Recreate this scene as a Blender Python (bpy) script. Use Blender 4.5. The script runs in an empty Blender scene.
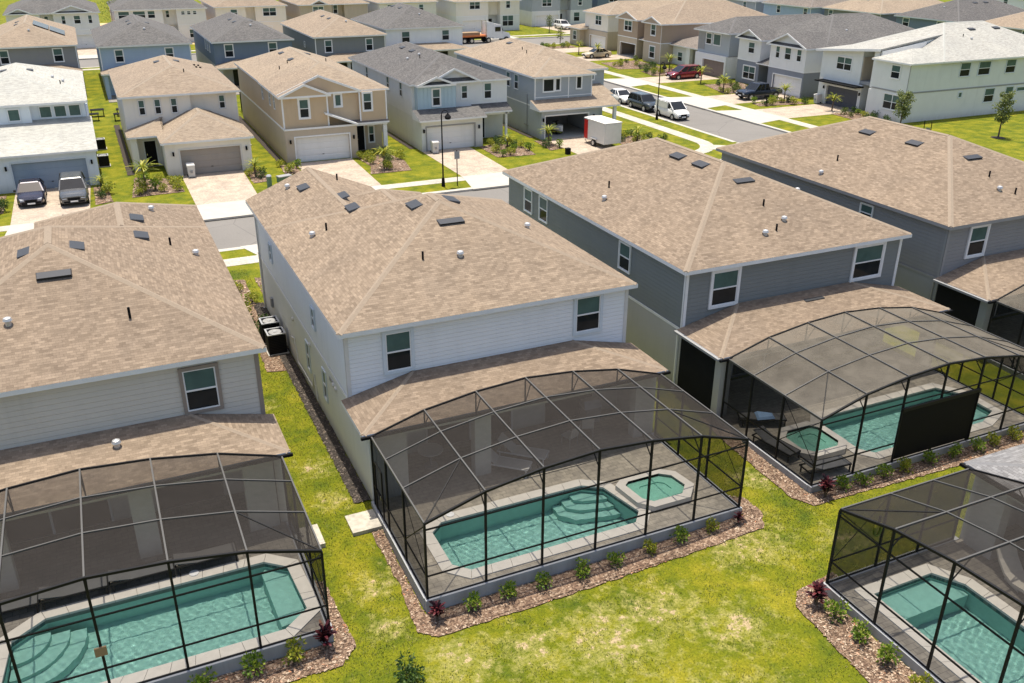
import bpy, math, random
from mathutils import Vector, Matrix
from mathutils.geometry import tessellate_polygon

random.seed(7)
scene = bpy.context.scene
R = math.radians

# ------------------------------------------------------------------ camera
cam_data = bpy.data.cameras.new('camera')
cam = bpy.data.objects.new('camera', cam_data)
scene.collection.objects.link(cam)
CP, CY, CR, CF = (-6.823, -26.821, 18.958), -0.4311, 0.0045, 900.2
_p = 0.43052
cy, sy, cp, sp = math.cos(CY), math.sin(CY), math.cos(_p), math.sin(_p)
F = Vector((-sy * cp, cy * cp, -sp)); Rt = Vector((cy, sy, 0)); Up = Rt.cross(F)
R2 = Rt * math.cos(CR) + Up * math.sin(CR); U2 = -Rt * math.sin(CR) + Up * math.cos(CR)
mw = Matrix(((R2.x, U2.x, -F.x, CP[0]), (R2.y, U2.y, -F.y, CP[1]), (R2.z, U2.z, -F.z, CP[2]), (0, 0, 0, 1)))
cam.matrix_world = mw
cam_data.sensor_width = 36; cam_data.lens = CF / 1024 * 36
cam_data.clip_start = 0.5; cam_data.clip_end = 3000
scene.camera = cam

# ------------------------------------------------------------------ light
SUN_EL = 80
world = bpy.data.worlds.new('World'); scene.world = world; world.use_nodes = True
wn = world.node_tree; bg = wn.nodes['Background']
sky = wn.nodes.new('ShaderNodeTexSky'); sky.sky_type = 'NISHITA'; sky.sun_disc = False
sky.sun_elevation = R(SUN_EL); sky.sun_rotation = 0; sky.air_density = 1.0; sky.dust_density = 3.0; sky.ozone_density = 0.6
wn.links.new(sky.outputs[0], bg.inputs[0]); bg.inputs[1].default_value = 0.148
sd = bpy.data.lights.new('sun', 'SUN'); sd.energy = 4.5; sd.angle = R(0.5); sd.color = (1.0, 0.925, 0.79)
sd.cycles.is_caustics_light = True
sun = bpy.data.objects.new('sun', sd); scene.collection.objects.link(sun)
sun.rotation_euler = (R(-(90 - SUN_EL)), R(0.5), 0); sun.location = (0, 0, 60)
scene.view_settings.view_transform = 'Standard'; scene.view_settings.look = 'None'
scene.view_settings.exposure = 0.42; scene.view_settings.gamma = 1
scene.cycles.transparent_max_bounces = 24
scene.cycles.max_bounces = 6; scene.cycles.diffuse_bounces = 3; scene.cycles.glossy_bounces = 3

# ------------------------------------------------------------------ materials
def newmat(name):
    m = bpy.data.materials.new(name); m.use_nodes = True
    nt = m.node_tree; b = nt.nodes['Principled BSDF']
    return m, nt, b
def N(nt, t, **kw):
    n = nt.nodes.new(t)
    for k, v in kw.items():
        if k.startswith('i_'): n.inputs[int(k[2:])].default_value = v
        else: setattr(n, k, v)
    return n
def L(nt, a, b): nt.links.new(a, b)
def rgba(c): return (c[0], c[1], c[2], 1)
def mix(nt, fac, a, b, blend='MIX'):
    n = nt.nodes.new('ShaderNodeMix'); n.data_type = 'RGBA'; n.blend_type = blend
    for s, v in ((0, fac), (6, a), (7, b)):
        if isinstance(v, (int, float)): n.inputs[s].default_value = v
        elif isinstance(v, tuple): n.inputs[s].default_value = rgba(v)
        else: nt.links.new(v, n.inputs[s])
    return n.outputs[2]
def ramp(nt, src, stops):
    n = nt.nodes.new('ShaderNodeValToRGB'); cr = n.color_ramp
    while len(cr.elements) < len(stops): cr.elements.new(0.5)
    for e, (p, c) in zip(cr.elements, stops):
        e.position = p; e.color = rgba(c) if isinstance(c, tuple) else (c, c, c, 1)
    nt.links.new(src, n.inputs[0]); return n.outputs[0]
def noise(nt, scale, detail=3, vec=None, rough=0.55):
    n = nt.nodes.new('ShaderNodeTexNoise'); n.inputs['Scale'].default_value = scale
    n.inputs['Detail'].default_value = detail; n.inputs['Roughness'].default_value = rough
    if vec is not None: nt.links.new(vec, n.inputs['Vector'])
    return n.outputs[0]
def coord(nt, kind='Object'): return nt.nodes.new('ShaderNodeTexCoord').outputs[kind]
def gpos(nt): return nt.nodes.new('ShaderNodeNewGeometry').outputs['Position']
def bump(nt, h, strength, dist, b):
    n = nt.nodes.new('ShaderNodeBump'); n.inputs['Strength'].default_value = strength; n.inputs['Distance'].default_value = dist
    nt.links.new(h, n.inputs['Height']); nt.links.new(n.outputs[0], b.inputs['Normal'])

def plain(name, c, rough=0.6, metal=0.0, var=0.06, nscale=3.0, spec=None):
    m, nt, b = newmat(name)
    n = noise(nt, nscale, 4, gpos(nt))
    d = tuple(x * (1 - var * 2.2) for x in c); u = tuple(min(1, x * (1 + var)) for x in c)
    L(nt, mix(nt, n, d, u), b.inputs['Base Color'])
    b.inputs['Roughness'].default_value = rough; b.inputs['Metallic'].default_value = metal
    if spec is not None: b.inputs['Specular IOR Level'].default_value = spec
    return m

def shingle(name, c1, c2, dark, w=0.20, h=0.11):
    m, nt, b = newmat(name)
    uv = coord(nt, 'UV')
    br = N(nt, 'ShaderNodeTexBrick', offset=0.5, squash=1.0)
    br.inputs['Scale'].default_value = 1; br.inputs['Brick Width'].default_value = w; br.inputs['Row Height'].default_value = h
    br.inputs['Mortar Size'].default_value = 0.004; br.inputs['Mortar Smooth'].default_value = 0.3
    br.inputs['Color1'].default_value = rgba(c1); br.inputs['Color2'].default_value = rgba(c2); br.inputs['Mortar'].default_value = rgba(dark)
    L(nt, uv, br.inputs['Vector'])
    # second, larger laminated tabs
    b2 = N(nt, 'ShaderNodeTexBrick', offset=0.37)
    b2.inputs['Scale'].default_value = 1; b2.inputs['Brick Width'].default_value = w * 1.73; b2.inputs['Row Height'].default_value = h
    b2.inputs['Mortar Size'].default_value = 0.0; b2.inputs['Color1'].default_value = (0.80, 0.79, 0.785, 1); b2.inputs['Color2'].default_value = (1.08, 1.08, 1.08, 1)
    L(nt, uv, b2.inputs['Vector'])
    col = mix(nt, 0.8, br.outputs[0], b2.outputs[0], 'MULTIPLY')
    g = gpos(nt)
    n1 = noise(nt, 0.35, 4, g); n2 = noise(nt, 60, 2, g)
    col = mix(nt, 1.0, col, ramp(nt, n1, [(0.3, (0.92, 0.92, 0.93)), (0.7, (1.06, 1.05, 1.04))]), 'MULTIPLY')
    col = mix(nt, 1.0, col, ramp(nt, n2, [(0.3, (0.8, 0.8, 0.8)), (0.7, (1.16, 1.16, 1.16))]), 'MULTIPLY')
    mp = N(nt, 'ShaderNodeMapping'); mp.inputs['Scale'].default_value = (1.6, 0.09, 1); L(nt, uv, mp.inputs[0])
    n3 = noise(nt, 1.0, 4, mp.outputs[0])
    col = mix(nt, 1.0, col, ramp(nt, n3, [(0.35, (0.965, 0.965, 0.97)), (0.65, (1.03, 1.025, 1.02))]), 'MULTIPLY')
    oi = nt.nodes.new('ShaderNodeObjectInfo')
    col = mix(nt, 1.0, col, ramp(nt, oi.outputs['Random'], [(0.0, (0.94, 0.93, 0.93)), (1.0, (1.06, 1.06, 1.05))]), 'MULTIPLY')
    L(nt, col, b.inputs['Base Color'])
    b.inputs['Roughness'].default_value = 0.92; b.inputs['Specular IOR Level'].default_value = 0.2
    # saw-tooth courses
    sep = N(nt, 'ShaderNodeSeparateXYZ'); L(nt, uv, sep.inputs[0])
    dv = N(nt, 'ShaderNodeMath', operation='DIVIDE'); L(nt, sep.outputs[1], dv.inputs[0]); dv.inputs[1].default_value = h
    fr = N(nt, 'ShaderNodeMath', operation='FRACT'); L(nt, dv.outputs[0], fr.inputs[0])
    ad = N(nt, 'ShaderNodeMath', operation='SUBTRACT'); L(nt, b2.outputs[0], ad.inputs[0]); L(nt, fr.outputs[0], ad.inputs[1])
    bump(nt, ad.outputs[0], 0.6, 0.014, b)
    return m

def siding(name, c, step=0.19, vertical=False, depth=0.012):
    m, nt, b = newmat(name)
    uv = coord(nt, 'UV'); sep = N(nt, 'ShaderNodeSeparateXYZ'); L(nt, uv, sep.inputs[0])
    dv = N(nt, 'ShaderNodeMath', operation='DIVIDE'); L(nt, sep.outputs[0 if vertical else 1], dv.inputs[0]); dv.inputs[1].default_value = step
    fr = N(nt, 'ShaderNodeMath', operation='FRACT'); L(nt, dv.outputs[0], fr.inputs[0])
    g = gpos(nt); n = noise(nt, 1.3, 4, g)
    mp = N(nt, 'ShaderNodeMapping'); mp.inputs['Scale'].default_value = (1.8, 1.8, 0.15); L(nt, g, mp.inputs[0]); st = noise(nt, 1.0, 5, mp.outputs[0], 0.7)
    base = mix(nt, n, tuple(x * 0.93 for x in c), tuple(min(1, x * 1.04) for x in c))
    base = mix(nt, ramp(nt, st, [(0.52, 0.0), (0.8, 0.4)]), base, tuple(x * 0.75 for x in c))
    if vertical:
        e = ramp(nt, fr.outputs[0], [(0.0, 1.0), (0.10, 1.0), (0.14, 0.0), (1.0, 0.0)])
        L(nt, base, b.inputs['Base Color']); bump(nt, e, 1.0, 0.03, b)
    else:
        e = ramp(nt, fr.outputs[0], [(0.0, 0.0), (0.07, 1.0), (1.0, 0.35)])
        # the narrow open joint under each board is slightly darker
        L(nt, mix(nt, ramp(nt, fr.outputs[0], [(0.0, 1.0), (0.08, 0.0), (1.0, 0.0)]), base, tuple(x * 0.90 for x in c)), b.inputs['Base Color'])
        bump(nt, e, 0.9, depth, b)
    b.inputs['Roughness'].default_value = 0.7
    return m

def stucco(name, c):
    m, nt, b = newmat(name); g = gpos(nt)
    n = noise(nt, 0.8, 5, g); mp = N(nt, 'ShaderNodeMapping'); mp.inputs['Scale'].default_value = (2.2, 2.2, 0.18); L(nt, g, mp.inputs[0])
    st = noise(nt, 1.0, 5, mp.outputs[0], 0.7)
    sz = N(nt, 'ShaderNodeSeparateXYZ'); L(nt, g, sz.inputs[0]); mr = N(nt, 'ShaderNodeMapRange'); L(nt, sz.outputs[2], mr.inputs[0]); mr.inputs[1].default_value = 0.7; mr.inputs[2].default_value = 0.0
    sp = N(nt, 'ShaderNodeMath', operation='MULTIPLY'); L(nt, mr.outputs[0], sp.inputs[0]); L(nt, st, sp.inputs[1])   # soil splashed on the foot of the wall
    cc = mix(nt, n, tuple(x * 0.9 for x in c), tuple(min(1, x * 1.05) for x in c))
    cc = mix(nt, ramp(nt, st, [(0.55, 0.0), (0.8, 0.35)]), cc, tuple(x * 0.68 for x in c))
    cc = mix(nt, sp.outputs[0], cc, tuple(x * 0.55 for x in (c[0], c[1] * .93, c[2] * .82)))
    L(nt, cc, b.inputs['Base Color'])
    bump(nt, noise(nt, 40, 3, g), 0.4, 0.01, b); b.inputs['Roughness'].default_value = 0.9
    return m

def glass(name, c, rough=0.06):
    m, nt, b = newmat(name)
    L(nt, mix(nt, noise(nt, 1.7, 2, gpos(nt)), tuple(x * 0.6 for x in c), tuple(x * 1.3 for x in c)), b.inputs['Base Color'])
    b.inputs['Roughness'].default_value = rough; b.inputs['Specular IOR Level'].default_value = 0.14
    return m

M = {}
TAN1, TAN2 = (0.284, 0.223, 0.165), (0.198, 0.153, 0.112)
M['shingle_tan'] = shingle('tan_shingle', TAN1, TAN2, (0.17, 0.135, 0.10))
M['shingle_buff'] = shingle('buff_shingle', (0.325, 0.265, 0.20), (0.26, 0.207, 0.155), (0.17, 0.135, 0.10))
M['shingle_dark'] = shingle('charcoal_shingle', (0.16, 0.155, 0.15), (0.10, 0.098, 0.097), (0.05, 0.05, 0.05))
M['shingle_grey'] = shingle('grey_shingle', (0.26, 0.26, 0.265), (0.17, 0.17, 0.175), (0.08, 0.08, 0.08))
M['shingle_white'] = shingle('pale_shingle', (0.44, 0.44, 0.405), (0.375, 0.375, 0.345), (0.27, 0.27, 0.245))
M['shingle_brown'] = shingle('brown_shingle', (0.24, 0.21, 0.18), (0.16, 0.14, 0.125), (0.08, 0.07, 0.06))
for _k, _c in (('tan', (0.285, 0.226, 0.168)), ('buff', (0.31, 0.255, 0.195)), ('dark', (0.135, 0.13, 0.127)), ('grey', (0.21, 0.21, 0.215)), ('white', (0.41, 0.415, 0.385)), ('brown', (0.20, 0.175, 0.155))):
    M['cap_shingle_' + _k] = plain('ridge_cap_' + _k, _c, 0.92, 0, 0.12, 9)
M['siding_white'] = siding('white_siding', (0.80, 0.815, 0.82), 0.17)
M['siding_cream'] = siding('cream_siding', (0.58, 0.55, 0.49))
M['siding_slate'] = siding('slate_siding', (0.205, 0.222, 0.218))
M['siding_grey'] = siding('grey_siding', (0.262, 0.262, 0.262))
M['siding_taupe'] = siding('taupe_siding', (0.40, 0.30, 0.215))
M['siding_lightblue'] = siding('light_blue_siding', (0.34, 0.44, 0.56))
M['siding_dusk'] = siding('dusk_blue_siding', (0.15, 0.20, 0.255))
M['siding_bluegrey'] = siding('blue_grey_siding', (0.36, 0.39, 0.41))
M['batten_blue'] = siding('blue_batten', (0.42, 0.54, 0.60), 0.4, True)
M['stucco_white'] = stucco('white_stucco', (0.74, 0.74, 0.72))
M['stucco_cream'] = stucco('cream_stucco', (0.80, 0.75, 0.66))
M['stucco_mist'] = stucco('mist_stucco', (0.72, 0.78, 0.82))
M['stucco_sage'] = stucco('sage_stucco', (0.69, 0.69, 0.65))
M['stucco_greygreen'] = stucco('grey_green_stucco', (0.46, 0.45, 0.43))
M['stucco_tan'] = stucco('tan_stucco', (0.55, 0.42, 0.28))
M['stucco_tan2'] = stucco('sand_stucco', (0.50, 0.42, 0.32))
M['stucco_grey'] = stucco('grey_stucco', (0.30, 0.31, 0.32))
M['stucco_green'] = stucco('pale_green_stucco', (0.72, 0.74, 0.71))
M['stucco_bluegrey'] = stucco('blue_grey_stucco', (0.40, 0.43, 0.45))
M['stucco_slate'] = stucco('slate_stucco', (0.22, 0.24, 0.28))
M['curb'] = stucco('curb_stucco', (0.43, 0.45, 0.48))
M['white'] = plain('white_paint', (0.80, 0.80, 0.79), 0.5)
M['offwhite'] = plain('off_white_paint', (0.66, 0.64, 0.60), 0.6)
M['greytrim'] = plain('grey_trim', (0.30, 0.30, 0.30), 0.6)
M['taupetrim'] = plain('taupe_trim', (0.27, 0.225, 0.19), 0.6)
M['paleblue'] = plain('pale_blue_trim', (0.62, 0.68, 0.72), 0.6)
M['garage_white'] = siding('white_garage_panel', (0.78, 0.77, 0.74), 0.53)
M['garage_beige'] = siding('beige_garage_panel', (0.34, 0.30, 0.26), 0.53)
M['garage_blue'] = siding('blue_garage_panel', (0.30, 0.37, 0.44), 0.53)
M['garage_brown'] = siding('brown_garage_panel', (0.19, 0.15, 0.13), 0.53)
M['garage_dark'] = siding('dark_garage_panel', (0.08, 0.085, 0.1), 0.53)
M['void'] = plain('dark_interior', (0.03, 0.03, 0.032), 0.9)
M['black'] = plain('black_paint', (0.009, 0.009, 0.010), 0.7, spec=0.12)
M['bronze'] = plain('bronze_aluminium', (0.011, 0.011, 0.012), 0.55, 0.0, spec=0.2)
M['bronze_sunlit'] = plain('sunlit_bronze_aluminium', (0.085, 0.082, 0.076), 0.5, 0.0)  # lighter copy of the post metal: overhead sun on roof members put into the colour
M['vent'] = plain('roof_vent_metal', (0.035, 0.037, 0.042), 0.5, 0.0)
M['galv'] = plain('galvanised_metal', (0.55, 0.55, 0.55), 0.4, 0.5)
M['chrome'] = plain('bright_metal', (0.6, 0.6, 0.6), 0.25, 0.9)
M['glass_dark'] = glass('dark_window_glass', (0.018, 0.022, 0.024))
M['glass_blind'] = glass('blind_behind_glass', (0.085, 0.14, 0.125), 0.12)
M['glass_car'] = glass('car_glass', (0.012, 0.014, 0.016), 0.04); M['glass_car'].node_tree.nodes['Principled BSDF'].inputs['Specular IOR Level'].default_value = 0.5
M['rubber'] = plain('tyre_rubber', (0.02, 0.02, 0.02), 0.85)
M['concrete'] = plain('concrete', (0.45, 0.425, 0.375), 0.9, 0, 0.07, 1.2)
M['coping'] = plain('pale_coping', (0.64, 0.60, 0.53), 0.8, 0, 0.07, 4)
M['terracotta'] = plain('orange_paint', (0.55, 0.16, 0.04), 0.6)
M['red'] = plain('red_paint', (0.5, 0.02, 0.015), 0.35)
M['lamp_red'] = plain('tail_lamp_red', (0.35, 0.01, 0.01), 0.2)
M['lamp_clear'] = plain('head_lamp_glass', (0.75, 0.77, 0.8), 0.1)
M['fabric_white'] = plain('white_mesh_fabric', (0.62, 0.60, 0.55), 0.8)
M['fabric_grey'] = plain('grey_mesh_fabric', (0.12, 0.12, 0.12), 0.8)
M['blue_cloth'] = plain('blue_towel', (0.25, 0.40, 0.62), 0.9)
M['green_box'] = plain('utility_green', (0.12, 0.20, 0.12), 0.6)
M['bark'] = plain('bark', (0.13, 0.095, 0.065), 0.95, 0, 0.2, 12)
M['wood'] = plain('weathered_wood', (0.30, 0.20, 0.11), 0.8)
M['solar'] = plain('solar_cell_blue', (0.05, 0.07, 0.11), 0.15, 0.2)
M['bin'] = plain('bin_plastic', (0.62, 0.61, 0.58), 0.6)

def carpaint(name, c, metal=0.3):
    m, nt, b = newmat(name); b.inputs['Base Color'].default_value = rgba(c)
    n = noise(nt, 0.9, 2, gpos(nt)); L(nt, ramp(nt, n, [(0.3, 0.20), (0.7, 0.34)]), b.inputs['Roughness'])
    b.inputs['Metallic'].default_value = metal; b.inputs['Coat Weight'].default_value = 0.6; b.inputs['Coat Roughness'].default_value = 0.08
    return m
M['car_black'] = carpaint('deep_purple_black_paint', (0.018, 0.014, 0.03))
M['car_grey'] = carpaint('graphite_paint', (0.09, 0.095, 0.10))
M['car_dark'] = carpaint('dark_green_grey_paint', (0.035, 0.045, 0.05))
M['car_white'] = carpaint('white_car_paint', (0.78, 0.77, 0.74), 0.0)
M['car_red'] = carpaint('dark_red_paint', (0.20, 0.012, 0.018))
M['car_navy'] = carpaint('navy_paint', (0.012, 0.02, 0.04))
M['car_beige'] = carpaint('beige_paint', (0.55, 0.45, 0.30), 0.0)

def brickmat(name, c1, c2, mort, w, h, ms=0.01, rough=0.85, big=True):
    m, nt, b = newmat(name); g = gpos(nt)
    br = N(nt, 'ShaderNodeTexBrick', offset=0.5); br.inputs['Scale'].default_value = 1
    br.inputs['Brick Width'].default_value = w; br.inputs['Row Height'].default_value = h; br.inputs['Mortar Size'].default_value = ms
    br.inputs['Color1'].default_value = rgba(c1); br.inputs['Color2'].default_value = rgba(c2); br.inputs['Mortar'].default_value = rgba(mort)
    L(nt, g, br.inputs['Vector'])
    n = noise(nt, 0.9, 5, g)
    col = mix(nt, 1.0, br.outputs[0], ramp(nt, n, [(0.3, (0.74, 0.74, 0.75)), (0.7, (1.12, 1.12, 1.1))]), 'MULTIPLY')
    n2 = noise(nt, 5.5, 3, g)
    col = mix(nt, 1.0, col, ramp(nt, n2, [(0.35, (0.82, 0.82, 0.82)), (0.65, (1.1, 1.1, 1.1))]), 'MULTIPLY')
    L(nt, col, b.inputs['Base Color']); b.inputs['Roughness'].default_value = rough
    return m
M['deck_paver'] = brickmat('grey_deck_paver', (0.40, 0.355, 0.285), (0.33, 0.295, 0.24), (0.24, 0.215, 0.175), 0.4, 0.2)
M['deck_paver_dark'] = brickmat('charcoal_deck_paver', (0.30, 0.27, 0.225), (0.22, 0.20, 0.172), (0.15, 0.135, 0.12), 0.4, 0.2)
M['drive_paver'] = brickmat('pink_drive_paver', (0.50, 0.415, 0.325), (0.42, 0.34, 0.265), (0.31, 0.25, 0.2), 0.22, 0.11, 0.006)

# asphalt
m, nt, b = newmat('asphalt'); g = gpos(nt)
c = mix(nt, noise(nt, 0.25, 5, g), (0.155, 0.145, 0.132), (0.215, 0.20, 0.182))
c = mix(nt, 1.0, c, ramp(nt, noise(nt, 30, 3, g), [(0.3, (0.85, 0.85, 0.85)), (0.7, (1.12, 1.12, 1.12))]), 'MULTIPLY')
mp = N(nt, 'ShaderNodeMapping'); mp.inputs['Scale'].default_value = (0.5, 0.5, 1); L(nt, g, mp.inputs[0])
vo = N(nt, 'ShaderNodeTexVoronoi', feature='DISTANCE_TO_EDGE'); vo.inputs['Scale'].default_value = 0.16; L(nt, g, vo.inputs['Vector'])
c = mix(nt, ramp(nt, vo.outputs['Distance'], [(0.0, 0.55), (0.006, 0.0)]), c, (0.06, 0.058, 0.055))
c = mix(nt, ramp(nt, noise(nt, 0.9, 5, g, 0.7), [(0.62, 0.0), (0.75, 0.4)]), c, (0.09, 0.085, 0.08))
L(nt, c, b.inputs['Base Color']); b.inputs['Roughness'].default_value = 0.9; M['asphalt'] = m

# sidewalk with joints
M['walk'] = brickmat('sidewalk_concrete', (0.49, 0.455, 0.385), (0.465, 0.43, 0.365), (0.33, 0.30, 0.26), 1.5, 1.5, 0.015)

# grass: healthy, yellowing and bare patches
def grassmat(name, near=True):
    m, nt, b = newmat(name); g = gpos(nt)
    n1 = noise(nt, 0.16, 5, g); n2 = noise(nt, 0.75, 6, g, 0.65); n3 = noise(nt, 14, 4, g, 0.7); n4 = noise(nt, 2.6, 5, g, 0.7)
    col = ramp(nt, n2, [(0.28, (0.050, 0.088, 0.009)), (0.50, (0.145, 0.160, 0.008)), (0.70, (0.250, 0.226, 0.020))])
    # position-driven dryness (worn strip behind the centre lots)
    sep = N(nt, 'ShaderNodeSeparateXYZ'); L(nt, g, sep.inputs[0])
    def blob(cx, cyy, r):
        v = N(nt, 'ShaderNodeVectorMath', operation='DISTANCE'); L(nt, g, v.inputs[0]); v.inputs[1].default_value = (cx, cyy, -0.2)
        q = N(nt, 'ShaderNodeMapRange'); L(nt, v.outputs['Value'], q.inputs[0]); q.inputs[1].default_value = r; q.inputs[2].default_value = 0
        q.inputs[3].default_value = 0; q.inputs[4].default_value = 1; q.clamp = True
        return q.outputs[0]
    acc = None
    for (x, y, r) in ((4.5, -9.2, 3.0), (6.5, -8.7, 2.2), (2.2, -8.6, 1.8), (8.3, -10.3, 2.0), (11.2, -7.2, 2.6), (0.2, -8.2, 2.0), (-1.2, -4.0, 1.3), (-1.3, 0.8, 1.2), (-1.4, 3.2, 1.3), (-2.4, 9, 1.0), (13.6, -4.2, 1.3), (14.2, -8.6, 1.4), (-1.4, -6.0, 1.1), (6, -13.5, 3.5)):
        q = blob(x, y, r)
        if acc is None: acc = q
        else:
            a = N(nt, 'ShaderNodeMath', operation='MAXIMUM'); L(nt, acc, a.inputs[0]); L(nt, q, a.inputs[1]); acc = a.outputs[0]
    a = N(nt, 'ShaderNodeMath', operation='MULTIPLY_ADD'); L(nt, acc, a.inputs[0]); a.inputs[1].default_value = 0.295
    L(nt, n4, a.inputs[2])
    straw = mix(nt, n3, (0.21, 0.22, 0.05), (0.38, 0.33, 0.13))
    bare = mix(nt, n3, (0.34, 0.25, 0.16), (0.52, 0.40, 0.28))
    col = mix(nt, ramp(nt, a.outputs[0], [(0.60, 0.0), (0.76, 0.75)]), col, straw)
    col = mix(nt, ramp(nt, a.outputs[0], [(0.775, 0.0), (0.84, 0.95)]), col, bare)
    col = mix(nt, 1.0, col, ramp(nt, n3, [(0.25, (0.50, 0.56, 0.45)), (0.75, (1.42, 1.36, 1.35))]), 'MULTIPLY')
    col = mix(nt, 1.0, col, ramp(nt, n1, [(0.3, (0.85, 0.9, 0.8)), (0.7, (1.15, 1.08, 1.1))]), 'MULTIPLY')
    # bare sand round the far lots
    sa = N(nt, 'ShaderNodeMath', operation='GREATER_THAN'); L(nt, sep.outputs[1], sa.inputs[0]); sa.inputs[1].default_value = 148.5
    sb = N(nt, 'ShaderNodeMath', operation='LESS_THAN'); L(nt, sep.outputs[1], sb.inputs[0]); sb.inputs[1].default_value = 196
    sc_ = N(nt, 'ShaderNodeMath', operation='LESS_THAN'); L(nt, sep.outputs[0], sc_.inputs[0]); sc_.inputs[1].default_value = 30
    s1 = N(nt, 'ShaderNodeMath', operation='MULTIPLY'); L(nt, sa.outputs[0], s1.inputs[0]); L(nt, sb.outputs[0], s1.inputs[1])
    s2 = N(nt, 'ShaderNodeMath', operation='MULTIPLY'); L(nt, s1.outputs[0], s2.inputs[0]); L(nt, sc_.outputs[0], s2.inputs[1])
    col = mix(nt, s2.outputs[0], col, (0.62, 0.42, 0.22))
    L(nt, col, b.inputs['Base Color']); b.inputs['Roughness'].default_value = 0.9; b.inputs['Specular IOR Level'].default_value = 0.15
    bump(nt, n3, 0.8, 0.06, b)
    return m
M['grass'] = grassmat('lawn')
m, nt, b = newmat('grass_blade'); n = noise(nt, 1.2, 4, gpos(nt)); oi = nt.nodes.new('ShaderNodeNewGeometry').outputs['Random Per Island']
c = ramp(nt, oi, [(0.0, (0.05, 0.09, 0.01)), (0.45, (0.115, 0.155, 0.016)), (0.8, (0.22, 0.222, 0.035)), (1.0, (0.38, 0.33, 0.14))])
c = mix(nt, 1.0, c, ramp(nt, n, [(0.3, (0.75, 0.85, 0.8)), (0.7, (1.2, 1.1, 1.1))]), 'MULTIPLY')
L(nt, c, b.inputs['Base Color']); b.inputs['Roughness'].default_value = 0.8; M['blade'] = m

# mulch
m, nt, b = newmat('mulch'); g = gpos(nt)
vo = N(nt, 'ShaderNodeTexVoronoi'); vo.inputs['Scale'].default_value = 17; L(nt, g, vo.inputs['Vector'])
c = ramp(nt, vo.outputs['Color'], [(0.0, (0.05, 0.03, 0.02)), (0.4, (0.15, 0.095, 0.062)), (0.7, (0.26, 0.18, 0.12)), (1.0, (0.44, 0.35, 0.26))])
c = mix(nt, 1.0, c, ramp(nt, noise(nt, 1.1, 4, g), [(0.3, (0.8, 0.8, 0.8)), (0.7, (1.15, 1.1, 1.1))]), 'MULTIPLY')
L(nt, c, b.inputs['Base Color']); b.inputs['Roughness'].default_value = 0.95; bump(nt, vo.outputs['Distance'], 0.8, 0.05, b); M['mulch'] = m
m, nt, b = newmat('mulch_chip'); oi = nt.nodes.new('ShaderNodeNewGeometry').outputs['Random Per Island']
L(nt, ramp(nt, oi, [(0.0, (0.06, 0.035, 0.022)), (0.4, (0.18, 0.11, 0.072)), (0.7, (0.30, 0.21, 0.145)), (0.93, (0.52, 0.42, 0.32)), (1.0, (0.40, 0.15, 0.06))]), b.inputs['Base Color'])
b.inputs['Roughness'].default_value = 0.9; M['chip'] = m
m, nt, b = newmat('dark_rock'); oi = nt.nodes.new('ShaderNodeNewGeometry').outputs['Random Per Island']
L(nt, ramp(nt, oi, [(0.0, (0.02, 0.018, 0.016)), (0.8, (0.07, 0.055, 0.045)), (1.0, (0.2, 0.16, 0.13))]), b.inputs['Base Color'])
b.inputs['Roughness'].default_value = 0.9; M['rock'] = m
M['darkmulch'] = plain('dark_mulch', (0.05, 0.038, 0.03), 0.95, 0, 0.3, 12)

# leaves
def leafmat(name, stops):
    m, nt, b = newmat(name); oi = nt.nodes.new('ShaderNodeNewGeometry').outputs['Random Per Island']
    L(nt, ramp(nt, oi, stops), b.inputs['Base Color']); b.inputs['Roughness'].default_value = 0.5
    b.inputs['Specular IOR Level'].default_value = 0.35
    tr = N(nt, 'ShaderNodeBsdfTranslucent'); L(nt, ramp(nt, oi, [(p, tuple(min(1, x * 1.3) for x in c)) for p, c in stops]), tr.inputs[0])
    ms = N(nt, 'ShaderNodeMixShader'); ms.inputs[0].default_value = 0.3
    out = nt.nodes['Material Output']; L(nt, b.outputs[0], ms.inputs[1]); L(nt, tr.outputs[0], ms.inputs[2]); L(nt, ms.outputs[0], out.inputs[0])
    return m
M['leaf'] = leafmat('fresh_green_leaf', [(0, (0.05, 0.11, 0.014)), (0.5, (0.15, 0.24, 0.025)), (1, (0.34, 0.40, 0.05))])
M['leaf_yellow'] = leafmat('yellow_green_leaf', [(0, (0.10, 0.15, 0.015)), (0.5, (0.26, 0.29, 0.03)), (1, (0.50, 0.45, 0.06))])
M['leaf_dark'] = leafmat('deep_green_leaf', [(0, (0.02, 0.045, 0.012)), (0.6, (0.05, 0.10, 0.02)), (1, (0.12, 0.18, 0.04))])
M['leaf_red'] = leafmat('crimson_leaf', [(0, (0.02, 0.008, 0.012)), (0.6, (0.075, 0.012, 0.022)), (0.9, (0.20, 0.045, 0.05)), (1, (0.30, 0.16, 0.09))])
M['leaf_olive'] = leafmat('olive_leaf', [(0, (0.05, 0.08, 0.02)), (0.6, (0.12, 0.16, 0.04)), (1, (0.22, 0.26, 0.07))])

M['leaf_pale'] = leafmat('pale_olive_leaf', [(0, (0.09, 0.12, 0.04)), (0.6, (0.20, 0.24, 0.08)), (1, (0.34, 0.36, 0.13))])

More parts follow.
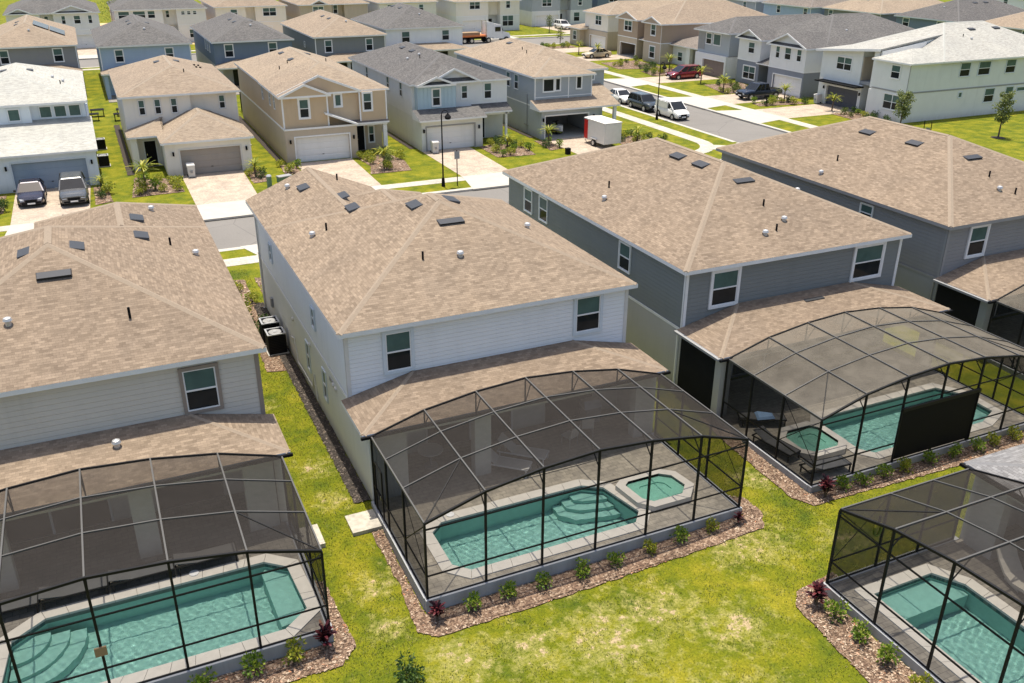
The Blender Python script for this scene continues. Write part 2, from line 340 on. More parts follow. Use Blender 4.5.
# screens
def screenmat(name, opac, c, dust=0.0):
    m, nt, b = newmat(name); g = gpos(nt)
    tr = N(nt, 'ShaderNodeBsdfTransparent'); df = N(nt, 'ShaderNodeBsdfDiffuse')
    n = noise(nt, 0.9, 5, g, 0.65); n2 = noise(nt, 4.0, 3, g)
    L(nt, mix(nt, n, tuple(x * 0.75 for x in c), tuple(x * 1.2 for x in c)), df.inputs[0])
    ms = N(nt, 'ShaderNodeMixShader')
    f = N(nt, 'ShaderNodeMapRange'); L(nt, n if dust else n2, f.inputs[0]); f.inputs[1].default_value = 0.3; f.inputs[2].default_value = 0.7
    f.inputs[3].default_value = opac - dust * 0.5 - 0.02; f.inputs[4].default_value = opac + dust * 0.5 + 0.02
    # a woven mesh closes up when it is seen at a slant
    lw = N(nt, 'ShaderNodeLayerWeight'); lw.inputs[0].default_value = 0.35
    ad = N(nt, 'ShaderNodeMath', operation='MULTIPLY_ADD'); L(nt, lw.outputs['Facing'], ad.inputs[0]); ad.inputs[1].default_value = 0.25; L(nt, f.outputs[0], ad.inputs[2]); ad.use_clamp = True
    L(nt, ad.outputs[0], ms.inputs[0]); L(nt, tr.outputs[0], ms.inputs[1]); L(nt, df.outputs[0], ms.inputs[2])
    L(nt, ms.outputs[0], nt.nodes['Material Output'].inputs[0])
    return m
M['screen_roof'] = screenmat('charcoal_screen', 0.55, (0.040, 0.036, 0.033))
M['screen_wall'] = screenmat('wall_screen', 0.10, (0.04, 0.04, 0.036))
M['screen_side'] = screenmat('side_screen', 0.55, (0.028, 0.028, 0.025))
M['screen_dusty'] = screenmat('dusty_screen', 0.62, (0.140, 0.126, 0.104), 0.22)
M['screen_backwall'] = screenmat('olive_back_screen', 0.74, (0.085, 0.085, 0.062))
M['screen_privacy'] = screenmat('privacy_screen', 0.93, (0.022, 0.022, 0.022))

# pool
def poolmat(name, c):
    m, nt, b = newmat(name); g = gpos(nt)
    L(nt, mix(nt, noise(nt, 5, 4, g), tuple(x * 0.85 for x in c), tuple(min(1, x * 1.1) for x in c)), b.inputs['Base Color'])
    b.inputs['Roughness'].default_value = 0.6; return m
M['plaster'] = poolmat('pool_plaster', (0.46, 0.71, 0.65))
M['plaster_pale'] = poolmat('pale_step_plaster', (0.47, 0.71, 0.65))
M['tile'] = brickmat('waterline_tile', (0.06, 0.12, 0.13), (0.10, 0.17, 0.17), (0.2, 0.22, 0.2), 0.15, 0.15)
def watermat(name, tint):
    m, nt, b = newmat(name); nt.nodes.remove(b)
    gl = N(nt, 'ShaderNodeBsdfGlass'); gl.inputs['IOR'].default_value = 1.33; gl.inputs['Roughness'].default_value = 0.0; gl.inputs[0].default_value = rgba(tint)
    L(nt, gl.outputs[0], nt.nodes['Material Output'].inputs[0]); return m
M['water'] = watermat('pool_water', (0.84, 0.96, 0.94))
M['water_spa'] = watermat('spa_water', (0.80, 0.95, 0.88))

# ------------------------------------------------------------------ mesh helper
class MB:
    def __init__(s): s.v = []; s.f = []; s.m = []; s.sm = []
    def face(s, pts, m=0, smooth=False):
        i = len(s.v); s.v += [tuple(p) for p in pts]; s.f.append(list(range(i, i + len(pts)))); s.m.append(m); s.sm.append(smooth); return s
    def box(s, x0, x1, y0, y1, z0, z1, m=0):
        i = len(s.v)
        s.v += [(x0, y0, z0), (x1, y0, z0), (x1, y1, z0), (x0, y1, z0), (x0, y0, z1), (x1, y0, z1), (x1, y1, z1), (x0, y1, z1)]
        for f in ((0, 3, 2, 1), (4, 5, 6, 7), (0, 1, 5, 4), (1, 2, 6, 5), (2, 3, 7, 6), (3, 0, 4, 7)):
            s.f.append([i + k for k in f]); s.m.append(m); s.sm.append(False)
        return s
    def hull(s, b, t, m=0, mside=None):
        """solid between two polygons with the same number of points"""
        n = len(b); i = len(s.v); s.v += [tuple(p) for p in b] + [tuple(p) for p in t]
        s.f.append([i + k for k in range(n)][::-1]); s.m.append(m); s.sm.append(False)
        s.f.append([i + n + k for k in range(n)]); s.m.append(m); s.sm.append(False)
        for k in range(n):
            s.f.append([i + k, i + (k + 1) % n, i + n + (k + 1) % n, i + n + k]); s.m.append(m if mside is None else mside); s.sm.append(False)
        return s
    def prism(s, poly, z0, z1, m=0, mside=None):
        return s.hull([(p[0], p[1], z0) for p in poly], [(p[0], p[1], z1) for p in poly], m, mside)
    def bar(s, a, b, w, h=None, m=0):
        a = Vector(a); b = Vector(b); d = (b - a).normalized(); h = h or w
        u = d.cross(Vector((0, 0, 1)));
        if u.length < 1e-3: u = Vector((1, 0, 0))
        u.normalize(); t = u.cross(d).normalized()
        o = [u * (w / 2) * i + t * (h / 2) * j for i, j in ((-1, -1), (1, -1), (1, 1), (-1, 1))]
        return s.hull([a + q for q in o], [b + q for q in o], m)
    def cyl(s, c, r0, r1, z0, z1, n=10, m=0, axis='z'):
        def P(x, y, z):
            if axis == 'z': return (c[0] + x, c[1] + y, c[2] + z)
            if axis == 'y': return (c[0] + x, c[1] + z, c[2] + y)
            return (c[0] + z, c[1] + x, c[2] + y)
        a = [P(r0 * math.cos(t), r0 * math.sin(t), z0) for t in [2 * math.pi * k / n for k in range(n)]]
        b = [P(r1 * math.cos(t), r1 * math.sin(t), z1) for t in [2 * math.pi * k / n for k in range(n)]]
        return s.hull(a, b, m)
    def limb(s, pts, radii, n=6, m=0):
        rings = []
        for k, p in enumerate(pts):
            p = Vector(p); d = (Vector(pts[min(k + 1, len(pts) - 1)]) - Vector(pts[max(k - 1, 0)])).normalized()
            u = d.cross(Vector((0.3, 1, 0.1))).normalized(); w = d.cross(u)
            i = len(s.v); s.v += [tuple(p + (u * math.cos(t) + w * math.sin(t)) * radii[k]) for t in [2 * math.pi * q / n for q in range(n)]]; rings.append(i)
        for a, b in zip(rings, rings[1:]):
            for q in range(n):
                s.f.append([a + q, a + (q + 1) % n, b + (q + 1) % n, b + q]); s.m.append(m); s.sm.append(True)
        return s
    def mesh(s, name, mats):
        me = bpy.data.meshes.new(name); me.from_pydata(s.v, [], s.f)
        for mt in mats: me.materials.append(M[mt] if isinstance(mt, str) else mt)
        me.polygons.foreach_set('material_index', s.m); me.polygons.foreach_set('use_smooth', s.sm)
        uvl = me.uv_layers.new(name='UV'); vs = s.v; out = []
        for f in s.f:
            a = Vector(vs[f[0]]); n = None
            for k in range(1, len(f) - 1):
                n = (Vector(vs[f[k]]) - a).cross(Vector(vs[f[k + 1]]) - a)
                if n.length > 1e-9: break
            n.normalize(); e = Vector((0, 0, 1)).cross(n)
            if e.length < 1e-3: e = Vector((1, 0, 0)); t = Vector((0, 1, 0))
            else: e.normalize(); t = n.cross(e)
            for k in f:
                p = Vector(vs[k]); out += [p.dot(e), p.dot(t)]
        uvl.data.foreach_set('uv', out); me.update(); return me
    def build(s, name, mats, parent=None, loc=(0, 0, 0), rot=0):
        o = bpy.data.objects.new(name, s.mesh(name, mats if isinstance(mats, (list, tuple)) else [mats]))
        scene.collection.objects.link(o); o.location = loc; o.rotation_euler = (0, 0, rot)
        if parent: o.parent = parent
        return o
def link(name, me, parent=None, loc=(0, 0, 0), rot=0):
    o = bpy.data.objects.new(name, me); scene.collection.objects.link(o); o.location = loc
    o.rotation_euler = rot if isinstance(rot, tuple) else (0, 0, rot)
    if parent: o.parent = parent
    return o
def tag(o, label, cat, group=None):
    o['label'] = label; o['category'] = cat
    if group: o['group'] = group
    return o
def thing(name, label, cat, loc=(0, 0, 0), rot=0, group=None):
    o = bpy.data.objects.new(name, None); scene.collection.objects.link(o); o.location = loc; o.rotation_euler = (0, 0, rot)
    o.empty_display_size = 0.3
    return tag(o, label, cat, group)
def struct(name, mb, mats):
    o = mb.build(name, mats); o['kind'] = 'structure'; return o
def copy_tree(o, parent=None):
    c = o.copy(); scene.collection.objects.link(c); c.parent = parent
    for ch in list(KIDS.get(o.name, [])) or [x for x in o.children]: copy_tree(ch, c)
    return c
KIDS = {}
ORD = ['first', 'second', 'third', 'fourth', 'fifth', 'sixth', 'seventh', 'eighth', 'ninth', 'tenth', 'eleventh', 'twelfth']

# ------------------------------------------------------------------ ground
ROADS = [(-160, 50.0, 31.3, 38.6), (50.0, 57.8, 31.3, 131.0), (-160, 200, 124.6, 135.2)]
def smooth(a, b, x):
    t = max(0, min(1, (x - a) / (b - a))); return t * t * (3 - 2 * t)
def gz(x, y):
    d = smooth(0.5, -3.5, y); drop = 0.34 - 0.20 * smooth(4, 15, x)
    z = -drop * d
    z -= 0.10 * smooth(-7, -16, y) * smooth(14, 4, x)
    return z
def axis_vals(a, fine, b, cuts):
    vals = set()
    f0, f1, st = fine
    x = a
    while x < f0: vals.add(round(x, 3)); x += 6
    x = f0
    while x <= f1: vals.add(round(x, 3)); x += st
    x = f1
    while x < b: vals.add(round(x, 3)); x += 10
    vals.add(b)
    for c_ in cuts: vals.add(c_ - 0.01); vals.add(c_)
    return sorted(vals)
PX = [v for q in (-15.0, 0, 15.1, 30.6, 11.76) for v in (q + 0.1,)] + [q - 0.1 for q in (-3.07, 11.8, 27.1, 42.6, 20.0)]
PY = [-5.74, -22.25, 2.3, -10.45]
xs = axis_vals(-160, (-22, 32, 1.0), 700, [50.0, 57.8] + PX); ys = axis_vals(-70, (-24, 6, 0.75), 900, [31.3, 38.6, 124.6, 135.2, 131.0] + PY)
g = MB()
PITS = [(-15.0, -3.07, -5.84, 2.4), (0, 11.8, -5.84, 2.4), (15.1, 27.1, -5.84, 2.4), (30.6, 42.6, -5.84, 2.4), (11.76, 20.0, -22.35, -10.35)]
def gh(x, y):
    for (x0, x1, y0, y1) in PITS:
        if x0 + 0.097 <= x <= x1 - 0.108 and y0 + 0.097 <= y <= y1 - 0.108: return -1.7
    for (x0, x1, y0, y1) in ROADS:
        if x0 - 0.002 <= x <= x1 - 0.005 and y0 - 0.002 <= y <= y1 - 0.005: return -0.16
    return gz(x, y)
nx = len(xs)
for y in ys:
    for x in xs: g.v.append((x, y, gh(x, y) - (0.0)))
for j in range(len(ys) - 1):
    for i in range(nx - 1):
        g.f.append([j * nx + i, j * nx + i + 1, (j + 1) * nx + i + 1, (j + 1) * nx + i]); g.m.append(0); g.sm.append(False)
struct('ground', g, ['grass'])

# roads: sheets lying in the sunken bed, concrete gutters and kerbs
rd = MB()
rd.face([(-160, 31.3, -0.15), (57.8, 31.3, -0.15), (57.8, 38.6, -0.15), (-160, 38.6, -0.15)])
rd.face([(50.0, 38.6, -0.15), (57.8, 38.6, -0.15), (57.8, 131, -0.15), (50.0, 131, -0.15)])
rd.face([(-160, 124.6, -0.145), (200, 124.6, -0.145), (200, 135.2, -0.145), (-160, 135.2, -0.145)])
struct('road', rd, ['asphalt'])
kb = MB()
def kerb(x0, x1, y0, y1): kb.box(x0, x1, y0, y1, -0.3, 0.012)
kerb(-160, 57.8, 30.85, 31.35); kerb(-160, 44.5, 38.5, 39.0); kerb(49.6, 50.05, 44.4, 124.5); kerb(57.75, 58.2, 31, 124.5)
kerb(-160, 49.6, 124.15, 124.65); kerb(58.2, 200, 124.15, 124.65); kerb(-160, 200, 135.15, 135.6)
# rounded corner of the verge at the junction
pin, pout = [], []
for k in range(13):
    t = R(-90 + 90 * k / 12); pin.append((44.5 + 5.15 * math.cos(t), 44.0 + 5.05 * math.sin(t))); pout.append((44.5 + 5.6 * math.cos(t), 44.0 + 5.5 * math.sin(t)))
for k in range(12): kb.prism([pin[k], pout[k], pout[k + 1], pin[k + 1]], -0.3, 0.012)
struct('kerb', kb, ['concrete'])
cn = MB()
cn.v += []
pts = pout + [(50.05, 44.4), (50.05, 38.5)]
cn.face([(x, y, 0.004) for x, y in [(44.5, 38.5)] + pout[:] + [(50.05, 44.0), (50.05, 38.5)]][::-1] if False else [(44.5, 38.55, -0.146), (50.0, 38.55, -0.146), (50.0, 44.0, -0.146)])
struct('road_corner', cn, ['asphalt'])
# asphalt fan outside the curve (raised bed so the ground does not show)
fan = MB()
for k in range(12):
    fan.face([(50.2, 38.4, 0.006), (pout[k + 1][0], pout[k + 1][1], 0.006), (pout[k][0], pout[k][1], 0.006)])
struct('road_fan', fan, ['asphalt'])

wk = MB()
def walk(x0, x1, y0, y1, z=0.02): wk.box(x0, x1, y0, y1, -0.1, z)
walk(-160, 57, 27.8, 29.2); walk(-160, 42.6, 41.2, 42.5); walk(46.2, 47.6, 46.2, 123); walk(61.3, 62.7, 20, 123); walk(-160, 46, 121.3, 122.6); walk(60, 200, 138.3, 139.6); walk(-160, 56, 138.3, 139.6)
ci, co = [], []
for k in range(11):
    t = R(-90 + 90 * k / 10); ci.append((42.6 + 3.6 * math.cos(t), 46.2 + 3.7 * math.sin(t))); co.append((42.6 + 5.0 * math.cos(t), 46.2 + 5.0 * math.sin(t)))
for k in range(10): wk.prism([ci[k], co[k], co[k + 1], ci[k + 1]], -0.1, 0.02)
wk.prism([(45.6, 42.6), (48.2, 41.2), (48.8, 42.8), (46.6, 44.4)], -0.1, 0.03)
struct('pavement', wk, ['walk'])

dv = MB(); ap = MB()
def driveS(x0, x1, y_house, flare=0.7):   # drives on the far side of our street, house to the north
    dv.prism([(x0, 42.5), (x1 - 0.3, 42.5), (x1, y_house), (x0, y_house)], -0.1, 0.012)
    ap.prism([(x0 - flare, 38.4), (x1 - 0.3 + flare, 38.4), (x1 - 0.3, 42.5), (x0, 42.5)], -0.1, 0.026)
driveS(-1.0, 4.0, 52.2, 0.1); driveS(8.6, 13.7, 52.7, 0.5); driveS(20.4, 25.2, 52.7); driveS(33.2, 38.0, 52.7); driveS(-13.4, -8.0, 52.3, 0.4)
def driveN(x0, x1):                        # drives of our own row
    dv.prism([(x0, 21), (x1, 21), (x1, 27.8), (x0, 27.8)], -0.1, 0.012)
    ap.prism([(x0, 27.8), (x1, 27.8), (x1 + 1.2, 31.4), (x0 - 1.2, 31.4)], -0.1, 0.026)
driveN(1.6, 6.2); driveN(-8.5, -3.9); driveN(16.8, 21.6); driveN(32, 37)
def driveE(y0, y1, xh=73.6):
    dv.prism([(62.7, y0), (xh, y0), (xh, y1), (62.7, y1)], -0.1, 0.012)
    ap.prism([(57.7, y0 - 1.2), (62.7, y0), (62.7, y1), (57.7, y1 + 1.2)], -0.1, 0.026)
driveE(51.9, 57.6); driveE(61.6, 67.4); driveE(78.5, 83.6); driveE(101.8, 107); driveE(112.6, 118, 75)
def driveD(x0, x1, yh=149):
    dv.prism([(x0, 139.6), (x1, 139.6), (x1, yh), (x0, yh)], -0.1, 0.012)
    ap.prism([(x0 - 0.8, 135.1), (x1 + 0.8, 135.1), (x1, 139.6), (x0, 139.6)], -0.1, 0.026)
driveD(-8.6, -3.6); driveD(3, 8); driveD(22, 27); driveD(38, 43); driveD(63, 68.4); driveD(81.8, 87, 154)
struct('driveway', dv, ['drive_paver']); struct('driveway_apron', ap, ['concrete'])

# ------------------------------------------------------------------ house building blocks
_wcache = {}
def window(H, side, plane, u0, u1, z0, z1, trim='white', tw=0.09, mull=1, style='hung', far=False):
    """side f/r/l/b; u runs left-right on the wall in local x (f,b) or y (l,r)"""
    w, h = u1 - u0, z1 - z0; key = (round(w, 2), round(h, 2), trim, tw, mull, style, far)
    if key not in _wcache:
        fr = MB(); t = tw; d0, d1 = -0.055, 0.02
        o = t
        for (a, b_, c_, d_) in ((-w / 2 - o, w / 2 + o, -o, 0), (-w / 2 - o, w / 2 + o, h, h + o), (-w / 2 - o, -w / 2, 0, h), (w / 2, w / 2 + o, 0, h)): fr.box(a, b_, d0, d1, c_, d_, 0)
        f = 0.045
        ww = w / mull
        for k in range(mull):
            a = -w / 2 + k * ww; b_ = a + ww
            for (p, q, c_, d_) in ((a, b_, 0, f), (a, b_, h - f, h), (a, a + f, f, h - f), (b_ - f, b_, f, h - f)): fr.box(p, q, -0.03, 0.015, c_, d_, 1)
            if style == 'hung': fr.box(a + f, b_ - f, -0.035, 0.015, h / 2 - 0.03, h / 2 + 0.03, 1)
        fm = fr.mesh('window', [trim, 'white'])
        pu = MB(); pl = MB()
        for k in range(mull):
            a = -w / 2 + k * ww + f; b_ = a + ww - 2 * f
            if style == 'hung':
                pu.box(a, b_, -0.012, 0.012, h / 2 + 0.03, h - f); pl.box(a, b_, -0.004, 0.012, f, h / 2 - 0.03)
            else: pu.box(a, b_, -0.01, 0.012, f, h - f)
        _wcache[key] = (fm, pu.mesh('pane', ['glass_blind' if style != 'dark' else 'glass_dark']), pl.mesh('pane', ['glass_dark']) if style == 'hung' else None)
    fm, pu, pl = _wcache[key]; um = (u0 + u1) / 2
    if side == 'f': loc, rot = (um, plane, z0), 0
    elif side == 'b': loc, rot = (um, plane, z0), math.pi
    elif side == 'l': loc, rot = (plane, um, z0), -math.pi / 2
    else: loc, rot = (plane, um, z0), math.pi / 2
    o = link('window', fm, H, loc, rot); link('pane', pu, o)
    if pl: link('pane', pl, o)
    return o

def hip_mesh(mb, x0, x1, y0, y1, z, pitch=5 / 12, e0='h', e1='h', axis=None, th=0.17, msh=0, mfa=1, pent=0):
    """hipped / gabled roof solid; ridge along the longer side; e0,e1 = ends ('h' hip, 'g' gable) at low and high end"""
    if axis is None: axis = 'y' if (y1 - y0) >= (x1 - x0) else 'x'
    if axis == 'y':
        hw = (x1 - x0) / 2; zr = z + hw * pitch; xm = (x0 + x1) / 2
        a = (xm, y0 + (hw if e0 == 'h' else 0), zr); b = (xm, y1 - (hw if e1 == 'h' else 0), zr)
    else:
        hw = (y1 - y0) / 2; zr = z + hw * pitch; ym = (y0 + y1) / 2
        a = (x0 + (hw if e0 == 'h' else 0), ym, zr); b = (x1 - (hw if e1 == 'h' else 0), ym, zr)
    P = [(x0, y0, z), (x1, y0, z), (x1, y1, z), (x0, y1, z)]; B = [(p[0], p[1], z - th) for p in P]
    if axis == 'y':
        slopes = [[P[3], P[0], a, b], [P[1], P[2], b, a]]; ends = [([P[0], P[1], a], e0), ([P[2], P[3], b], e1)]
        seg = [(P[0], a), (P[1], a), (P[2], b), (P[3], b)]
    else:
        slopes = [[P[0], P[1], b, a], [P[2], P[3], a, b]]; ends = [([P[3], P[0], a], e0), ([P[1], P[2], b], e1)]
        seg = [(P[0], a), (P[3], a), (P[1], b), (P[2], b)]
    for s in slopes: mb.face(s, msh)
    for q_, (e, kind) in enumerate(ends):
        if kind == 'g' and pent and q_ == 0 and axis == 'y':
            d = 0.42; mb.face([(p[0], p[1] + d, p[2]) for p in e], 2); k_ = pent / (hw * pitch) * hw
            mb.face([(x0 + 0.05, y0 + 0.02, z + 0.01), (x1 - 0.05, y0 + 0.02, z + 0.01), (x1 - 0.1 - k_, y0 + d, z + pent), (x0 + 0.1 + k_, y0 + d, z + pent)], msh)
        else: mb.face(e, msh if kind == 'h' else 2)
    for k in range(4): mb.face([B[k], B[(k + 1) % 4], P[(k + 1) % 4], P[k]], mfa)
    mb.face(B[::-1], mfa)
    caps = [(a, b)]
    for k, s in enumerate(seg):
        kind = (e0 if k < 2 else e1)
        if kind == 'h': caps.append(s)
    return caps
def put_caps(caps, mat, par):
    """folded cap shingles along ridges and hips"""
    for a, b in caps:
        a = Vector(a); b = Vector(b)
        if (b - a).length < 0.3: continue
        d = (b - a).normalized(); u = d.cross(Vector((0, 0, 1))).normalized() * 0.13; lo = Vector((0, 0, -0.036)); up = Vector((0, 0, 0.03))
        a = a + d * 0.06
        mb = MB(); mb.hull([a - u + lo, a + u + lo, a + up], [b - u + lo, b + u + lo, b + up]); mb.build('ridge_cap', ['cap_' + mat], par)

def roof(H, parts, mat, fascia, gable='white', name='roof', caps=True):
    mb = MB(); cs = []
    for k, p in enumerate(parts):
        kw = dict(p[5]) if len(p) > 5 else {}; cf = kw.pop('cap_from', None); q = hip_mesh(mb, *p[:5], **kw)
        if k > 0:   # a wing: no caps where it lies flush in the main slope
            a, b = q[0]; ymid = (p[2] + p[3]) / 2
            if cf is not None: q = ([((a[0], max(a[1], cf), a[2]), b)] if cf < b[1] else []) + [c_ for c_ in q[1:] if (c_[0][1] > ymid) == (cf < 90)]
        cs += q
    o = mb.build(name, [mat, fascia, gable], H)
    if caps:
        put_caps(cs, mat, o)
    return o

def lean_roof(H, x0, x1, y0, y1, z, pitch, mat, fascia, hl=True, hr=True, name='porch_roof', th=0.15):
    """lean-to roof rising from the eave y0 to the wall y1, with hipped ends"""
    run = y1 - y0; zt = z + run * pitch; a = (x0 + (run if hl else 0), y1, zt); b = (x1 - (run if hr else 0), y1, zt)
    mb = MB(); P0, P1, P2, P3 = (x0, y0, z), (x1, y0, z), (x1, y1, z), (x0, y1, z)
    mb.face([P0, P1, b, a], 0)
    if hl: mb.face([P3, P0, a], 0)
    else: mb.face([P3, P0, a], 1)
    if hr: mb.face([P1, P2, b], 0)
    else: mb.face([P1, P2, b], 1)
    B = [(p[0], p[1], z - th) for p in (P0, P1, P2, P3)]; P = [P0, P1, P2, P3]
    for k in range(4): mb.face([B[k], B[(k + 1) % 4], P[(k + 1) % 4], P[k]], 1)
    mb.face(B[::-1], 1); mb.face([P3, a, b, P2], 0)
    o = mb.build(name, [mat, fascia], H)
    caps = []
    if hl: caps.append((P0, a))
    if hr: caps.append((P1, b))
    put_caps(caps, mat, o)
    return o

def walls(H, blocks, mats, name='wall'):
    mb = MB()
    for bl in blocks: mb.box(*bl[:6], bl[6] if len(bl) > 6 else 0)
    return mb.build(name, mats, H)
def slab(mb, x0, x1, y0, y1, z0, z1, holes, m=0):
    """front wall slab with rectangular openings (u0,u1,v0,v1)"""
    x = x0
    for (a, b, c_, d_) in sorted(holes):
        if a > x: mb.box(x, a, y0, y1, z0, z1, m)
        if c_ > z0: mb.box(a, b, y0, y1, z0, c_, m)
        if d_ < z1: mb.box(a, b, y0, y1, d_, z1, m)
        x = b
    if x < x1: mb.box(x, x1, y0, y1, z0, z1, m)
def garage(H, x0, x1, y, z1, mat, open_=False, frame='white'):
    """door in an opening: y is the face of the wall, the door sits back from it"""
    f = MB(); t = 0.12
    for a, b, c_, d_ in ((x0 - t, x0, 0, z1 + t), (x1, x1 + t, 0, z1 + t), (x0, x1, z1, z1 + t)): f.box(a, b, y - 0.04, y + 0.02, c_, d_)
    f.build('garage_frame', [frame], H)
    if not open_:
        d = MB(); d.box(x0, x1, y + 0.22, y + 0.27, 0, z1)
        n = 4
        for k in range(n):
            z = k * z1 / n
            for q in range(4):
                ww = (x1 - x0) / 4; d.box(x0 + q * ww + 0.1, x0 + (q + 1) * ww - 0.1, y + 0.205, y + 0.22, z + 0.09, z + z1 / n - 0.09)
        o = d.build('garage_door', [mat], H)
        h = MB(); h.box((x0 + x1) / 2 - 0.08, (x0 + x1) / 2 + 0.08, y + 0.18, y + 0.203, 0.55, 0.6); h.build('handle', ['black'], o)
def door(H, x0, x1, y, z1, mat='black', z0=0.05):
    d = MB(); d.box(x0, x1, y - 0.02, y + 0.04, z0, z1); o = d.build('door', [mat], H)
    h = MB(); h.box(x0 + 0.08, x0 + 0.13, y - 0.07, y - 0.02, 1.0, 1.15); h.build('handle', ['chrome'], o)
    f = MB(); f.box(x0 - 0.09, x0, y - 0.05, y + 0.04, z0, z1 + 0.09); f.box(x1, x1 + 0.09, y - 0.05, y + 0.04, z0, z1 + 0.09); f.box(x0, x1, y - 0.05, y + 0.04, z1, z1 + 0.09); f.build('door_frame', ['white'], o)
def part(H, name, mat, *boxes):
    for bx in boxes: o = MB().box(*bx).build(name, [mat], H)
    return o
def wall_lamp(H, x, y, z=1.9, side='f'):
    mb = MB()
    if side == 'f': mb.box(x - 0.07, x + 0.07, y - 0.17, y - 0.03, z - 0.16, z + 0.16); mb.box(x - 0.04, x + 0.04, y - 0.03, y, z + 0.05, z + 0.1)
    mb.build('wall_lamp', ['black'], H)
_v = MB()
def vent_mesh(w, l):
    mb = MB(); mb.hull([(-w / 2, -l / 2, 0), (w / 2, -l / 2, 0), (w / 2, l / 2, 0), (-w / 2, l / 2, 0)], [(-w / 2 + 0.03, -l / 2 - 0.04, 0.12), (w / 2 - 0.03, -l / 2 - 0.04, 0.12), (w / 2 - 0.03, l / 2 - 0.05, 0.045), (-w / 2 + 0.03, l / 2 - 0.05, 0.045)])
    return mb
VENT = vent_mesh(0.98, 0.52).mesh('roof_vent', ['vent'])
VENTW = vent_mesh(1.15, 0.42).mesh('roof_vent', ['vent'])
_p = MB(); _p.cyl((0, 0, 0), 0.045, 0.045, -0.05, 0.34, 8); PIPE = _p.mesh('vent_pipe', ['black'])
_p = MB(); _p.cyl((0, 0, 0), 0.10, 0.10, -0.05, 0.14, 10); _p.cyl((0, 0, 0), 0.155, 0.12, 0.14, 0.23, 10); _p.cyl((0, 0, 0), 0.12, 0.04, 0.23, 0.26, 10); HOOD = _p.mesh('vent_hood', ['galv'])
def put_vents(Ro, items, slope=math.atan(5 / 12)):
    """items: kind, x, y, z, downhill direction of the roof plane ('f','l','r','b')"""
    for kind, x, y, z, d in items:
        me = {'v': VENT, 'w': VENTW, 'p': PIPE, 'h': HOOD}[kind]
        rz = {'f': 0, 'l': -math.pi / 2, 'r': math.pi / 2, 'b': math.pi}[d]
        e = (0, 0, rz) if kind in 'ph' else (slope, 0, rz)
        o = link({'v': 'roof_vent', 'w': 'roof_vent', 'p': 'vent_pipe', 'h': 'vent_hood'}[kind], me, Ro, (x, y, z), e)
        if kind in 'vw': o.rotation_euler = (Matrix.Rotation(rz, 3, 'Z') @ Matrix.Rotation(slope, 3, 'X')).to_euler()

# ------------------------------------------------------------------ our row: houses seen from behind
def row_house(x0, W, label, side_lo, side_up, rear_lo, rear_up, trim, shing, fascia, y_rear=2.5, y_front=21.0, extra_roof=(), ybump=0,
              wins=(), side_wins=(), loc=None, rot=0, band='white', left_open=False, roof_front=None, front_cut=None, wintrim='white', cols=()):
    H = thing('house', label, 'house', loc or (x0, 0, 0), rot)
    yr = y_rear
    mb = MB(); fc = front_cut or ((0, W, y_front),)
    ylast = yr
    for (a, b_, yy) in fc: mb.box(a, b_, ylast, yy, -0.5, 2.95); ylast = yy
    if not left_open: mb.box(0, 0.25, 0.0, yr, -0.5, 2.9)
    mb.box(W - 0.25, W, 0.0, yr, -0.5, 2.9) if not left_open else None
    mb.build('wall', [rear_lo], H)
    mb = MB(); ylast = yr + 0.02
    for (a, b_, yy) in fc: mb.box(a + 0.02, b_ - 0.02, ylast, yy - 0.02, 2.95, 5.66); ylast = yy - 0.02
    mb.v += []; mb.build('upper_wall', [rear_up], H)
    part(H, 'band', band, (-0.02, 0.0, yr, y_front, 2.87, 3.0), (W, W + 0.02, yr, fc[0][2], 2.87, 3.0))
    t = 0.13
    MB().box(-0.02, 0.0, yr - 0.0, yr + t, 3.0, 5.64).box(-0.02, t, yr - 0.012, yr + 0.018, 2.9, 5.64).build('corner_trim', [trim], H)
    MB().box(W - t, W + 0.02, yr - 0.012, yr + 0.018, 2.9, 5.64).box(W, W + 0.02, yr + 0.02, yr + t, 3.0, 5.64).build('corner_trim', [trim], H)
    rf = [(-0.28, W + 0.28, yr - 0.28, roof_front or y_front + 0.28, 5.8)] + list(extra_roof)
    Ro = roof(H, rf, shing, fascia, rear_up)
    lr = lean_roof(H, -0.3, W + 0.3, -0.32, yr, 3.04, 0.2286, shing, 'greytrim' if fascia == 'greytrim' else fascia, name='lanai_roof')
    gt = MB(); gt.box(-0.36, W + 0.36, -0.42, -0.325, 2.90, 3.0); gt.build('gutter', ['black'], H)
    if left_open: MB().box(-0.43, -0.305, -0.32, yr, 2.92, 3.02).build('gutter', ['greytrim'], H)
    # porch interior: ceiling comes with the roof, dark sliding doors behind
    part(H, 'sliding_door', 'glass_dark', (3.0, 6.6, yr - 0.05, yr - 0.005, 0.15, 2.4), (8.2, 10.4, yr - 0.05, yr - 0.005, 0.15, 2.4))
    part(H, 'door_frame', 'white', (2.92, 3.0, yr - 0.07, yr, 0.15, 2.48), (6.6, 6.68, yr - 0.07, yr, 0.15, 2.48), (4.76, 4.84, yr - 0.07, yr - 0.052, 0.15, 2.4), (3.0, 6.6, yr - 0.07, yr, 2.4, 2.48))
    for (a, b) in cols: part(H, 'column', rear_lo, (a, b, -0.12, 0.28, 0.1, 2.88))
    part(H, 'beam', rear_lo, (0.3, W - 0.3, -0.1, 0.2, 2.62, 2.885))
    for (u0, u1, z0, z1) in wins: window(H, 'f', yr, u0, u1, z0, z1, wintrim, 0.12)
    for (s, u0, u1, z0, z1) in side_wins: window(H, s, 0 if s == 'l' else W, u0, u1, z0, z1, wintrim, 0.06)
    return H, Ro, lr

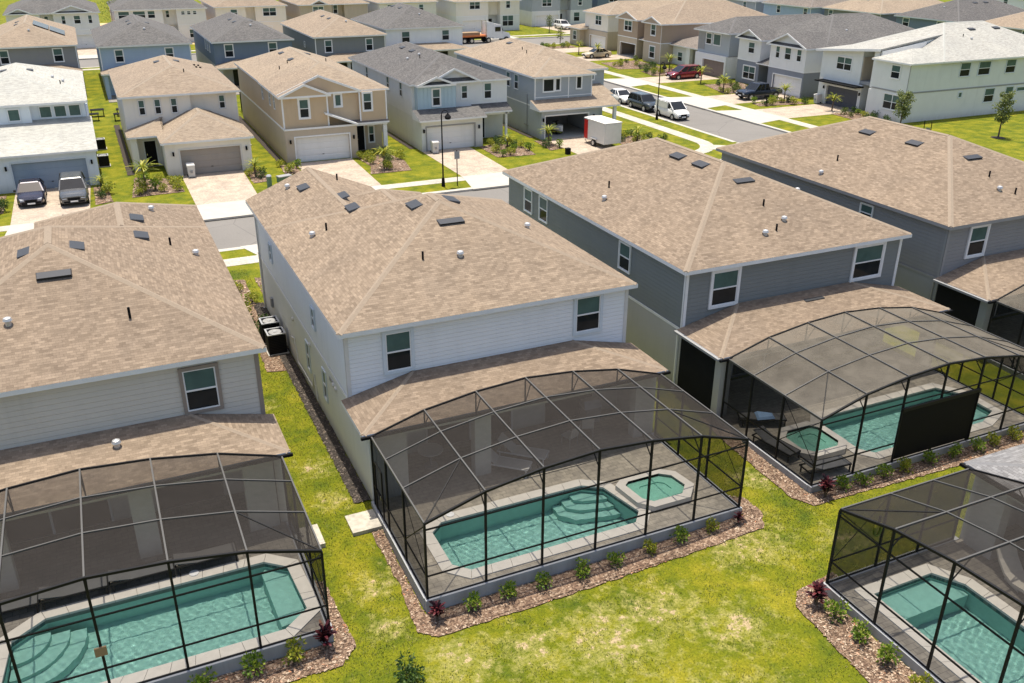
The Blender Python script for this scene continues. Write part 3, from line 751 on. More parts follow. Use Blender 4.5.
# centre house
g1 = ((-0.285, 6.6, 5.0, 21.285, 5.805, dict(e0='h', e1='g', cap_from=12.6)), (2.6, 8.7, 5.0, 19.0, 5.803, dict(e0='h', e1='h', cap_from=12.9)))
H1, Ro, lr = row_house(0, 11.9, 'two storey house with white siding and sage lower walls behind the centre pool enclosure', 'stucco_sage', 'siding_white', 'stucco_sage', 'siding_white', 'offwhite',
    'shingle_tan', 'white', extra_roof=g1, roof_front=15.9, front_cut=((0, 11.9, 15.6), (0, 8.4, 18.7), (0, 6.4, 21.0)), wins=((1.52, 2.50, 3.85, 5.4), (9.5, 10.6, 4.0, 5.5)),
    side_wins=(('l', 16.45, 16.95, 3.85, 4.7), ('l', 7.45, 7.95, 3.85, 4.7), ('l', 9.2, 9.75, 1.1, 2.4), ('l', 6.2, 6.75, 1.1, 2.4)), wintrim='paleblue', cols=((0.25, 1.35), (3.97, 4.62), (10.9, 11.65)))
put_vents(Ro, [('v', 5.17, 9.35, 8.05, 'l'), ('v', 6.93, 9.7, 7.99, 'r'), ('w', 5.95, 7.16, 7.84, 'f'), ('p', 4.03, 5.23, 7.04, 'f'), ('h', 5.57, 5.11, 6.99, 'f'), ('h', 10.09, 8.36, 6.67, 'r'),
    ('v', 2.31, 18.52, 6.88, 'l'), ('v', 3.42, 15.0, 7.2, 'l'), ('v', 3.28, 12.64, 7.28, 'l'), ('h', 1.68, 19.63, 6.62, 'l'), ('h', 1.14, 11.87, 6.39, 'l'), ('p', 1.76, 11.74, 6.65, 'l'), ('p', 4.37, 19.89, 6.73, 'r')])
# wall penetrations and pipes on the side wall
mb = MB()
for y, z in ((8.9, 2.55), (4.9, 2.5), (4.5, 2.5), (12.4, 2.4)): mb.cyl((-0.08, y, z), 0.10, 0.10, 0, 0.10, 8, axis='x')
mb.build('wall_vent', ['offwhite'], H1)
mb = MB(); mb.box(-0.03, 0.0, 4.9, 5.5, 2.45, 2.62); mb.build('louvre', ['greytrim'], H1)
mb = MB()
for a, b in (((-0.05, 13.2, 1.2), (-0.05, 12.4, 1.4)), ((-0.05, 12.4, 1.4), (-0.05, 11.9, 0.4)), ((-0.05, 11.9, 0.4), (-0.05, 8.9, 0.5)), ((-0.05, 8.9, 0.5), (-0.05, 8.5, 1.3)), ((-0.05, 8.5, 1.3), (-0.05, 8.1, 0.2))): mb.bar(a, b, 0.05)
mb.build('pipe', ['offwhite'], H1)

# left house
g0 = ((4.9, 12.475, 5.0, 21.3, 5.805, dict(e0='h', e1='h', cap_from=13.6)),)
H0, Ro, lr = row_house(-15.25, 12.19, 'two storey cream sided house with brown trim at the left edge, tan shingle roof', 'stucco_cream', 'siding_cream', 'stucco_cream', 'siding_cream', 'taupetrim',
    'shingle_tan', 'white', extra_roof=g0, roof_front=17.3, front_cut=((0, 12.19, 17.0), (5.2, 12.19, 21.0)), wins=((9.65, 10.72, 3.78, 5.32), (1.2, 2.3, 3.78, 5.32)), wintrim='taupetrim', cols=((7.35, 8.05), (10.9, 11.9), (3.2, 3.8)), band='taupetrim')
put_vents(Ro, [('v', -9.91 + 15.25, 9.05, 8.08, 'l'), ('v', -8.3 + 15.25, 9.21, 8.05, 'r'), ('v', 9.35, 15.44, 7.12, 'r'), ('v', 9.35, 12.7, 7.12, 'r'), ('w', -9.05 + 15.25, 6.97, 7.8, 'f'), ('h', 4.68, 4.96, 6.96, 'f'),
    ('p', 8.38, 4.44, 6.8, 'f'), ('h', 10.14, 17.67, 6.77, 'r'), ('p', 10.46, 12.43, 6.63, 'r'), ('h', 11.38, 11.82, 6.25, 'r'), ('p', 6.27, 20.22, 6.0, 'l')])
link('vent_hood', HOOD, lr, (7.28, 1.58, 3.49))

# third and fourth houses
H3, Ro, lr = row_house(15.03, 12.35, 'two storey slate grey sided house with white corner trim behind the dusty roofed pool enclosure', 'stucco_greygreen', 'siding_slate', 'stucco_greygreen', 'siding_slate', 'white',
    'shingle_tan', 'white', y_rear=2.86, y_front=21.3, wins=((1.4, 2.75, 3.85, 5.42), (9.5, 11.2, 3.88, 5.45)), side_wins=(('l', 7.4, 8.35, 4.1, 5.4), ('l', 16.1, 17.05, 4.1, 5.4), ('l', 18.05, 19.0, 4.1, 5.4)), left_open=True, wintrim='white', cols=((-0.05, 0.5), (11.7, 12.3)))
put_vents(Ro, [('v', 5.5, 11.97, 8.2, 'l'), ('v', 5.52, 9.98, 8.2, 'l'), ('w', 6.3, 7.62, 7.85, 'f'), ('p', 1.9, 12.83, 6.71, 'l'), ('h', 1.09, 11.88, 6.37, 'l'), ('p', 6.13, 5.73, 7.08, 'f'), ('h', 6.5, 4.62, 6.62, 'f'), ('h', 4.92, 3.96, 6.35, 'f'), ('p', 5.65, 4.09, 6.4, 'f'), ('h', 12.0, 10, 6.05, 'r')])
o = link('roof_vent', VENTW, lr, (6.66, 2.3, 3.56), 0); o.rotation_euler = (0.225, 0, 0)
H4, Ro, lr = row_house(30.5, 12.35, 'two storey grey sided house furthest right in the near row with a tan shingle roof', 'stucco_grey', 'siding_grey', 'stucco_grey', 'siding_grey', 'greytrim',
    'shingle_tan', 'greytrim', y_rear=2.88, y_front=21.3, wins=((1.6, 2.75, 3.95, 5.45), (9.4, 10.6, 3.95, 5.45)), side_wins=(('l', 7.85, 8.7, 4.5, 5.4),), left_open=True, cols=((-0.05, 0.5), (11.7, 12.3)), band='greytrim')
put_vents(Ro, [('v', 4.81, 13.72, 7.9, 'l'), ('v', 4.89, 10.21, 7.93, 'l'), ('w', 5.9, 7.16, 7.68, 'f'), ('p', 1.8, 12.79, 6.66, 'l'), ('h', 0.4, 12.48, 6.07, 'l'), ('p', 5.49, 5.54, 7.0, 'f'), ('h', 5.12, 4.49, 6.57, 'f'), ('p', 5.84, 4.08, 6.4, 'f')])
for H in (H3, H4):   # screened side opening of the porch
    mb = MB(); mb.box(0.0, 0.02, 0.35, 2.84, 0.1, 2.86)
    mb.build('side_screen', ['screen_privacy'], H)
for H, x, y, z1, mt in ((H3, -0.06, 3.05, 2.85, 'white'), (H4, -0.06, 3.1, 2.85, 'greytrim'), (H1, -0.05, 20.2, 5.6, 'offwhite')):
    MB().box(x - .04, x + .04, y - .04, y + .04, 0.05, z1).box(x - .12, x + .04, y - .045, y + .045, 0.0, 0.06).build('downspout', [mt], H)
MB().box(-.12, 0, 17.6, 17.9, 1.0, 1.5).build('meter_box', ['greytrim'], H1)
# house behind on the right, turned a quarter
H5, Ro, lr = row_house(0, 12.2, 'house with a grey shingle porch roof cut off by the right edge of the photo', 'stucco_white', 'siding_grey', 'stucco_white', 'siding_grey', 'white', 'shingle_grey', 'greytrim',
    loc=(17.6, -10.35, 0), rot=-math.pi / 2, wins=((1.4, 2.6, 3.9, 5.4), (9.4, 10.6, 3.9, 5.4)), cols=((0.25, 1.3), (10.9, 11.9)))

# ------------------------------------------------------------------ pool enclosures, decks, pools
ARCH = [2.95, 3.55, 3.86, 4.0, 3.86, 3.55, 2.95]
def enclosure(root_loc, rot, W, label, roofmat, sidemat_l, sidemat_r, D=5.84, front='screen_wall', panel=None, n=6, curb_z=0.17, base=-0.8, roofbar='bronze_sunlit', door_y=None):
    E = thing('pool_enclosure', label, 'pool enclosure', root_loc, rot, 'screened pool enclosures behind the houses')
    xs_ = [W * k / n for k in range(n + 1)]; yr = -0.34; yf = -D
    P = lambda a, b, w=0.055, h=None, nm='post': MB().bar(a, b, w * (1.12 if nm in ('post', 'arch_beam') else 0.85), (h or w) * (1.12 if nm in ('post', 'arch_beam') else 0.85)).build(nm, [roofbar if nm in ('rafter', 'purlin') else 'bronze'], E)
    cb = MB(); cb.box(-0.08, W + 0.08, yf - 0.10, yf + 0.08, base, curb_z - 0.02)
    cb.box(-0.10, 0.08, yf + 0.08, -0.1, base, curb_z - 0.024); cb.box(W - 0.08, W + 0.10, yf + 0.08, -0.1, base, curb_z - 0.024); cb.build('curb', ['curb'], E)
    ys_ = [yr, yr - (D + yr) * 0.30, yr - (D + yr) * 0.62, yf]
    ys_ = [yr, -1.99, -3.82, yf]
    for k, x in enumerate(xs_):
        P((x, yf, curb_z - 0.02), (x, yf, ARCH[k] - 0.02), 0.06, 0.06, 'post')
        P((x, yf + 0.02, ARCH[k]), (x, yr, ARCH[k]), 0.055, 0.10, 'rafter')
        if 0 < k < n:
            P((x, yr, 2.95), (x, yr, ARCH[k]), 0.05, 0.05, 'upright')
            P((x, yf + 0.03, ARCH[k] - 0.62), (x, yf + 0.62, ARCH[k] - 0.03), 0.035, 0.035, 'brace')
            P((x, yr - 0.02, 3.0), (x, yr - 0.45, ARCH[k] - 0.03), 0.035, 0.035, 'brace')
    for k in range(n):
        a, b = xs_[k], xs_[k + 1]
        P((a, yf, ARCH[k]), (b, yf, ARCH[k + 1]), 0.06, 0.07, 'arch_beam'); P((a, yr, ARCH[k]), (b, yr, ARCH[k + 1]), 0.05, 0.06, 'arch_beam')
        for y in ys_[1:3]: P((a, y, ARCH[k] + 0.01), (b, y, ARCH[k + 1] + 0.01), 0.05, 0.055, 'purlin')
    P((0, yf, 2.72), (W, yf, 2.72), 0.05, 0.05, 'rail'); P((0, yf, 1.0), (W, yf, 1.0), 0.05, 0.05, 'rail'); P((0, yr, 2.93), (W, yr, 2.93), 0.05, 0.08, 'rail')
    P((0, yf, curb_z), (W, yf, curb_z), 0.06, 0.035, 'sill')
    for x in (0, W):
        P((x, yf, curb_z), (x, yr, curb_z), 0.06, 0.035, 'sill'); P((x, yf, 1.0), (x, yr, 1.0), 0.05, 0.05, 'rail'); 
        for y in ys_[:3]: P((x, y, curb_z), (x, y, 2.93), 0.06, 0.06, 'post')
        P((x, yf, 1.0), (x, ys_[2], 2.9), 0.02, 0.02, 'brace'); P((x, yf + 0.02, 2.85), (x, ys_[2], 1.02), 0.035, 0.035, 'brace')
        k0, k1 = (0, 1) if x == 0 else (n, n - 1)
        P((x, yf, ARCH[k0]), (xs_[k1], ys_[2], ARCH[k1]), 0.04, 0.04, 'brace')
    # screens: every bay stretched between its members
    for k in range(n):
        mb = MB(); a, b, za, zb = xs_[k], xs_[k + 1], ARCH[k] - 0.01, ARCH[k + 1] - 0.01
        mb.face([(a, yf, za), (b, yf, zb), (b, yr, zb), (a, yr, za)]); mb.build('roof_screen', [roofmat], E)
        mb = MB(); mb.face([(a, yf, curb_z), (b, yf, curb_z), (b, yf, zb), (a, yf, za)]); mb.build('wall_screen', [front], E)
        mb = MB(); mb.face([(a, yr, 2.95), (b, yr, 2.95), (b, yr, zb), (a, yr, za)]); mb.build('rear_screen', ['screen_wall'], E)
    for x, mt in ((0, sidemat_l), (W, sidemat_r)):
        mb = MB(); mb.face([(x, yf, curb_z), (x, yr, curb_z), (x, yr, 2.93), (x, yf, 2.93)]); mb.build('side_wall_screen', [mt], E)
    if door_y is not None:
        d = MB()
        y0, y1 = door_y
        for a, b in (((-0.03, y0, 0.2), (-0.03, y0, 2.15)), ((-0.03, y1, 0.2), (-0.03, y1, 2.15)), ((-0.03, y0, 2.15), (-0.03, y1, 2.15)), ((-0.03, y0, 1.0), (-0.03, y1, 1.0))): d.bar(a, b, 0.05)
        o = d.build('screen_door', ['bronze'], E); MB().box(-0.08, -0.05, y1 + 0.1, y1 + 0.14, 1.0, 1.14).build('handle', ['chrome'], o)
    if panel:
        a, b = panel; mb = MB(); mb.box(a, b, yf - 0.06, yf - 0.035, 0.3, 2.42); mb.build('privacy_panel', ['black'], E)
        mb = MB(); mb.box(a - 0.04, b + 0.04, yf - 0.13, yf - 0.03, 2.42, 2.56); mb.box(a - 0.04, a, yf - 0.1, yf - 0.03, 0.2, 2.42); mb.box(b, b + 0.04, yf - 0.1, yf - 0.03, 0.2, 2.42); mb.build('panel_frame', ['bronze'], E)
    return E

def tess(outer, holes, z, mb, m=0):
    polys = [[Vector((x, y, 0)) for x, y in outer]] + [[Vector((x, y, 0)) for x, y in h] for h in holes]
    flat = [p for pl in polys for p in pl]
    for t in tessellate_polygon(polys):
        a, b, c_ = [flat[i] for i in t]
        if (b - a).cross(c_ - a).z < 0: b, c_ = c_, b
        mb.face([(a.x, a.y, z), (b.x, b.y, z), (c_.x, c_.y, z)], m)
def offset(poly, d):
    """offset a convex-ish polygon (counter clockwise) outward by d"""
    n = len(poly); out = []
    for i in range(n):
        p0, p1, p2 = Vector(poly[i - 1]), Vector(poly[i]), Vector(poly[(i + 1) % n])
        e1 = (p1 - p0).normalized(); e2 = (p2 - p1).normalized(); n1 = Vector((e1.y, -e1.x)); n2 = Vector((e2.y, -e2.x))
        bis = (n1 + n2).normalized(); out.append(tuple(p1 + bis * (d / max(0.35, bis.dot(n1)))))
    return out
class Xf:
    def __init__(s, loc, rot): s.l = loc; s.c = math.cos(rot); s.s = math.sin(rot)
    def __call__(s, p): return (s.l[0] + p[0] * s.c - p[1] * s.s, s.l[1] + p[0] * s.s + p[1] * s.c)
def inside(p, poly):
    x, y = p; c = False; j = len(poly) - 1
    for i in range(len(poly)):
        if (poly[i][1] > y) != (poly[j][1] > y) and x < (poly[j][0] - poly[i][0]) * (y - poly[i][1]) / (poly[j][1] - poly[i][1]) + poly[i][0]: c = not c
        j = i
    return c
WV = [(random.uniform(0, 6.28), random.uniform(16, 46), random.uniform(0, 6.28)) for _ in range(16)]
def wave(x, y): return sum(math.sin(k * (x * math.cos(a) + y * math.sin(a)) + f) / k for a, k, f in WV) * WAVE_AMP
WAVE_AMP = 0.015
def water_sheet(poly, rel, z, mat, par, st=0.045):
    """rippled water surface: a fine grid trimmed to the pool outline"""
    x0, x1 = min(p[0] for p in poly), max(p[0] for p in poly); y0, y1 = min(p[1] for p in poly), max(p[1] for p in poly)
    mb = MB(); nx_ = int((x1 - x0) / st) + 1; ny_ = int((y1 - y0) / st) + 1; big = offset(poly, 0.06)
    idx = {}
    def vid(i, j):
        if (i, j) not in idx:
            x, y = x0 - .035 + i * (x1 - x0 + .07) / nx_, y0 - .035 + j * (y1 - y0 + .07) / ny_; q = rel((x, y), z); idx[(i, j)] = len(mb.v); mb.v.append((q[0], q[1], z + wave(x, y)))
        return idx[(i, j)]
    for i in range(nx_):
        for j in range(ny_):
            cx, cy_ = x0 + (i + .5) * (x1 - x0) / nx_, y0 + (j + .5) * (y1 - y0) / ny_
            if inside((cx, cy_), big): mb.f.append([vid(i, j), vid(i + 1, j), vid(i + 1, j + 1), vid(i, j + 1)]); mb.m.append(0); mb.sm.append(True)
    o = mb.build('water', [mat], par); o.cycles.is_caustics_caster = True
    return o
def deck_and_pool(loc, rot, W, pool, label, deckmat, spa=None, steps=None, copw=0.38, depth=1.15, D=5.84, deckname='pool_deck', spalabel='', bench=None):
    T = Xf(loc, rot)
    inner = [T(p) for p in pool]; outer_c = [T(p) for p in offset(pool, copw)]
    mb = MB(); deck = [T(p) for p in ((0.08, -D + 0.08), (W - 0.08, -D + 0.08), (W - 0.08, 2.45), (0.08, 2.45))]
    holes = [[T(p) for p in offset(pool, 0.02)]]
    tess(deck, holes, 0.12, mb)
    for k in range(4):
        a, b = deck[k], deck[(k + 1) % 4]; mb.face([(a[0], a[1], -0.8), (b[0], b[1], -0.8), (b[0], b[1], 0.12), (a[0], a[1], 0.12)])
    o = mb.build(deckname, [deckmat]); o['kind'] = 'structure'
    Pl = thing('swimming_pool', label, 'swimming pool', (*T(pool[0]), 0))
    base = T(pool[0])
    rel = lambda p, z: (T(p)[0] - base[0], T(p)[1] - base[1], z)
    n = len(pool)
    b = MB()
    b.face([rel(p, -depth) for p in pool]);
    for k in range(n):
        p, q = pool[k], pool[(k + 1) % n]
        b.face([rel(p, -depth), rel(p, -0.12), rel(q, -0.12), rel(q, -depth)])
    b.build('basin', ['plaster'], Pl).cycles.is_caustics_receiver = True
    b = MB()
    for k in range(n):
        p, q = pool[k], pool[(k + 1) % n]; b.face([rel(p, -0.12), rel(p, 0.13), rel(q, 0.13), rel(q, -0.12)])
    b.build('waterline_tile', ['tile'], Pl)
    c_ = MB(); po = offset(pool, copw); pi = offset(pool, -0.03)
    for k in range(n):
        a, b_, d_, e = pi[k], pi[(k + 1) % n], po[(k + 1) % n], po[k]
        L_ = (Vector(b_) - Vector(a)).length; m_ = max(1, int(L_ / 0.62))
        for q in range(m_):
            f0, f1 = q / m_ + 0.006 / max(L_, .1), (q + 1) / m_ - 0.006 / max(L_, .1)
            ln = lambda u, v, t: (u[0] + (v[0] - u[0]) * t, u[1] + (v[1] - u[1]) * t)
            A, Bq, Cq, Dq = ln(a, b_, f0), ln(a, b_, f1), ln(e, d_, f1), ln(e, d_, f0)
            c_.hull([rel(A, 0.09), rel(Bq, 0.09), rel(Cq, 0.09), rel(Dq, 0.09)], [rel(A, 0.165), rel(Bq, 0.165), rel(Cq, 0.165), rel(Dq, 0.165)])
    c_.build('coping', ['coping'], Pl)
    water_sheet(offset(pool, 0.0), rel, 0.02, 'water', Pl)
    for (poly, z) in (steps or []):
        s = MB(); s.hull([rel(p, -depth + 0.01) for p in poly], [rel(p, z) for p in poly]); so = s.build('step', ['plaster_pale'], Pl); so.cycles.is_caustics_receiver = True
    mb = MB(); mb.cyl((rel(pool[-1], 0)[0], rel(pool[-1], 0)[1], 0), 0.001, 0.001, 0, 0.001, 3)
    if spa:
        S = thing('hot_tub', spalabel, 'hot tub', (*T(spa[0]), 0)); base = T(spa[0]); ns = len(spa)
        o_, i_ = spa, offset(spa, -0.32)
        r = MB()
        for k in range(ns):
            a, b_, d_, e = o_[k], o_[(k + 1) % ns], i_[(k + 1) % ns], i_[k]
            r.hull([rel(a, 0.10), rel(b_, 0.10), rel(d_, 0.10), rel(e, 0.10)], [rel(a, 0.36), rel(b_, 0.36), rel(d_, 0.36), rel(e, 0.36)])
        r.build('coping', ['coping'], S)
        r = MB(); 
        for k in range(ns): r.face([rel(i_[k], 0.14), rel(i_[k], 0.10 + 0.25), rel(i_[(k + 1) % ns], 0.35), rel(i_[(k + 1) % ns], 0.14)])
        r.build('waterline_tile', ['tile'], S)
        cxx = sum(p[0] for p in i_) / ns; cyy = sum(p[1] for p in i_) / ns
        seat = [(cxx + (p[0] - cxx) * 0.55, cyy + (p[1] - cyy) * 0.55) for p in i_]
        r = MB(); r.face([rel(p, 0.125) for p in seat]); r.build('basin', ['plaster_pale'], S).cycles.is_caustics_receiver = True
        r = MB()
        for k in range(ns): r.face([rel(i_[k], 0.21), rel(i_[(k + 1) % ns], 0.21), rel(seat[(k + 1) % ns], 0.21), rel(seat[k], 0.21)]); r.face([rel(seat[k], 0.125), rel(seat[k], 0.21), rel(seat[(k + 1) % ns], 0.21), rel(seat[(k + 1) % ns], 0.125)])
        r.build('seat', ['plaster_pale'], S).cycles.is_caustics_receiver = True
        water_sheet(i_, rel, 0.285, 'water_spa', S)
    return Pl

def arc(cx, cyy, r, a0, a1, n=8, sx=1, sy=1): return [(cx + sx * r * math.cos(R(a0 + (a1 - a0) * k / n)), cyy + sy * r * math.sin(R(a0 + (a1 - a0) * k / n))) for k in range(n + 1)]
# centre
pc = [(1.25, -4.65), (1.75, -5.15), (7.95, -5.15), (8.42, -4.6), (8.0, -2.75), (7.3, -2.3), (1.75, -2.3), (1.25, -2.75)]
stp = [([(6.1, -2.36), (6.05, -2.9), (6.5, -3.45), (7.9, -3.75), (8.2, -3.75), (7.98, -2.78), (7.28, -2.36)], -0.78), ([(6.45, -2.34), (6.42, -2.8), (6.8, -3.15), (7.85, -3.4), (8.12, -3.4), (7.98, -2.79), (7.28, -2.34)], -0.54), ([(6.8, -2.33), (6.8, -2.65), (7.1, -2.85), (7.85, -3.05), (8.02, -3.05), (7.97, -2.8), (7.27, -2.33)], -0.3)]
deck_and_pool((0, 0, 0), 0, 11.8, pc, 'turquoise swimming pool with corner steps inside the centre pool enclosure', 'deck_paver', spa=[(8.45, -4.35), (8.9, -4.85), (10.4, -4.85), (11.0, -4.2), (10.85, -3.2), (10.3, -2.75), (8.75, -2.75), (8.3, -3.1)], steps=stp, spalabel='raised hot tub at the right end of the centre swimming pool')
enclosure((0, 0, 0), 0, 11.8, 'dark screened pool enclosure in the centre of the photo with a grey arched roof', 'screen_roof', 'screen_side', 'screen_side', door_y=(-0.71, -1.5))
# left
pl = [(-0.2, -5.4), (10.75, -5.4), (11.55, -4.75), (11.45, -2.5), (10.75, -1.95), (4.3, -1.95), (0.5, -1.95 - 0.0)]
pl = [(3.1, -5.4), (10.75, -5.4), (11.55, -4.75), (11.4, -2.5), (10.75, -1.95), (4.3, -1.95), (3.4, -2.6)]
stp = [(arc(3.45, -2.35, 1.9, -95, 5, 8) + [(3.45, -2.3)], -0.7), (arc(3.45, -2.35, 1.45, -95, 5, 8) + [(3.45, -2.3)], -0.5), (arc(3.45, -2.35, 0.95, -95, 5, 8) + [(3.45, -2.3)], -0.28), ([(10.7, -4.9), (11.52, -4.76), (11.4, -2.52), (10.75, -1.97), (10.6, -2.2)], -0.25)]
deck_and_pool((-15.0, 0, 0), 0, 11.93, pl, 'pale turquoise swimming pool with curved steps inside the enclosure at the lower left', 'deck_paver_dark', steps=stp)
enclosure((-15.0, 0, 0), 0, 11.93, 'dark screened pool enclosure at the lower left with a small brown plate on its front', 'screen_roof', 'screen_side', 'screen_side')
# third
p3 = [(3.5, -4.6), (3.9, -5.1), (9.9, -5.1), (11.1, -4.6), (11.2, -2.9), (10.6, -1.95), (3.9, -1.95), (3.5, -2.4)]
stp = [([(9.6, -5.06), (11.06, -4.6), (11.1, -3.0), (10.4, -3.2)], -0.3)]
deck_and_pool((15.1, 0, 0), 0, 12.0, p3, 'turquoise swimming pool behind the black privacy panel in the dusty roofed enclosure', 'deck_paver', spa=[(0.9, -4.0), (1.4, -4.6), (2.8, -4.6), (3.3, -4.15), (3.3, -2.7), (2.9, -2.25), (1.5, -2.25), (0.9, -2.8)], steps=stp, spalabel='raised hot tub at the left end of the pool in the dusty roofed enclosure')
enclosure((15.1, 0, 0), 0, 12.0, 'screened pool enclosure with a dusty beige arched roof and a black privacy panel in front', 'screen_dusty', 'screen_side', 'screen_side', panel=(3.95, 8.0))
# behind
p5 = [(1.05, -5.2), (1.45, -5.2 - 0.0), (11, -5.2), (11, -1.9), (1.9, -1.9), (0.95, -2.4)]
p5 = [(0.98, -4.9), (11, -4.9), (11, -1.85), (1.85, -1.85), (0.98, -2.4)]
stp = [([(1.0, -4.88), (2.05, -4.88), (2.05, -1.9), (1.8, -1.9), (1.0, -2.4)], -0.22)]
deck_and_pool((17.6, -10.35, 0), -math.pi / 2, 12.0, p5, 'deep teal swimming pool with a long bench step inside the enclosure at the lower right', 'deck_paver_dark', steps=stp)
enclosure((17.6, -10.35, 0), -math.pi / 2, 12.0, 'dark screened pool enclosure cut off by the lower right corner of the photo', 'screen_roof', 'screen_backwall', 'screen_side')
# fourth, mostly hidden
p4 = [(3.5, -5.0), (10, -5.0), (10, -2.2), (3.5, -2.2)]
deck_and_pool((30.6, 0, 0), 0, 12.0, p4, 'swimming pool behind the far right house, almost hidden', 'deck_paver')
enclosure((30.6, 0, 0), 0, 12.0, 'screened pool enclosure behind the far right grey house with its roof just in view', 'screen_dusty', 'screen_side', 'screen_side')

# ------------------------------------------------------------------ far side of our street (fronts facing us)
def front_house(label, loc, rot=0, group=None): return thing('house', label, 'house', loc, rot, group)

# pale house with grey-white roof, two cars in front
H = front_house('pale blue white house with a light grey roof and two dark cars in its drive', (-17.6, 51.9, 0))
mb = MB(); slab(mb, 0, 10.4, 0, 0.35, -0.2, 2.75, [(4.3, 9.6, -0.2, 2.22)]); mb.box(0, 10.4, 0.35, 23.3, -0.2, 2.75); mb.build('wall', ['stucco_mist'], H)
mb = MB(); mb.box(0, 10.2, 6.1, 23.3, 2.75, 5.66); mb.box(0, 6.1, 5.6, 6.1, 2.75, 5.66); mb.build('upper_wall', ['stucco_mist'], H)
lean_roof(H, -0.3, 10.6, -0.35, 6.1, 2.9, 0.23, 'shingle_white', 'white', False, False)
Ro = roof(H, [(-0.3, 10.5, 5.3, 23.6, 5.8, dict(pitch=0.32))], 'shingle_white', 'white')
garage(H, 4.3, 9.6, 0, 2.22, 'garage_blue', frame='paleblue')
for u in (6.75, 7.85, 8.95): window(H, 'f', 6.1, u, u + 0.9, 4.5, 5.42, 'paleblue', 0.1, style='plain')
window(H, 'f', 5.6, 4.45, 5.3, 4.48, 5.42, 'paleblue', 0.1, style='plain'); window(H, 'f', 5.6, 1.2, 2.1, 4.48, 5.42, 'paleblue', 0.1, style='plain')
for x in (3.9, 10.0): wall_lamp(H, x, 0)
put_vents(Ro, [('v', 4.2, 15.4, 7.22, 'l'), ('v', 6.2, 15.6, 7.16, 'r'), ('h', 8.0, 14, 6.58, 'r'), ('h', 8.8, 13, 6.33, 'r'), ('p', 8.6, 11.4, 6.38, 'r')], math.atan(.32))

# cream house
H = front_house('cream two storey house with a tan hip roof and a bin beside its beige garage', (-4.4, 52.0, 0))
mb = MB(); slab(mb, 2.4, 9.3, 0, 0.4, -0.2, 2.8, [(3.55, 8.4, -0.2, 2.15)]); mb.box(2.4, 9.3, 0.4, 6, -0.2, 2.8); mb.box(0, 9.5, 6, 23.1, -0.2, 2.8); mb.box(0, 0.5, 3.2, 6, -0.2, 2.8); mb.box(0.5, 2.4, 4.6, 6, -0.2, 2.8); mb.build('wall', ['stucco_cream'], H)
mb = MB(); mb.box(0, 9.5, 6.5, 23.1, 2.8, 5.66); mb.box(0, 5.5, 6.1, 6.5, 2.8, 5.66); mb.build('upper_wall', ['stucco_cream'], H)
Ro = roof(H, [(-0.35, 9.8, 5.7, 23.4, 5.8, dict(pitch=0.35))], 'shingle_buff', 'white')
roof(H, [(2.1, 9.6, -0.35, 9.0, 2.9, dict(pitch=0.45, axis='y'))], 'shingle_buff', 'white', name='garage_roof')
lean_roof(H, -0.25, 2.7, 2.9, 6.1, 2.93, 0.3, 'shingle_buff', 'white', True, False)
garage(H, 3.55, 8.4, 0, 2.15, 'garage_beige', frame='offwhite'); door(H, 1.1, 2.0, 4.6, 2.2)
for u in (1.2, 2.5, 3.85): window(H, 'f', 6.1, u, u + 0.5, 4.15, 5.4, 'offwhite', 0.06)
window(H, 'f', 6.5, 7.95, 8.45, 4.2, 5.35, 'offwhite', 0.06)
part(H, 'band', 'offwhite', (0, 5.5, 6.07, 6.1, 5.5, 5.62), (0, 9.5, 6.07, 6.1, 3.75, 3.85)) if False else None
for x in (3.0, 8.9): wall_lamp(H, x, 0)
put_vents(Ro, [('v', 3.9, 16.0, 7.26, 'l'), ('v', 5.6, 16.2, 7.24, 'r'), ('p', 5.6, 9.4, 7.05, 'f')], math.atan(.35))
sr = MB()
for k in range(4): sr.box(7.2 + 0.45 * (k % 2), 7.4 + 0.45 * (k % 2), 15 + k * 0.8, 15.1 + k * 0.8, 6.66 - 0.16 * (k % 2), 6.80 - 0.16 * (k % 2))
sr.build('roof_bracket', ['black'], Ro)

# tan gabled house
H = front_house('tan house with white trimmed gables and a white garage door', (8.0, 53.0, 0))
mb = MB(); slab(mb, 0, 6.4, -0.25, 0.15, -0.2, 2.95, [(0.85, 5.65, -0.2, 2.2)]); mb.box(0, 6.4, 0.15, 22.9, -0.2, 2.95); mb.box(6.4, 9.5, 2.4, 22.9, -0.2, 2.95); mb.build('wall', ['stucco_tan2'], H)
mb = MB(); mb.box(0, 4.0, 0, 22.9, 2.95, 5.66); mb.box(4.0, 7.0, 0.8, 22.9, 2.95, 5.66); mb.box(7.0, 9.5, 0.5, 22.9, 2.95, 5.66); mb.build('upper_wall', ['stucco_tan'], H)
Ro = roof(H, [(-0.25, 9.85, 0.6, 23.2, 5.8, dict(pitch=0.38))], 'shingle_buff', 'white')
roof(H, [(-0.3, 4.25, -0.35, 6, 5.75, dict(pitch=0.43, axis='y', e0='g', e1='h')), (-0.32, 7.2, 0.45, 9, 5.79, dict(pitch=0.40, axis='y', e0='g', e1='h'))], 'shingle_buff', 'white', 'stucco_tan', name='gable_roof', caps=False)
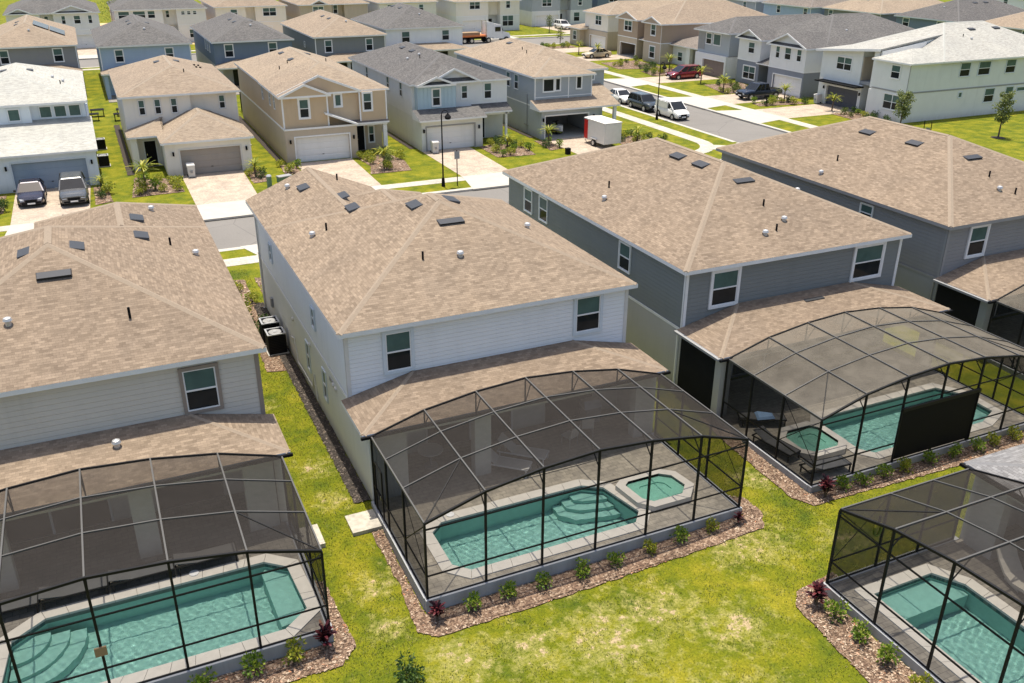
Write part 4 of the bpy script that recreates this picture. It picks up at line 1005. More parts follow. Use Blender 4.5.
def rake(H, x0, x1, y, z, pitch, mat='white', over=0.0, tri=None):
    xm = (x0 + x1) / 2; zr = z + (x1 - x0) / 2 * pitch
    for a, b in (((x0, z), (xm, zr)), ((xm, zr), (x1, z))):
        mb = MB(); mb.hull([(a[0], y - 0.06, a[1] - 0.17), (b[0], y - 0.06, b[1] - 0.17), (b[0], y - 0.06, b[1] + 0.03), (a[0], y - 0.06, a[1] + 0.03)], [(a[0], y - 0.006, a[1] - 0.17), (b[0], y - 0.006, b[1] - 0.17), (b[0], y - 0.006, b[1] + 0.03), (a[0], y - 0.006, a[1] + 0.03)]); mb.build('rake_board', [mat], H)
rake(H, -0.3, 4.25, -0.35, 5.75, 0.43); rake(H, -0.32, 7.2, 0.45, 5.79, 0.40)
garage(H, 0.85, 5.65, -0.25, 2.2, 'garage_white'); door(H, 7.0, 7.75, 2.4, 2.3)
window(H, 'f', 0, 1.5, 2.3, 3.85, 5.4, 'white', 0.14); window(H, 'f', 0.8, 4.85, 5.4, 4.5, 5.5, 'white', 0.14, style='plain'); window(H, 'f', 0.5, 7.35, 8.1, 4.0, 5.5, 'white', 0.12)
window(H, 'f', 2.4, 8.2, 8.7, 0.7, 2.2, 'white', 0.08)
part(H, 'band', 'white', (0, 6.42, -0.29, -0.25, 2.86, 3.02), (-0.03, 0, -0.25, 22.9, 2.86, 3.02)); part(H, 'corner_trim', 'white', (-0.02, 0.12, -0.02, 0.0, 3.0, 5.6), (3.9, 4.03, -0.02, 0, 3.0, 5.6), (6.95, 7.08, 0.47, 0.5, 3.0, 5.6), (9.4, 9.52, 0.47, 0.5, 3.0, 5.6))
mb = MB(); mb.hull([(3.6, -0.5, 4.06), (6.5, -0.5, 2.9), (6.5, -0.5, 3.06), (3.6, -0.5, 4.22)], [(3.6, 0.8, 4.06), (6.5, 0.8, 2.9), (6.5, 0.8, 3.06), (3.6, 0.8, 4.22)]); mb.build('slant_trim', ['white'], H)
lean_roof(H, 6.2, 9.6, 0.2, 0.78, 2.98, 0.35, 'shingle_brown', 'white', False, False)
part(H, 'porch_ceiling', 'white', (6.4, 9.45, 0.3, 2.4, 2.70, 2.8)); part(H, 'column', 'white', (9.05, 9.4, 0.4, 0.75, 0, 2.7))
for x in (0.4, 6.05): wall_lamp(H, x, -0.25)
for (u0, u1) in ((8.5, 9.1), (5.0, 5.6), (3.0, 3.6)): window(H, 'l', 0, u0, u1, 4.2, 5.5, 'offwhite', 0.05)
put_vents(Ro, [('v', 3.6, 12, 7.25, 'l'), ('v', 5.8, 15, 7.32, 'r'), ('v', 3.7, 17, 7.28, 'l'), ('p', 3.0, 11, 7.0, 'l'), ('p', 2.0, 10, 6.62, 'l'), ('p', 7.0, 12, 6.85, 'r')], math.atan(.38))

# white house with pale blue batten gable
H = front_house('white house with a pale blue batten panel, twin white gables and a charcoal roof', (20.4, 52.3, 0))
mb = MB(); slab(mb, 0, 6.1, 0.2, 0.6, -0.2, 2.85, [(0.5, 5.25, -0.2, 2.2)]); mb.box(0, 6.1, 0.6, 23.2, -0.2, 2.85); mb.box(6.1, 9.7, 3.6, 23.2, -0.2, 2.85); mb.build('wall', ['stucco_sage'], H)
mb = MB(); mb.box(0.25, 4.05, 1.7, 3, 2.85, 5.66); mb.build('batten_wall', ['batten_blue'], H)
mb = MB(); mb.box(0, 9.7, 2.6, 23.2, 2.85, 5.66); mb.build('upper_wall', ['stucco_white'], H)
Ro = roof(H, [(-0.3, 10.0, 2.3, 23.5, 5.8, dict(pitch=0.38))], 'shingle_dark', 'white')
roof(H, [(0.1, 3.9, 1.25, 5, 5.8, dict(pitch=0.38, axis='y', e0='g', pent=0.22)), (1.5, 6.7, 2.1, 8, 5.84, dict(pitch=0.47, axis='y', e0='g', pent=0.3))], 'shingle_dark', 'white', 'stucco_white', name='gable_roof', caps=False)
rake(H, 0.1, 3.9, 1.25, 5.8, 0.38); rake(H, 1.5, 6.7, 2.1, 5.84, 0.47)
lean_roof(H, -0.35, 6.3, -0.45, 1.7, 2.95, 0.3, 'shingle_dark', 'white', False, False)
lean_roof(H, 4.5, 10.0, 0.8, 2.6, 3.35, 0.35, 'shingle_brown', 'white', False, False, name='upper_porch_roof') if False else lean_roof(H, 5.9, 9.7, 1.3, 2.6, 2.97, 0.45, 'shingle_dark', 'white', False, False, name='entry_roof')
garage(H, 0.5, 5.25, 0.2, 2.2, 'garage_white', frame='greytrim'); door(H, 6.9, 7.7, 3.6, 2.2)
window(H, 'f', 1.7, 1.7, 2.45, 3.85, 5.35, 'white', 0.1); window(H, 'f', 2.6, 4.95, 5.55, 4.15, 5.35, 'white', 0.1); window(H, 'f', 2.6, 7.3, 8.05, 4.0, 5.45, 'white', 0.1)
part(H, 'column', 'white', (9.1, 9.3, 1.6, 1.8, 0, 2.82)); part(H, 'beam', 'white', (6.1, 9.5, 1.6, 1.8, 2.62, 2.81))
for x in (0.2, 5.7): wall_lamp(H, x, 0.2)
for (u0, u1) in ((17, 17.6), (9.6, 10.3), (5.5, 6.2)): window(H, 'l', 0, u0, u1, 4.2, 5.5, 'offwhite', 0.05)
window(H, 'l', 0, 10.5, 11.1, 1.1, 2.3, 'offwhite', 0.05)
put_vents(Ro, [('v', 3.9, 16.6, 7.38, 'l'), ('v', 5.9, 14, 7.35, 'r'), ('v', 3.9, 13.5, 7.38, 'l'), ('p', 3.3, 9.5, 7.1, 'l'), ('h', 2.5, 11, 6.85, 'l'), ('h', 3.6, 10.6, 7.25, 'l')], math.atan(.38))

# grey house with open garage
H = front_house('blue grey house with its garage door open and a porch on the right', (32.9, 52.9, 0))
mb = MB(); slab(mb, 0, 6.4, 0, 0.3, -0.2, 2.85, [(0.45, 5.2, -0.2, 2.2)]); mb.box(0, 0.25, 0.3, 6.2, -0.2, 2.85); mb.box(6.15, 6.4, 0.3, 6.2, -0.2, 2.85); mb.box(0, 9.5, 6.2, 22.4, -0.2, 2.85); mb.box(6.4, 9.5, 4.6, 6.2, -0.2, 2.85); mb.build('wall', ['stucco_bluegrey'], H)
part(H, 'garage_floor', 'concrete', (0.26, 6.14, -0.3, 6.19, -0.1, 0.03)); part(H, 'garage_interior', 'greytrim', (0.26, 6.14, 6.1, 6.19, 0.03, 2.6))
mb = MB(); mb.box(0, 6.4, 1.6, 22.4, 2.85, 5.66); mb.box(6.4, 9.4, 4.4, 22.4, 2.85, 5.66); mb.build('upper_wall', ['siding_bluegrey'], H)
Ro = roof(H, [(-0.25, 9.7, 4.1, 22.7, 5.8, dict(pitch=0.37)), (-0.255, 6.7, 1.25, 12, 5.805, dict(pitch=0.37, axis='y', cap_from=99))], 'shingle_buff', 'white')
lean_roof(H, -0.5, 8.6, -0.55, 1.6, 2.93, 0.3, 'shingle_buff', 'white', False, False)
lean_roof(H, 6.4, 9.0, 1.6, 4.4, 3.58, 0.25, 'shingle_buff', 'white', False, False, name='upper_porch_roof')
garage(H, 0.45, 5.2, 0, 2.2, 'garage_white', True)
window(H, 'f', 1.6, 0.95, 2.1, 4.3, 5.5, 'white', 0.09, style='dark'); window(H, 'f', 1.6, 2.3, 2.8, 4.35, 5.5, 'white', 0.09, style='dark'); window(H, 'f', 1.6, 4.65, 5.2, 4.4, 5.55, 'white', 0.09, style='dark'); window(H, 'f', 4.4, 7.4, 8.2, 4.7, 5.4, 'white', 0.09, style='plain')
part(H, 'corner_trim', 'white', (-0.02, 0.1, 1.57, 1.6, 2.95, 5.6), (3.7, 3.8, 1.57, 1.6, 2.95, 5.6), (6.32, 6.42, 1.57, 1.6, 2.95, 5.6)); part(H, 'band', 'white', (-0.02, 0, 0, 22.4, 2.86, 2.98), (0, 6.4, 1.58, 1.6, 3.75, 3.82))
part(H, 'column', 'white', (8.05, 8.35, -0.2, 0.1, 0, 2.75)); 
for x in (0.2, 5.8): wall_lamp(H, x, 0)
for u0, u1 in ((7.4, 8.3), (5.4, 6.3)): window(H, 'l', 0, u0, u1, 4.05, 5.45, 'white', 0.05)
window(H, 'l', 0, 15, 15.6, 4.6, 5.3, 'white', 0.05, style='plain')
mb = MB(); mb.bar((-0.04, 3.2, 0.3), (-0.04, 3.2, 3.9), 0.06); mb.bar((-0.04, 3.9, 0.9), (-0.04, 2.9, 0.9), 0.06); mb.build('pipe', ['greytrim'], H)
put_vents(Ro, [('v', 3.9, 16, 7.3, 'l'), ('v', 5.6, 14.5, 7.28, 'r'), ('p', 3.3, 11.5, 7.05, 'l'), ('p', 2.9, 9.6, 6.95, 'l')], math.atan(.37))

# ------------------------------------------------------------------ next row back, rear walls in view
def rear_house(label, x0, x1, y, wall, shing, fascia='white', wins=(), ytop=118, lanai='shingle_buff', trim='white', corner='white', vents=True, low='stucco_greygreen', side=()):
    H = front_house(label, (x0, y, 0)); W = x1 - x0; D = ytop - y
    walls(H, [(0, W, 0, D, -0.2, 2.9)], [low])
    walls(H, [(0.01, W - 0.01, 0.01, D, 2.9, 5.66)], [wall], 'upper_wall')
    part(H, 'corner_trim', corner, (-0.02, 0.1, -0.015, 0.01, 2.9, 5.62), (W - 0.1, W + 0.02, -0.015, 0.01, 2.9, 5.62))
    Ro = roof(H, [(-0.3, W + 0.3, -0.3, D + 0.3, 5.8)], shing, fascia)
    lean_roof(H, -0.3, W + 0.3, -3.0, 0, 2.95, 0.22, lanai, fascia, name='lanai_roof')
    for x in (0.0, W * 0.36, W - 0.4): part(H, 'column', low, (x, x + 0.4, -2.8, -2.4, 0, 2.8))
    part(H, 'sliding_door', 'glass_dark', (W * .2, W * .8, -0.04, 0, 0.1, 2.3))
    part(H, 'patio_slab', 'deck_paver_dark', (0, W, -5.2, -0.05, -0.1, 0.05))
    for (a, b, z0, z1) in wins: window(H, 'f', 0.01, a, b, z0, z1, trim, 0.09)
    for (a, b, z0, z1) in side: window(H, 'l', 0.0, a, b, z0, z1, trim, 0.05)
    z = 5.8 + (W / 2 + 0.3) * 5 / 12
    if vents: put_vents(Ro, [('v', W / 2 - 1.0, W / 2 + 1.8, z - 0.45, 'l'), ('v', W / 2 + 1.0, W / 2 + 2.2, z - 0.45, 'r'), ('h', W / 2 + 0.4, 3.2, 5.8 + 3.5 * 5 / 12 - 0.02, 'f'), ('v', W / 2 - 1.0, W / 2 + 5.5, z - 0.45, 'l')])
    return H, Ro, W
Hc, Ro, W = rear_house('grey rear walled house with solar panels on its buff roof, at the left edge', -18.0, -7.4, 100.2, 'siding_grey', 'shingle_buff', wins=((2.2, 3.1, 3.9, 5.4), (8.0, 9.0, 3.9, 5.4)), ytop=122)
sp = MB()
zr = 5.8 + (W / 2 + 0.3) * 5 / 12
for k in range(5):     # panels lie on the right and the left slope
    for q in range(2):
        a = W / 2 + 0.9 + q * 1.75; y = 4.9 + k * 1.1 + q * 0.0
        if y > a - W / 2 + 0.0:
            z = lambda x: zr - abs(x - W / 2) * 5 / 12 + 0.12
            sp.hull([(a, y, z(a)), (a + 1.65, y, z(a + 1.65)), (a + 1.65, y + 1.04, z(a + 1.65)), (a, y + 1.04, z(a))], [(a, y, z(a) + .05), (a + 1.65, y, z(a + 1.65) + .05), (a + 1.65, y + 1.04, z(a + 1.65) + .05), (a, y + 1.04, z(a) + .05)])
sp.build('solar_array', ['solar'], Ro)
rear_house('light blue rear walled house with a charcoal roof', -4.9, 5.6, 96.8, 'siding_lightblue', 'shingle_dark', wins=((1.7, 2.6, 3.9, 5.3), (7.5, 8.4, 3.9, 5.3)), low='siding_lightblue')
rear_house('dusk blue rear walled house with a charcoal roof', 8.4, 18.2, 96.5, 'siding_dusk', 'shingle_dark', wins=((1.3, 2.3, 3.9, 5.4), (6.8, 7.8, 3.9, 5.4)), side=((4, 4.7, 4.1, 5.4), (6, 6.7, 4.1, 5.4), (8, 8.7, 4.1, 5.4)), corner='siding_dusk')
H, Ro, W = rear_house('slate rear walled house with white corners and solar panels on its buff roof', 21.4, 31.0, 97.2, 'siding_slate', 'shingle_buff', wins=((1.3, 2.2, 3.8, 5.3), (6.9, 7.8, 3.8, 5.3)), side=((6, 6.6, 3.9, 4.6),))
sp = MB(); zr = 5.8 + (W / 2 + 0.3) * 5 / 12; z = lambda x: zr - abs(x - W / 2) * 5 / 12 + 0.1
for k in range(4):
    for q in range(2):
        a = W / 2 + 0.7 + q * 1.75; y = 6.3 + k * 1.12
        sp.hull([(a, y, z(a)), (a + 1.65, y, z(a + 1.65)), (a + 1.65, y + 1.04, z(a + 1.65)), (a, y + 1.04, z(a))], [(a, y, z(a) + .05), (a + 1.65, y, z(a + 1.65) + .05), (a + 1.65, y + 1.04, z(a + 1.65) + .05), (a, y + 1.04, z(a) + .05)])
sp.build('solar_array', ['solar'], Ro)
rear_house('white rear walled house with a charcoal roof, left of the orange flatbed truck', 33.2, 45.0, 104.0, 'siding_white', 'shingle_dark', wins=((2.4, 3.6, 3.8, 5.3), (8.6, 9.7, 3.9, 5.3)), low='stucco_white', ytop=121)

# ------------------------------------------------------------------ farthest row, fronts facing us
def far_front(label, x0, x1, y, up, low, shing, gar, wins, lowwins=(), gables=(), recess=None, entry=None, depth=20, trim='white', glow='garage_white', dy=0, garz=2.2):
    H = front_house(label, (x0, y, 0)); W = x1 - x0
    mb = MB(); g0, g1_ = gar
    if recess:
        a, b = recess
        slab(mb, 0, a, 0, 0.3, -0.2, 3.0, [(g0, g1_, -0.2, garz)] if g1_ <= a else []); slab(mb, b, W, 0, 0.3, -0.2, 3.0, [(g0, g1_, -0.2, garz)] if g0 >= b else [])
        mb.box(0, a, 0.3, 2.2, -0.2, 3.0); mb.box(b, W, 0.3, 2.2, -0.2, 3.0); mb.box(0, W, 2.2, depth, -0.2, 3.0)
    else:
        slab(mb, 0, W, 0, 0.3, -0.2, 3.0, [(g0, g1_, -0.2, garz)]); mb.box(0, W, 0.3, depth, -0.2, 3.0)
    mb.build('wall', [low], H)
    mb = MB()
    if recess: mb.box(0, recess[0], 0.02, depth, 3.0, 5.66); mb.box(recess[1], W, 0.02, depth, 3.0, 5.66); mb.box(recess[0], recess[1], 1.4, depth, 3.0, 5.66)
    else: mb.box(0, W, 0.02, depth, 3.0, 5.66)
    mb.build('upper_wall', [up], H)
    Ro = roof(H, [(-0.35, W + 0.35, -0.35, depth + 0.3, 5.8)], shing, 'white')
    for (a, b, pt) in gables:
        roof(H, [(a, b, -0.6, 5, 5.82, dict(pitch=pt, axis='y', e0='g', pent=0.2))], shing, 'white', up, name='gable_roof', caps=False); rake(H, a, b, -0.6, 5.82, pt)
    garage(H, g0, g1_, 0, garz, glow)
    for (a, b, z0, z1, ml) in wins: window(H, 'f', 0.02 if not (recess and recess[0] < a < recess[1]) else 1.4, a, b, z0, z1, trim, 0.1, ml)
    for (a, b, z0, z1, ml) in lowwins: window(H, 'f', 0, a, b, z0, z1, trim, 0.1, ml)
    if entry: door(H, entry[0], entry[1], 2.2 if recess else 0, 2.2)
    part(H, 'band', trim, (0, recess[0] if recess else W, -0.02, 0, 2.92, 3.06), *([(recess[1], W, -0.02, 0, 2.92, 3.06)] if recess else []))
    return H, Ro, W
far_front('white house with twin white gables behind the solar roofed house, top left corner', -17.2, -3.2, 149.5, 'stucco_white', 'stucco_white', 'shingle_dark', (9.0, 13.6), ((2.0, 2.9, 4.0, 5.3, 1), (8.2, 8.8, 4.0, 5.3, 1), (10.1, 11.1, 4.0, 5.3, 1), (12.3, 12.9, 4.0, 5.3, 1), (5.6, 6.2, 4.3, 5.2, 1)), gables=((0.0, 4.0, 0.4), (6.8, 13.2, 0.35)), recess=(5.0, 7.0))
far_front('white and grey panelled house with charcoal roof, second house of the farthest row', -0.6, 14.6, 152.0, 'stucco_white', 'stucco_white', 'shingle_dark', (3.0, 8.0), ((0.6, 2.4, 4.3, 5.5, 1), (3.0, 5.0, 4.3, 5.5, 1), (5.4, 6.6, 4.3, 5.5, 1), (8.5, 9.1, 4.2, 5.4, 1), (11, 11.6, 4.7, 5.3, 1), (12, 12.6, 4.7, 5.3, 1), (13, 13.6, 4.7, 5.3, 1)), recess=(7.9, 10.2), lowwins=((12, 14, 0.8, 2.2, 1),))
far_front('cream house with buff roof, third house of the farthest row', 16.4, 29.0, 152.5, 'stucco_cream', 'stucco_cream', 'shingle_buff', (5.0, 9.8), ((2.6, 3.8, 4.1, 5.3, 1), (8.4, 10.8, 4.0, 5.4, 2)), recess=(5.3, 7.0))
far_front('olive grey house with a small gable and buff roof, fourth house of the farthest row', 31.6, 44.6, 152.0, 'stucco_tan2', 'stucco_greygreen', 'shingle_buff', (7.6, 12.4), ((2.4, 4.4, 4.2, 5.4, 2), (6.6, 7.4, 4.0, 5.5, 1)), gables=((1.8, 5.2, 0.45),), recess=(6.0, 8.4))
far_front('beige house with small double windows, fifth house of the farthest row', 46.8, 58.4, 151.5, 'stucco_cream', 'stucco_tan2', 'shingle_buff', (1.0, 5.8), ((1.6, 3.4, 4.2, 5.4, 2), (8, 8.9, 4.1, 5.3, 1)), lowwins=((8, 9, 0.8, 2.2, 1),))
far_front('white and tan house behind the semi truck, with a tall entry recess', 61.6, 75.4, 149.0, 'stucco_cream', 'stucco_white', 'shingle_buff', (1.4, 6.4), ((2.9, 5.1, 4.3, 5.8, 2), (10.8, 11.7, 4.3, 5.8, 1)), lowwins=((10.0, 12.4, 0.9, 2.9, 2),), recess=(6.9, 9.5), entry=(7.6, 8.6))
far_front('grey white house with a white car in its drive, seventh house of the farthest row', 80.6, 95.0, 154.0, 'stucco_bluegrey', 'stucco_white', 'shingle_dark', (0.9, 6.3), ((2.4, 4.6, 4.0, 5.3, 2), (11, 11.9, 4.0, 5.3, 1)), lowwins=((10.0, 11.4, 0.8, 2.6, 1),), recess=(6.7, 9.2), entry=(7.4, 8.3))
far_front('dusk blue house at the end of the farthest row behind the tan houses', 97.5, 111, 156.0, 'siding_dusk', 'siding_dusk', 'shingle_dark', (1.4, 6.4), ((2.9, 5.1, 4.3, 5.5, 2), (9.8, 10.7, 4.3, 5.5, 1)))

# ------------------------------------------------------------------ houses across the side street (fronts facing left)
Q = -math.pi / 2
# corner house, pale green white
H = front_house('large white two storey corner house with a white roof, fin wall and dark garage door', (73.0, 58.9, 0), Q)
W = 14.1
mb = MB(); slab(mb, 0, 6.9, 0, 0.35, -0.3, 2.9, [(1.4, 6.5, -0.3, 2.2)]); mb.box(0, 6.9, 0.35, 3, -0.3, 2.9); mb.box(9.2, W, -0.9, 24, -0.3, 3.1); mb.box(0, 9.2, 3, 24, -0.3, 2.9); mb.box(8.8, 9.2, -0.9, 3, -0.3, 2.9)
mb.build('wall', ['stucco_white'], H)
mb = MB(); mb.box(9.22, W - 0.02, -0.88, 23.98, 3.1, 6.06); mb.hull([(0, 0, 2.9), (6.4, 0, 2.9), (6.4, 8.9, 2.9), (0, 8.9, 2.9)], [(0, 0, 6.0), (6.4, 0, 6.64), (6.4, 8.9, 7.6), (0, 8.9, 6.25)]); mb.hull([(6.4, 2.2, 2.9), (9.2, 2.2, 2.9), (9.2, 8.9, 2.9), (6.4, 8.9, 2.9)], [(6.4, 2.2, 6.87), (9.2, 2.2, 7.15), (9.2, 8.9, 8.1), (6.4, 8.9, 7.6)]); mb.box(0, 9.2, 8.9, 24, 2.9, 6.0); mb.hull([(8.3, -0.3, 2.9), (9.2, -0.3, 2.9), (9.2, 2.2, 2.9), (8.3, 2.2, 2.9)], [(8.3, -0.3, 6.8), (9.2, -0.3, 6.88), (9.2, 2.2, 7.1), (8.3, 2.2, 7.0)]); mb.build('upper_wall', ['stucco_green'], H)
part(H, 'balcony_floor', 'stucco_grey', (6.4, 8.3, 0.05, 2.2, 3.0, 3.35)); part(H, 'balcony_side', 'stucco_tan2', (6.42, 6.5, 0.1, 2.2, 3.4, 5.9)); 
Ro = roof(H, [(-0.35, W + 0.35, 3.4, 24.4, 6.2)], 'shingle_white', 'white')
Rb = roof(H, [(8.9, W + 0.34, -1.25, 12.0, 6.2, dict(axis='y'))], 'shingle_white', 'white', name='wing_roof', caps=False)
mb = MB(); mb.hull([(-0.5, -0.6, 5.95), (9.3, -0.6, 6.9), (9.3, 9.0, 8.2), (-0.5, 9.0, 6.2)], [(-0.5, -0.6, 6.15), (9.3, -0.6, 7.1), (9.3, 9.0, 8.4), (-0.5, 9.0, 6.4)], 0); mb.build('shed_roof', ['shingle_white'], H)
mb = MB(); mb.hull([(-0.5, -0.7, 5.9), (9.35, -0.7, 6.88), (9.35, -0.7, 7.14), (-0.5, -0.7, 6.16)], [(-0.5, -0.603, 5.9), (9.35, -0.603, 6.88), (9.35, -0.603, 7.14), (-0.5, -0.603, 6.16)]); mb.build('fascia', ['white'], H)
mb = MB(); mb.hull([(9.1, -0.3, 6.0), (9.4, -0.3, 6.0), (9.4, -0.3, 6.88), (9.1, -0.3, 6.86)], [(9.1, 6, 6.0), (9.4, 6, 6.0), (9.4, 6, 7.6), (9.1, 6, 7.6)]); mb.build('fin_wall', ['white'], H)
part(H, 'canopy', 'black', (0.6, 7.2, -1.3, 0.0, 2.66, 2.80)); 
garage(H, 1.4, 6.5, 0, 2.2, 'garage_dark'); door(H, 7.4, 8.3, 3.0, 2.2, 'greytrim')
window(H, 'f', 0, 2.5, 4.8, 4.2, 5.6, 'white', 0.1, 2); window(H, 'f', -0.9, 11.6, 12.8, 4.45, 5.8, 'white', 0.08); window(H, 'f', -0.9, 11.2, 13.6, 1.2, 2.75, 'white', 0.1, 2)
part(H, 'band', 'greytrim', (9.2, W + 0.02, -0.93, -0.9, 3.05, 3.2), (W, W + 0.03, -0.9, 24, 3.05, 3.2)); part(H, 'corner_trim', 'greytrim', (W - 0.02, W + 0.02, -0.92, -0.85, 3.2, 6.1))
for a, b in ((6.5, 8.0), (9.3, 11.1), (13.6, 15.1)): window(H, 'r', W, a, b, 4.45, 6.0 if False else 5.9, 'paleblue', 0.06, 1)
window(H, 'r', W, 7.0, 7.5, 2.2, 2.75, 'paleblue', 0.06, style='plain'); window(H, 'r', W, 11.1, 12.6, 1.4, 2.9, 'paleblue', 0.06); window(H, 'r', W, 14.4, 15.6, 1.4, 2.9, 'paleblue', 0.06); window(H, 'r', W, 16.2, 17.6, 2.3, 2.75, 'paleblue', 0.06, style='plain')
wall_lamp(H, 1.0, 0); wall_lamp(H, 6.75, 0)
put_vents(Ro, [('v', 5.6, 13.0, 8.65, 'l'), ('v', 8.6, 13.5, 8.65, 'r'), ('v', 8.6, 17.5, 8.65, 'r'), ('h', 10.6, 11.5, 7.75, 'r'), ('p', 10.0, 10.8, 8.0, 'r'), ('h', 12.5, 22, 7.0, 'r')])
# white gabled with blue grey base
H = front_house('white gabled house with a blue grey lower storey and a pickup in its drive', (73.0, 77.0, 0), Q)
W = 15.3
mb = MB(); mb.box(1.0, 5.6, 1.0, 23, -0.3, 3.0); mb.box(5.6, 8.7, 3.0, 23, -0.3, 3.0); slab(mb, 8.7, W, 0, 0.35, -0.3, 3.0, [(9.8, 15.0, -0.3, 2.2)]); mb.box(8.7, W, 0.35, 23, -0.3, 3.0); mb.build('wall', ['stucco_slate'], H)
mb = MB(); mb.box(1.0, 5.6, 1.0, 23, 3.0, 5.66); mb.box(5.6, 8.7, 3.2, 23, 3.0, 5.66); mb.box(8.7, W, 0, 23, 3.0, 5.66); mb.build('upper_wall', ['stucco_white'], H)
Ro = roof(H, [(0.6, W + 0.35, 2.6, 23.4, 5.8)], 'shingle_dark', 'white')
roof(H, [(0.6, 6.0, 0.6, 7, 5.82, dict(pitch=0.42, axis='y', e0='g', pent=0.25)), (8.3, W + 0.36, -0.4, 9, 5.83, dict(pitch=0.40, axis='y', e0='g', pent=0.28))], 'shingle_dark', 'white', 'stucco_white', name='gable_roof', caps=False)
rake(H, 0.6, 6.0, 0.6, 5.82, 0.42); rake(H, 8.3, W + 0.36, -0.4, 5.83, 0.40)
garage(H, 9.8, 15.0, 0, 2.2, 'garage_white'); door(H, 6.6, 7.5, 3.0, 2.2); lean_roof(H, 5.4, 9.0, 0.6, 3.2, 3.0, 0.3, 'shingle_dark', 'white', False, False)
window(H, 'f', 1.0, 3.1, 4.3, 4.0, 5.35, 'white', 0.08); window(H, 'f', 1.0, 2.5, 4.9, 0.7, 2.3, 'white', 0.12, 2)
for a, b in ((9.8, 10.5), (11.5, 12.6), (13.7, 14.5)): window(H, 'f', 0, a, b, 4.2, 5.6, 'white', 0.08)
part(H, 'band', 'white', (1.0, 5.6, 0.97, 1.0, 2.95, 3.08), (8.7, W + 0.02, -0.03, 0, 2.95, 3.08), (W, W + 0.03, 0, 23, 2.95, 3.08))
put_vents(Ro, [('v', 3.6, 7.5, 7.0, 'l'), ('v', 4.6, 11, 7.3, 'l'), ('v', 5.6, 13.5, 7.8, 'l'), ('w', 11.0, 9.5, 7.6, 'r'), ('v', 9.4, 12, 8.2, 'r'), ('v', 9.0, 16, 8.3, 'r'), ('h', 12, 9, 7.2, 'r')])
# grey house with red minivan
H = front_house('light grey house with an open brown garage, a single storey wing and a charcoal roof', (73.0, 95.0, 0), Q)
W = 17.0
mb = MB(); slab(mb, 9.8, W, 0.6, 0.95, -0.3, 2.95, [(11.7, 16.7, -0.3, 2.2)]); mb.box(9.8, W, 0.95, 23, -0.3, 2.95); mb.box(0, 4.6, 3.0, 20, -0.3, 2.85); mb.box(7.4, 9.8, 4.5, 20, -0.3, 2.85); mb.box(4.6, 7.4, 5.5, 20, -0.3, 2.85); mb.build('wall', ['stucco_white'], H)
mb = MB(); mb.box(9.7, W, 1.0, 23, 2.95, 5.9); mb.build('upper_wall', ['stucco_bluegrey'], H)
Ro = roof(H, [(9.2, W + 0.4, 0.4, 23.4, 6.05)], 'shingle_dark', 'white')
lean_roof(H, -0.4, 10, 2.3, 9, 2.95, 0.35, 'shingle_brown', 'white', True, False, name='wing_roof')
garage(H, 11.7, 16.7, 0.6, 2.2, 'garage_brown'); 
part(H, 'panel', 'greytrim', (9.8, 11.3, 0.96, 1.0, 3.4, 5.6)); window(H, 'f', 1.0, 11.6, 12.8, 4.2, 5.65, 'white', 0.08); window(H, 'f', 1.0, 13.3, 14.9, 4.2, 5.65, 'white', 0.08, style='plain')
window(H, 'f', 3.0, 2.0, 3.2, 0.6, 1.9, 'white', 0.08); part(H, 'white_pier', 'white', (4.6, 5.6, 2.6, 3.2, 0, 2.8)); door(H, 5.8, 6.7, 5.5, 2.2)
part(H, 'band', 'greytrim', (9.7, W + 0.02, 0.97, 1.0, 2.9, 3.02), (W, W + 0.03, 1.0, 23, 2.9, 3.02)); part(H, 'lower_panel', 'white', (W - 0.0, W + 0.015, 0.96, 6, 0, 2.88))
put_vents(Ro, [('w', 12.0, 5.5, 6.9, 'l'), ('v', 12, 9, 7.3, 'l'), ('v', 12, 14, 7.3, 'l')])
# two tan houses
H = front_house('tan twin gabled house with a dark open garage facing the side street', (73.7, 109.0, 0), Q)
W = 14.6
mb = MB(); slab(mb, 1.3, 7.3, 0.3, 0.6, -0.3, 3.0, [(2.3, 6.9, -0.3, 2.05)]); mb.box(1.3, 7.3, 6.5, 22, -0.3, 3.0); mb.box(1.3, 1.5, 0.6, 6.5, -0.3, 3.0); mb.box(7.1, 7.3, 0.6, 6.5, -0.3, 3.0); mb.box(7.3, 9.7, 3.5, 22, -0.3, 3.0); mb.box(9.7, W, 0, 22, -0.3, 3.0); mb.build('wall', ['stucco_tan2'], H)
part(H, 'garage_floor', 'concrete', (1.5, 7.1, 0.0, 6.5, -0.1, 0.03))
mb = MB(); mb.box(1.3, 7.3, 0.3, 22, 3.0, 5.66); mb.box(7.3, 9.7, 2.5, 22, 3.0, 5.66); mb.box(9.7, W, 0, 22, 3.0, 5.66); mb.build('upper_wall', ['siding_taupe'], H)
Ro = roof(H, [(0.9, W + 0.35, 1.6, 22.3, 5.8)], 'shingle_buff', 'white')
roof(H, [(1.0, 7.6, -0.1, 8, 5.82, dict(pitch=0.33, axis='y', e0='g')), (9.4, W + 0.36, -0.4, 7, 5.83, dict(pitch=0.34, axis='y', e0='g'))], 'shingle_buff', 'white', 'siding_taupe', name='gable_roof', caps=False)
rake(H, 1.0, 7.6, -0.1, 5.82, 0.33); rake(H, 9.4, W + 0.36, -0.4, 5.83, 0.34)
lean_roof(H, 7.0, 10.0, 0.6, 2.5, 3.0, 0.3, 'shingle_brown', 'white', False, False)
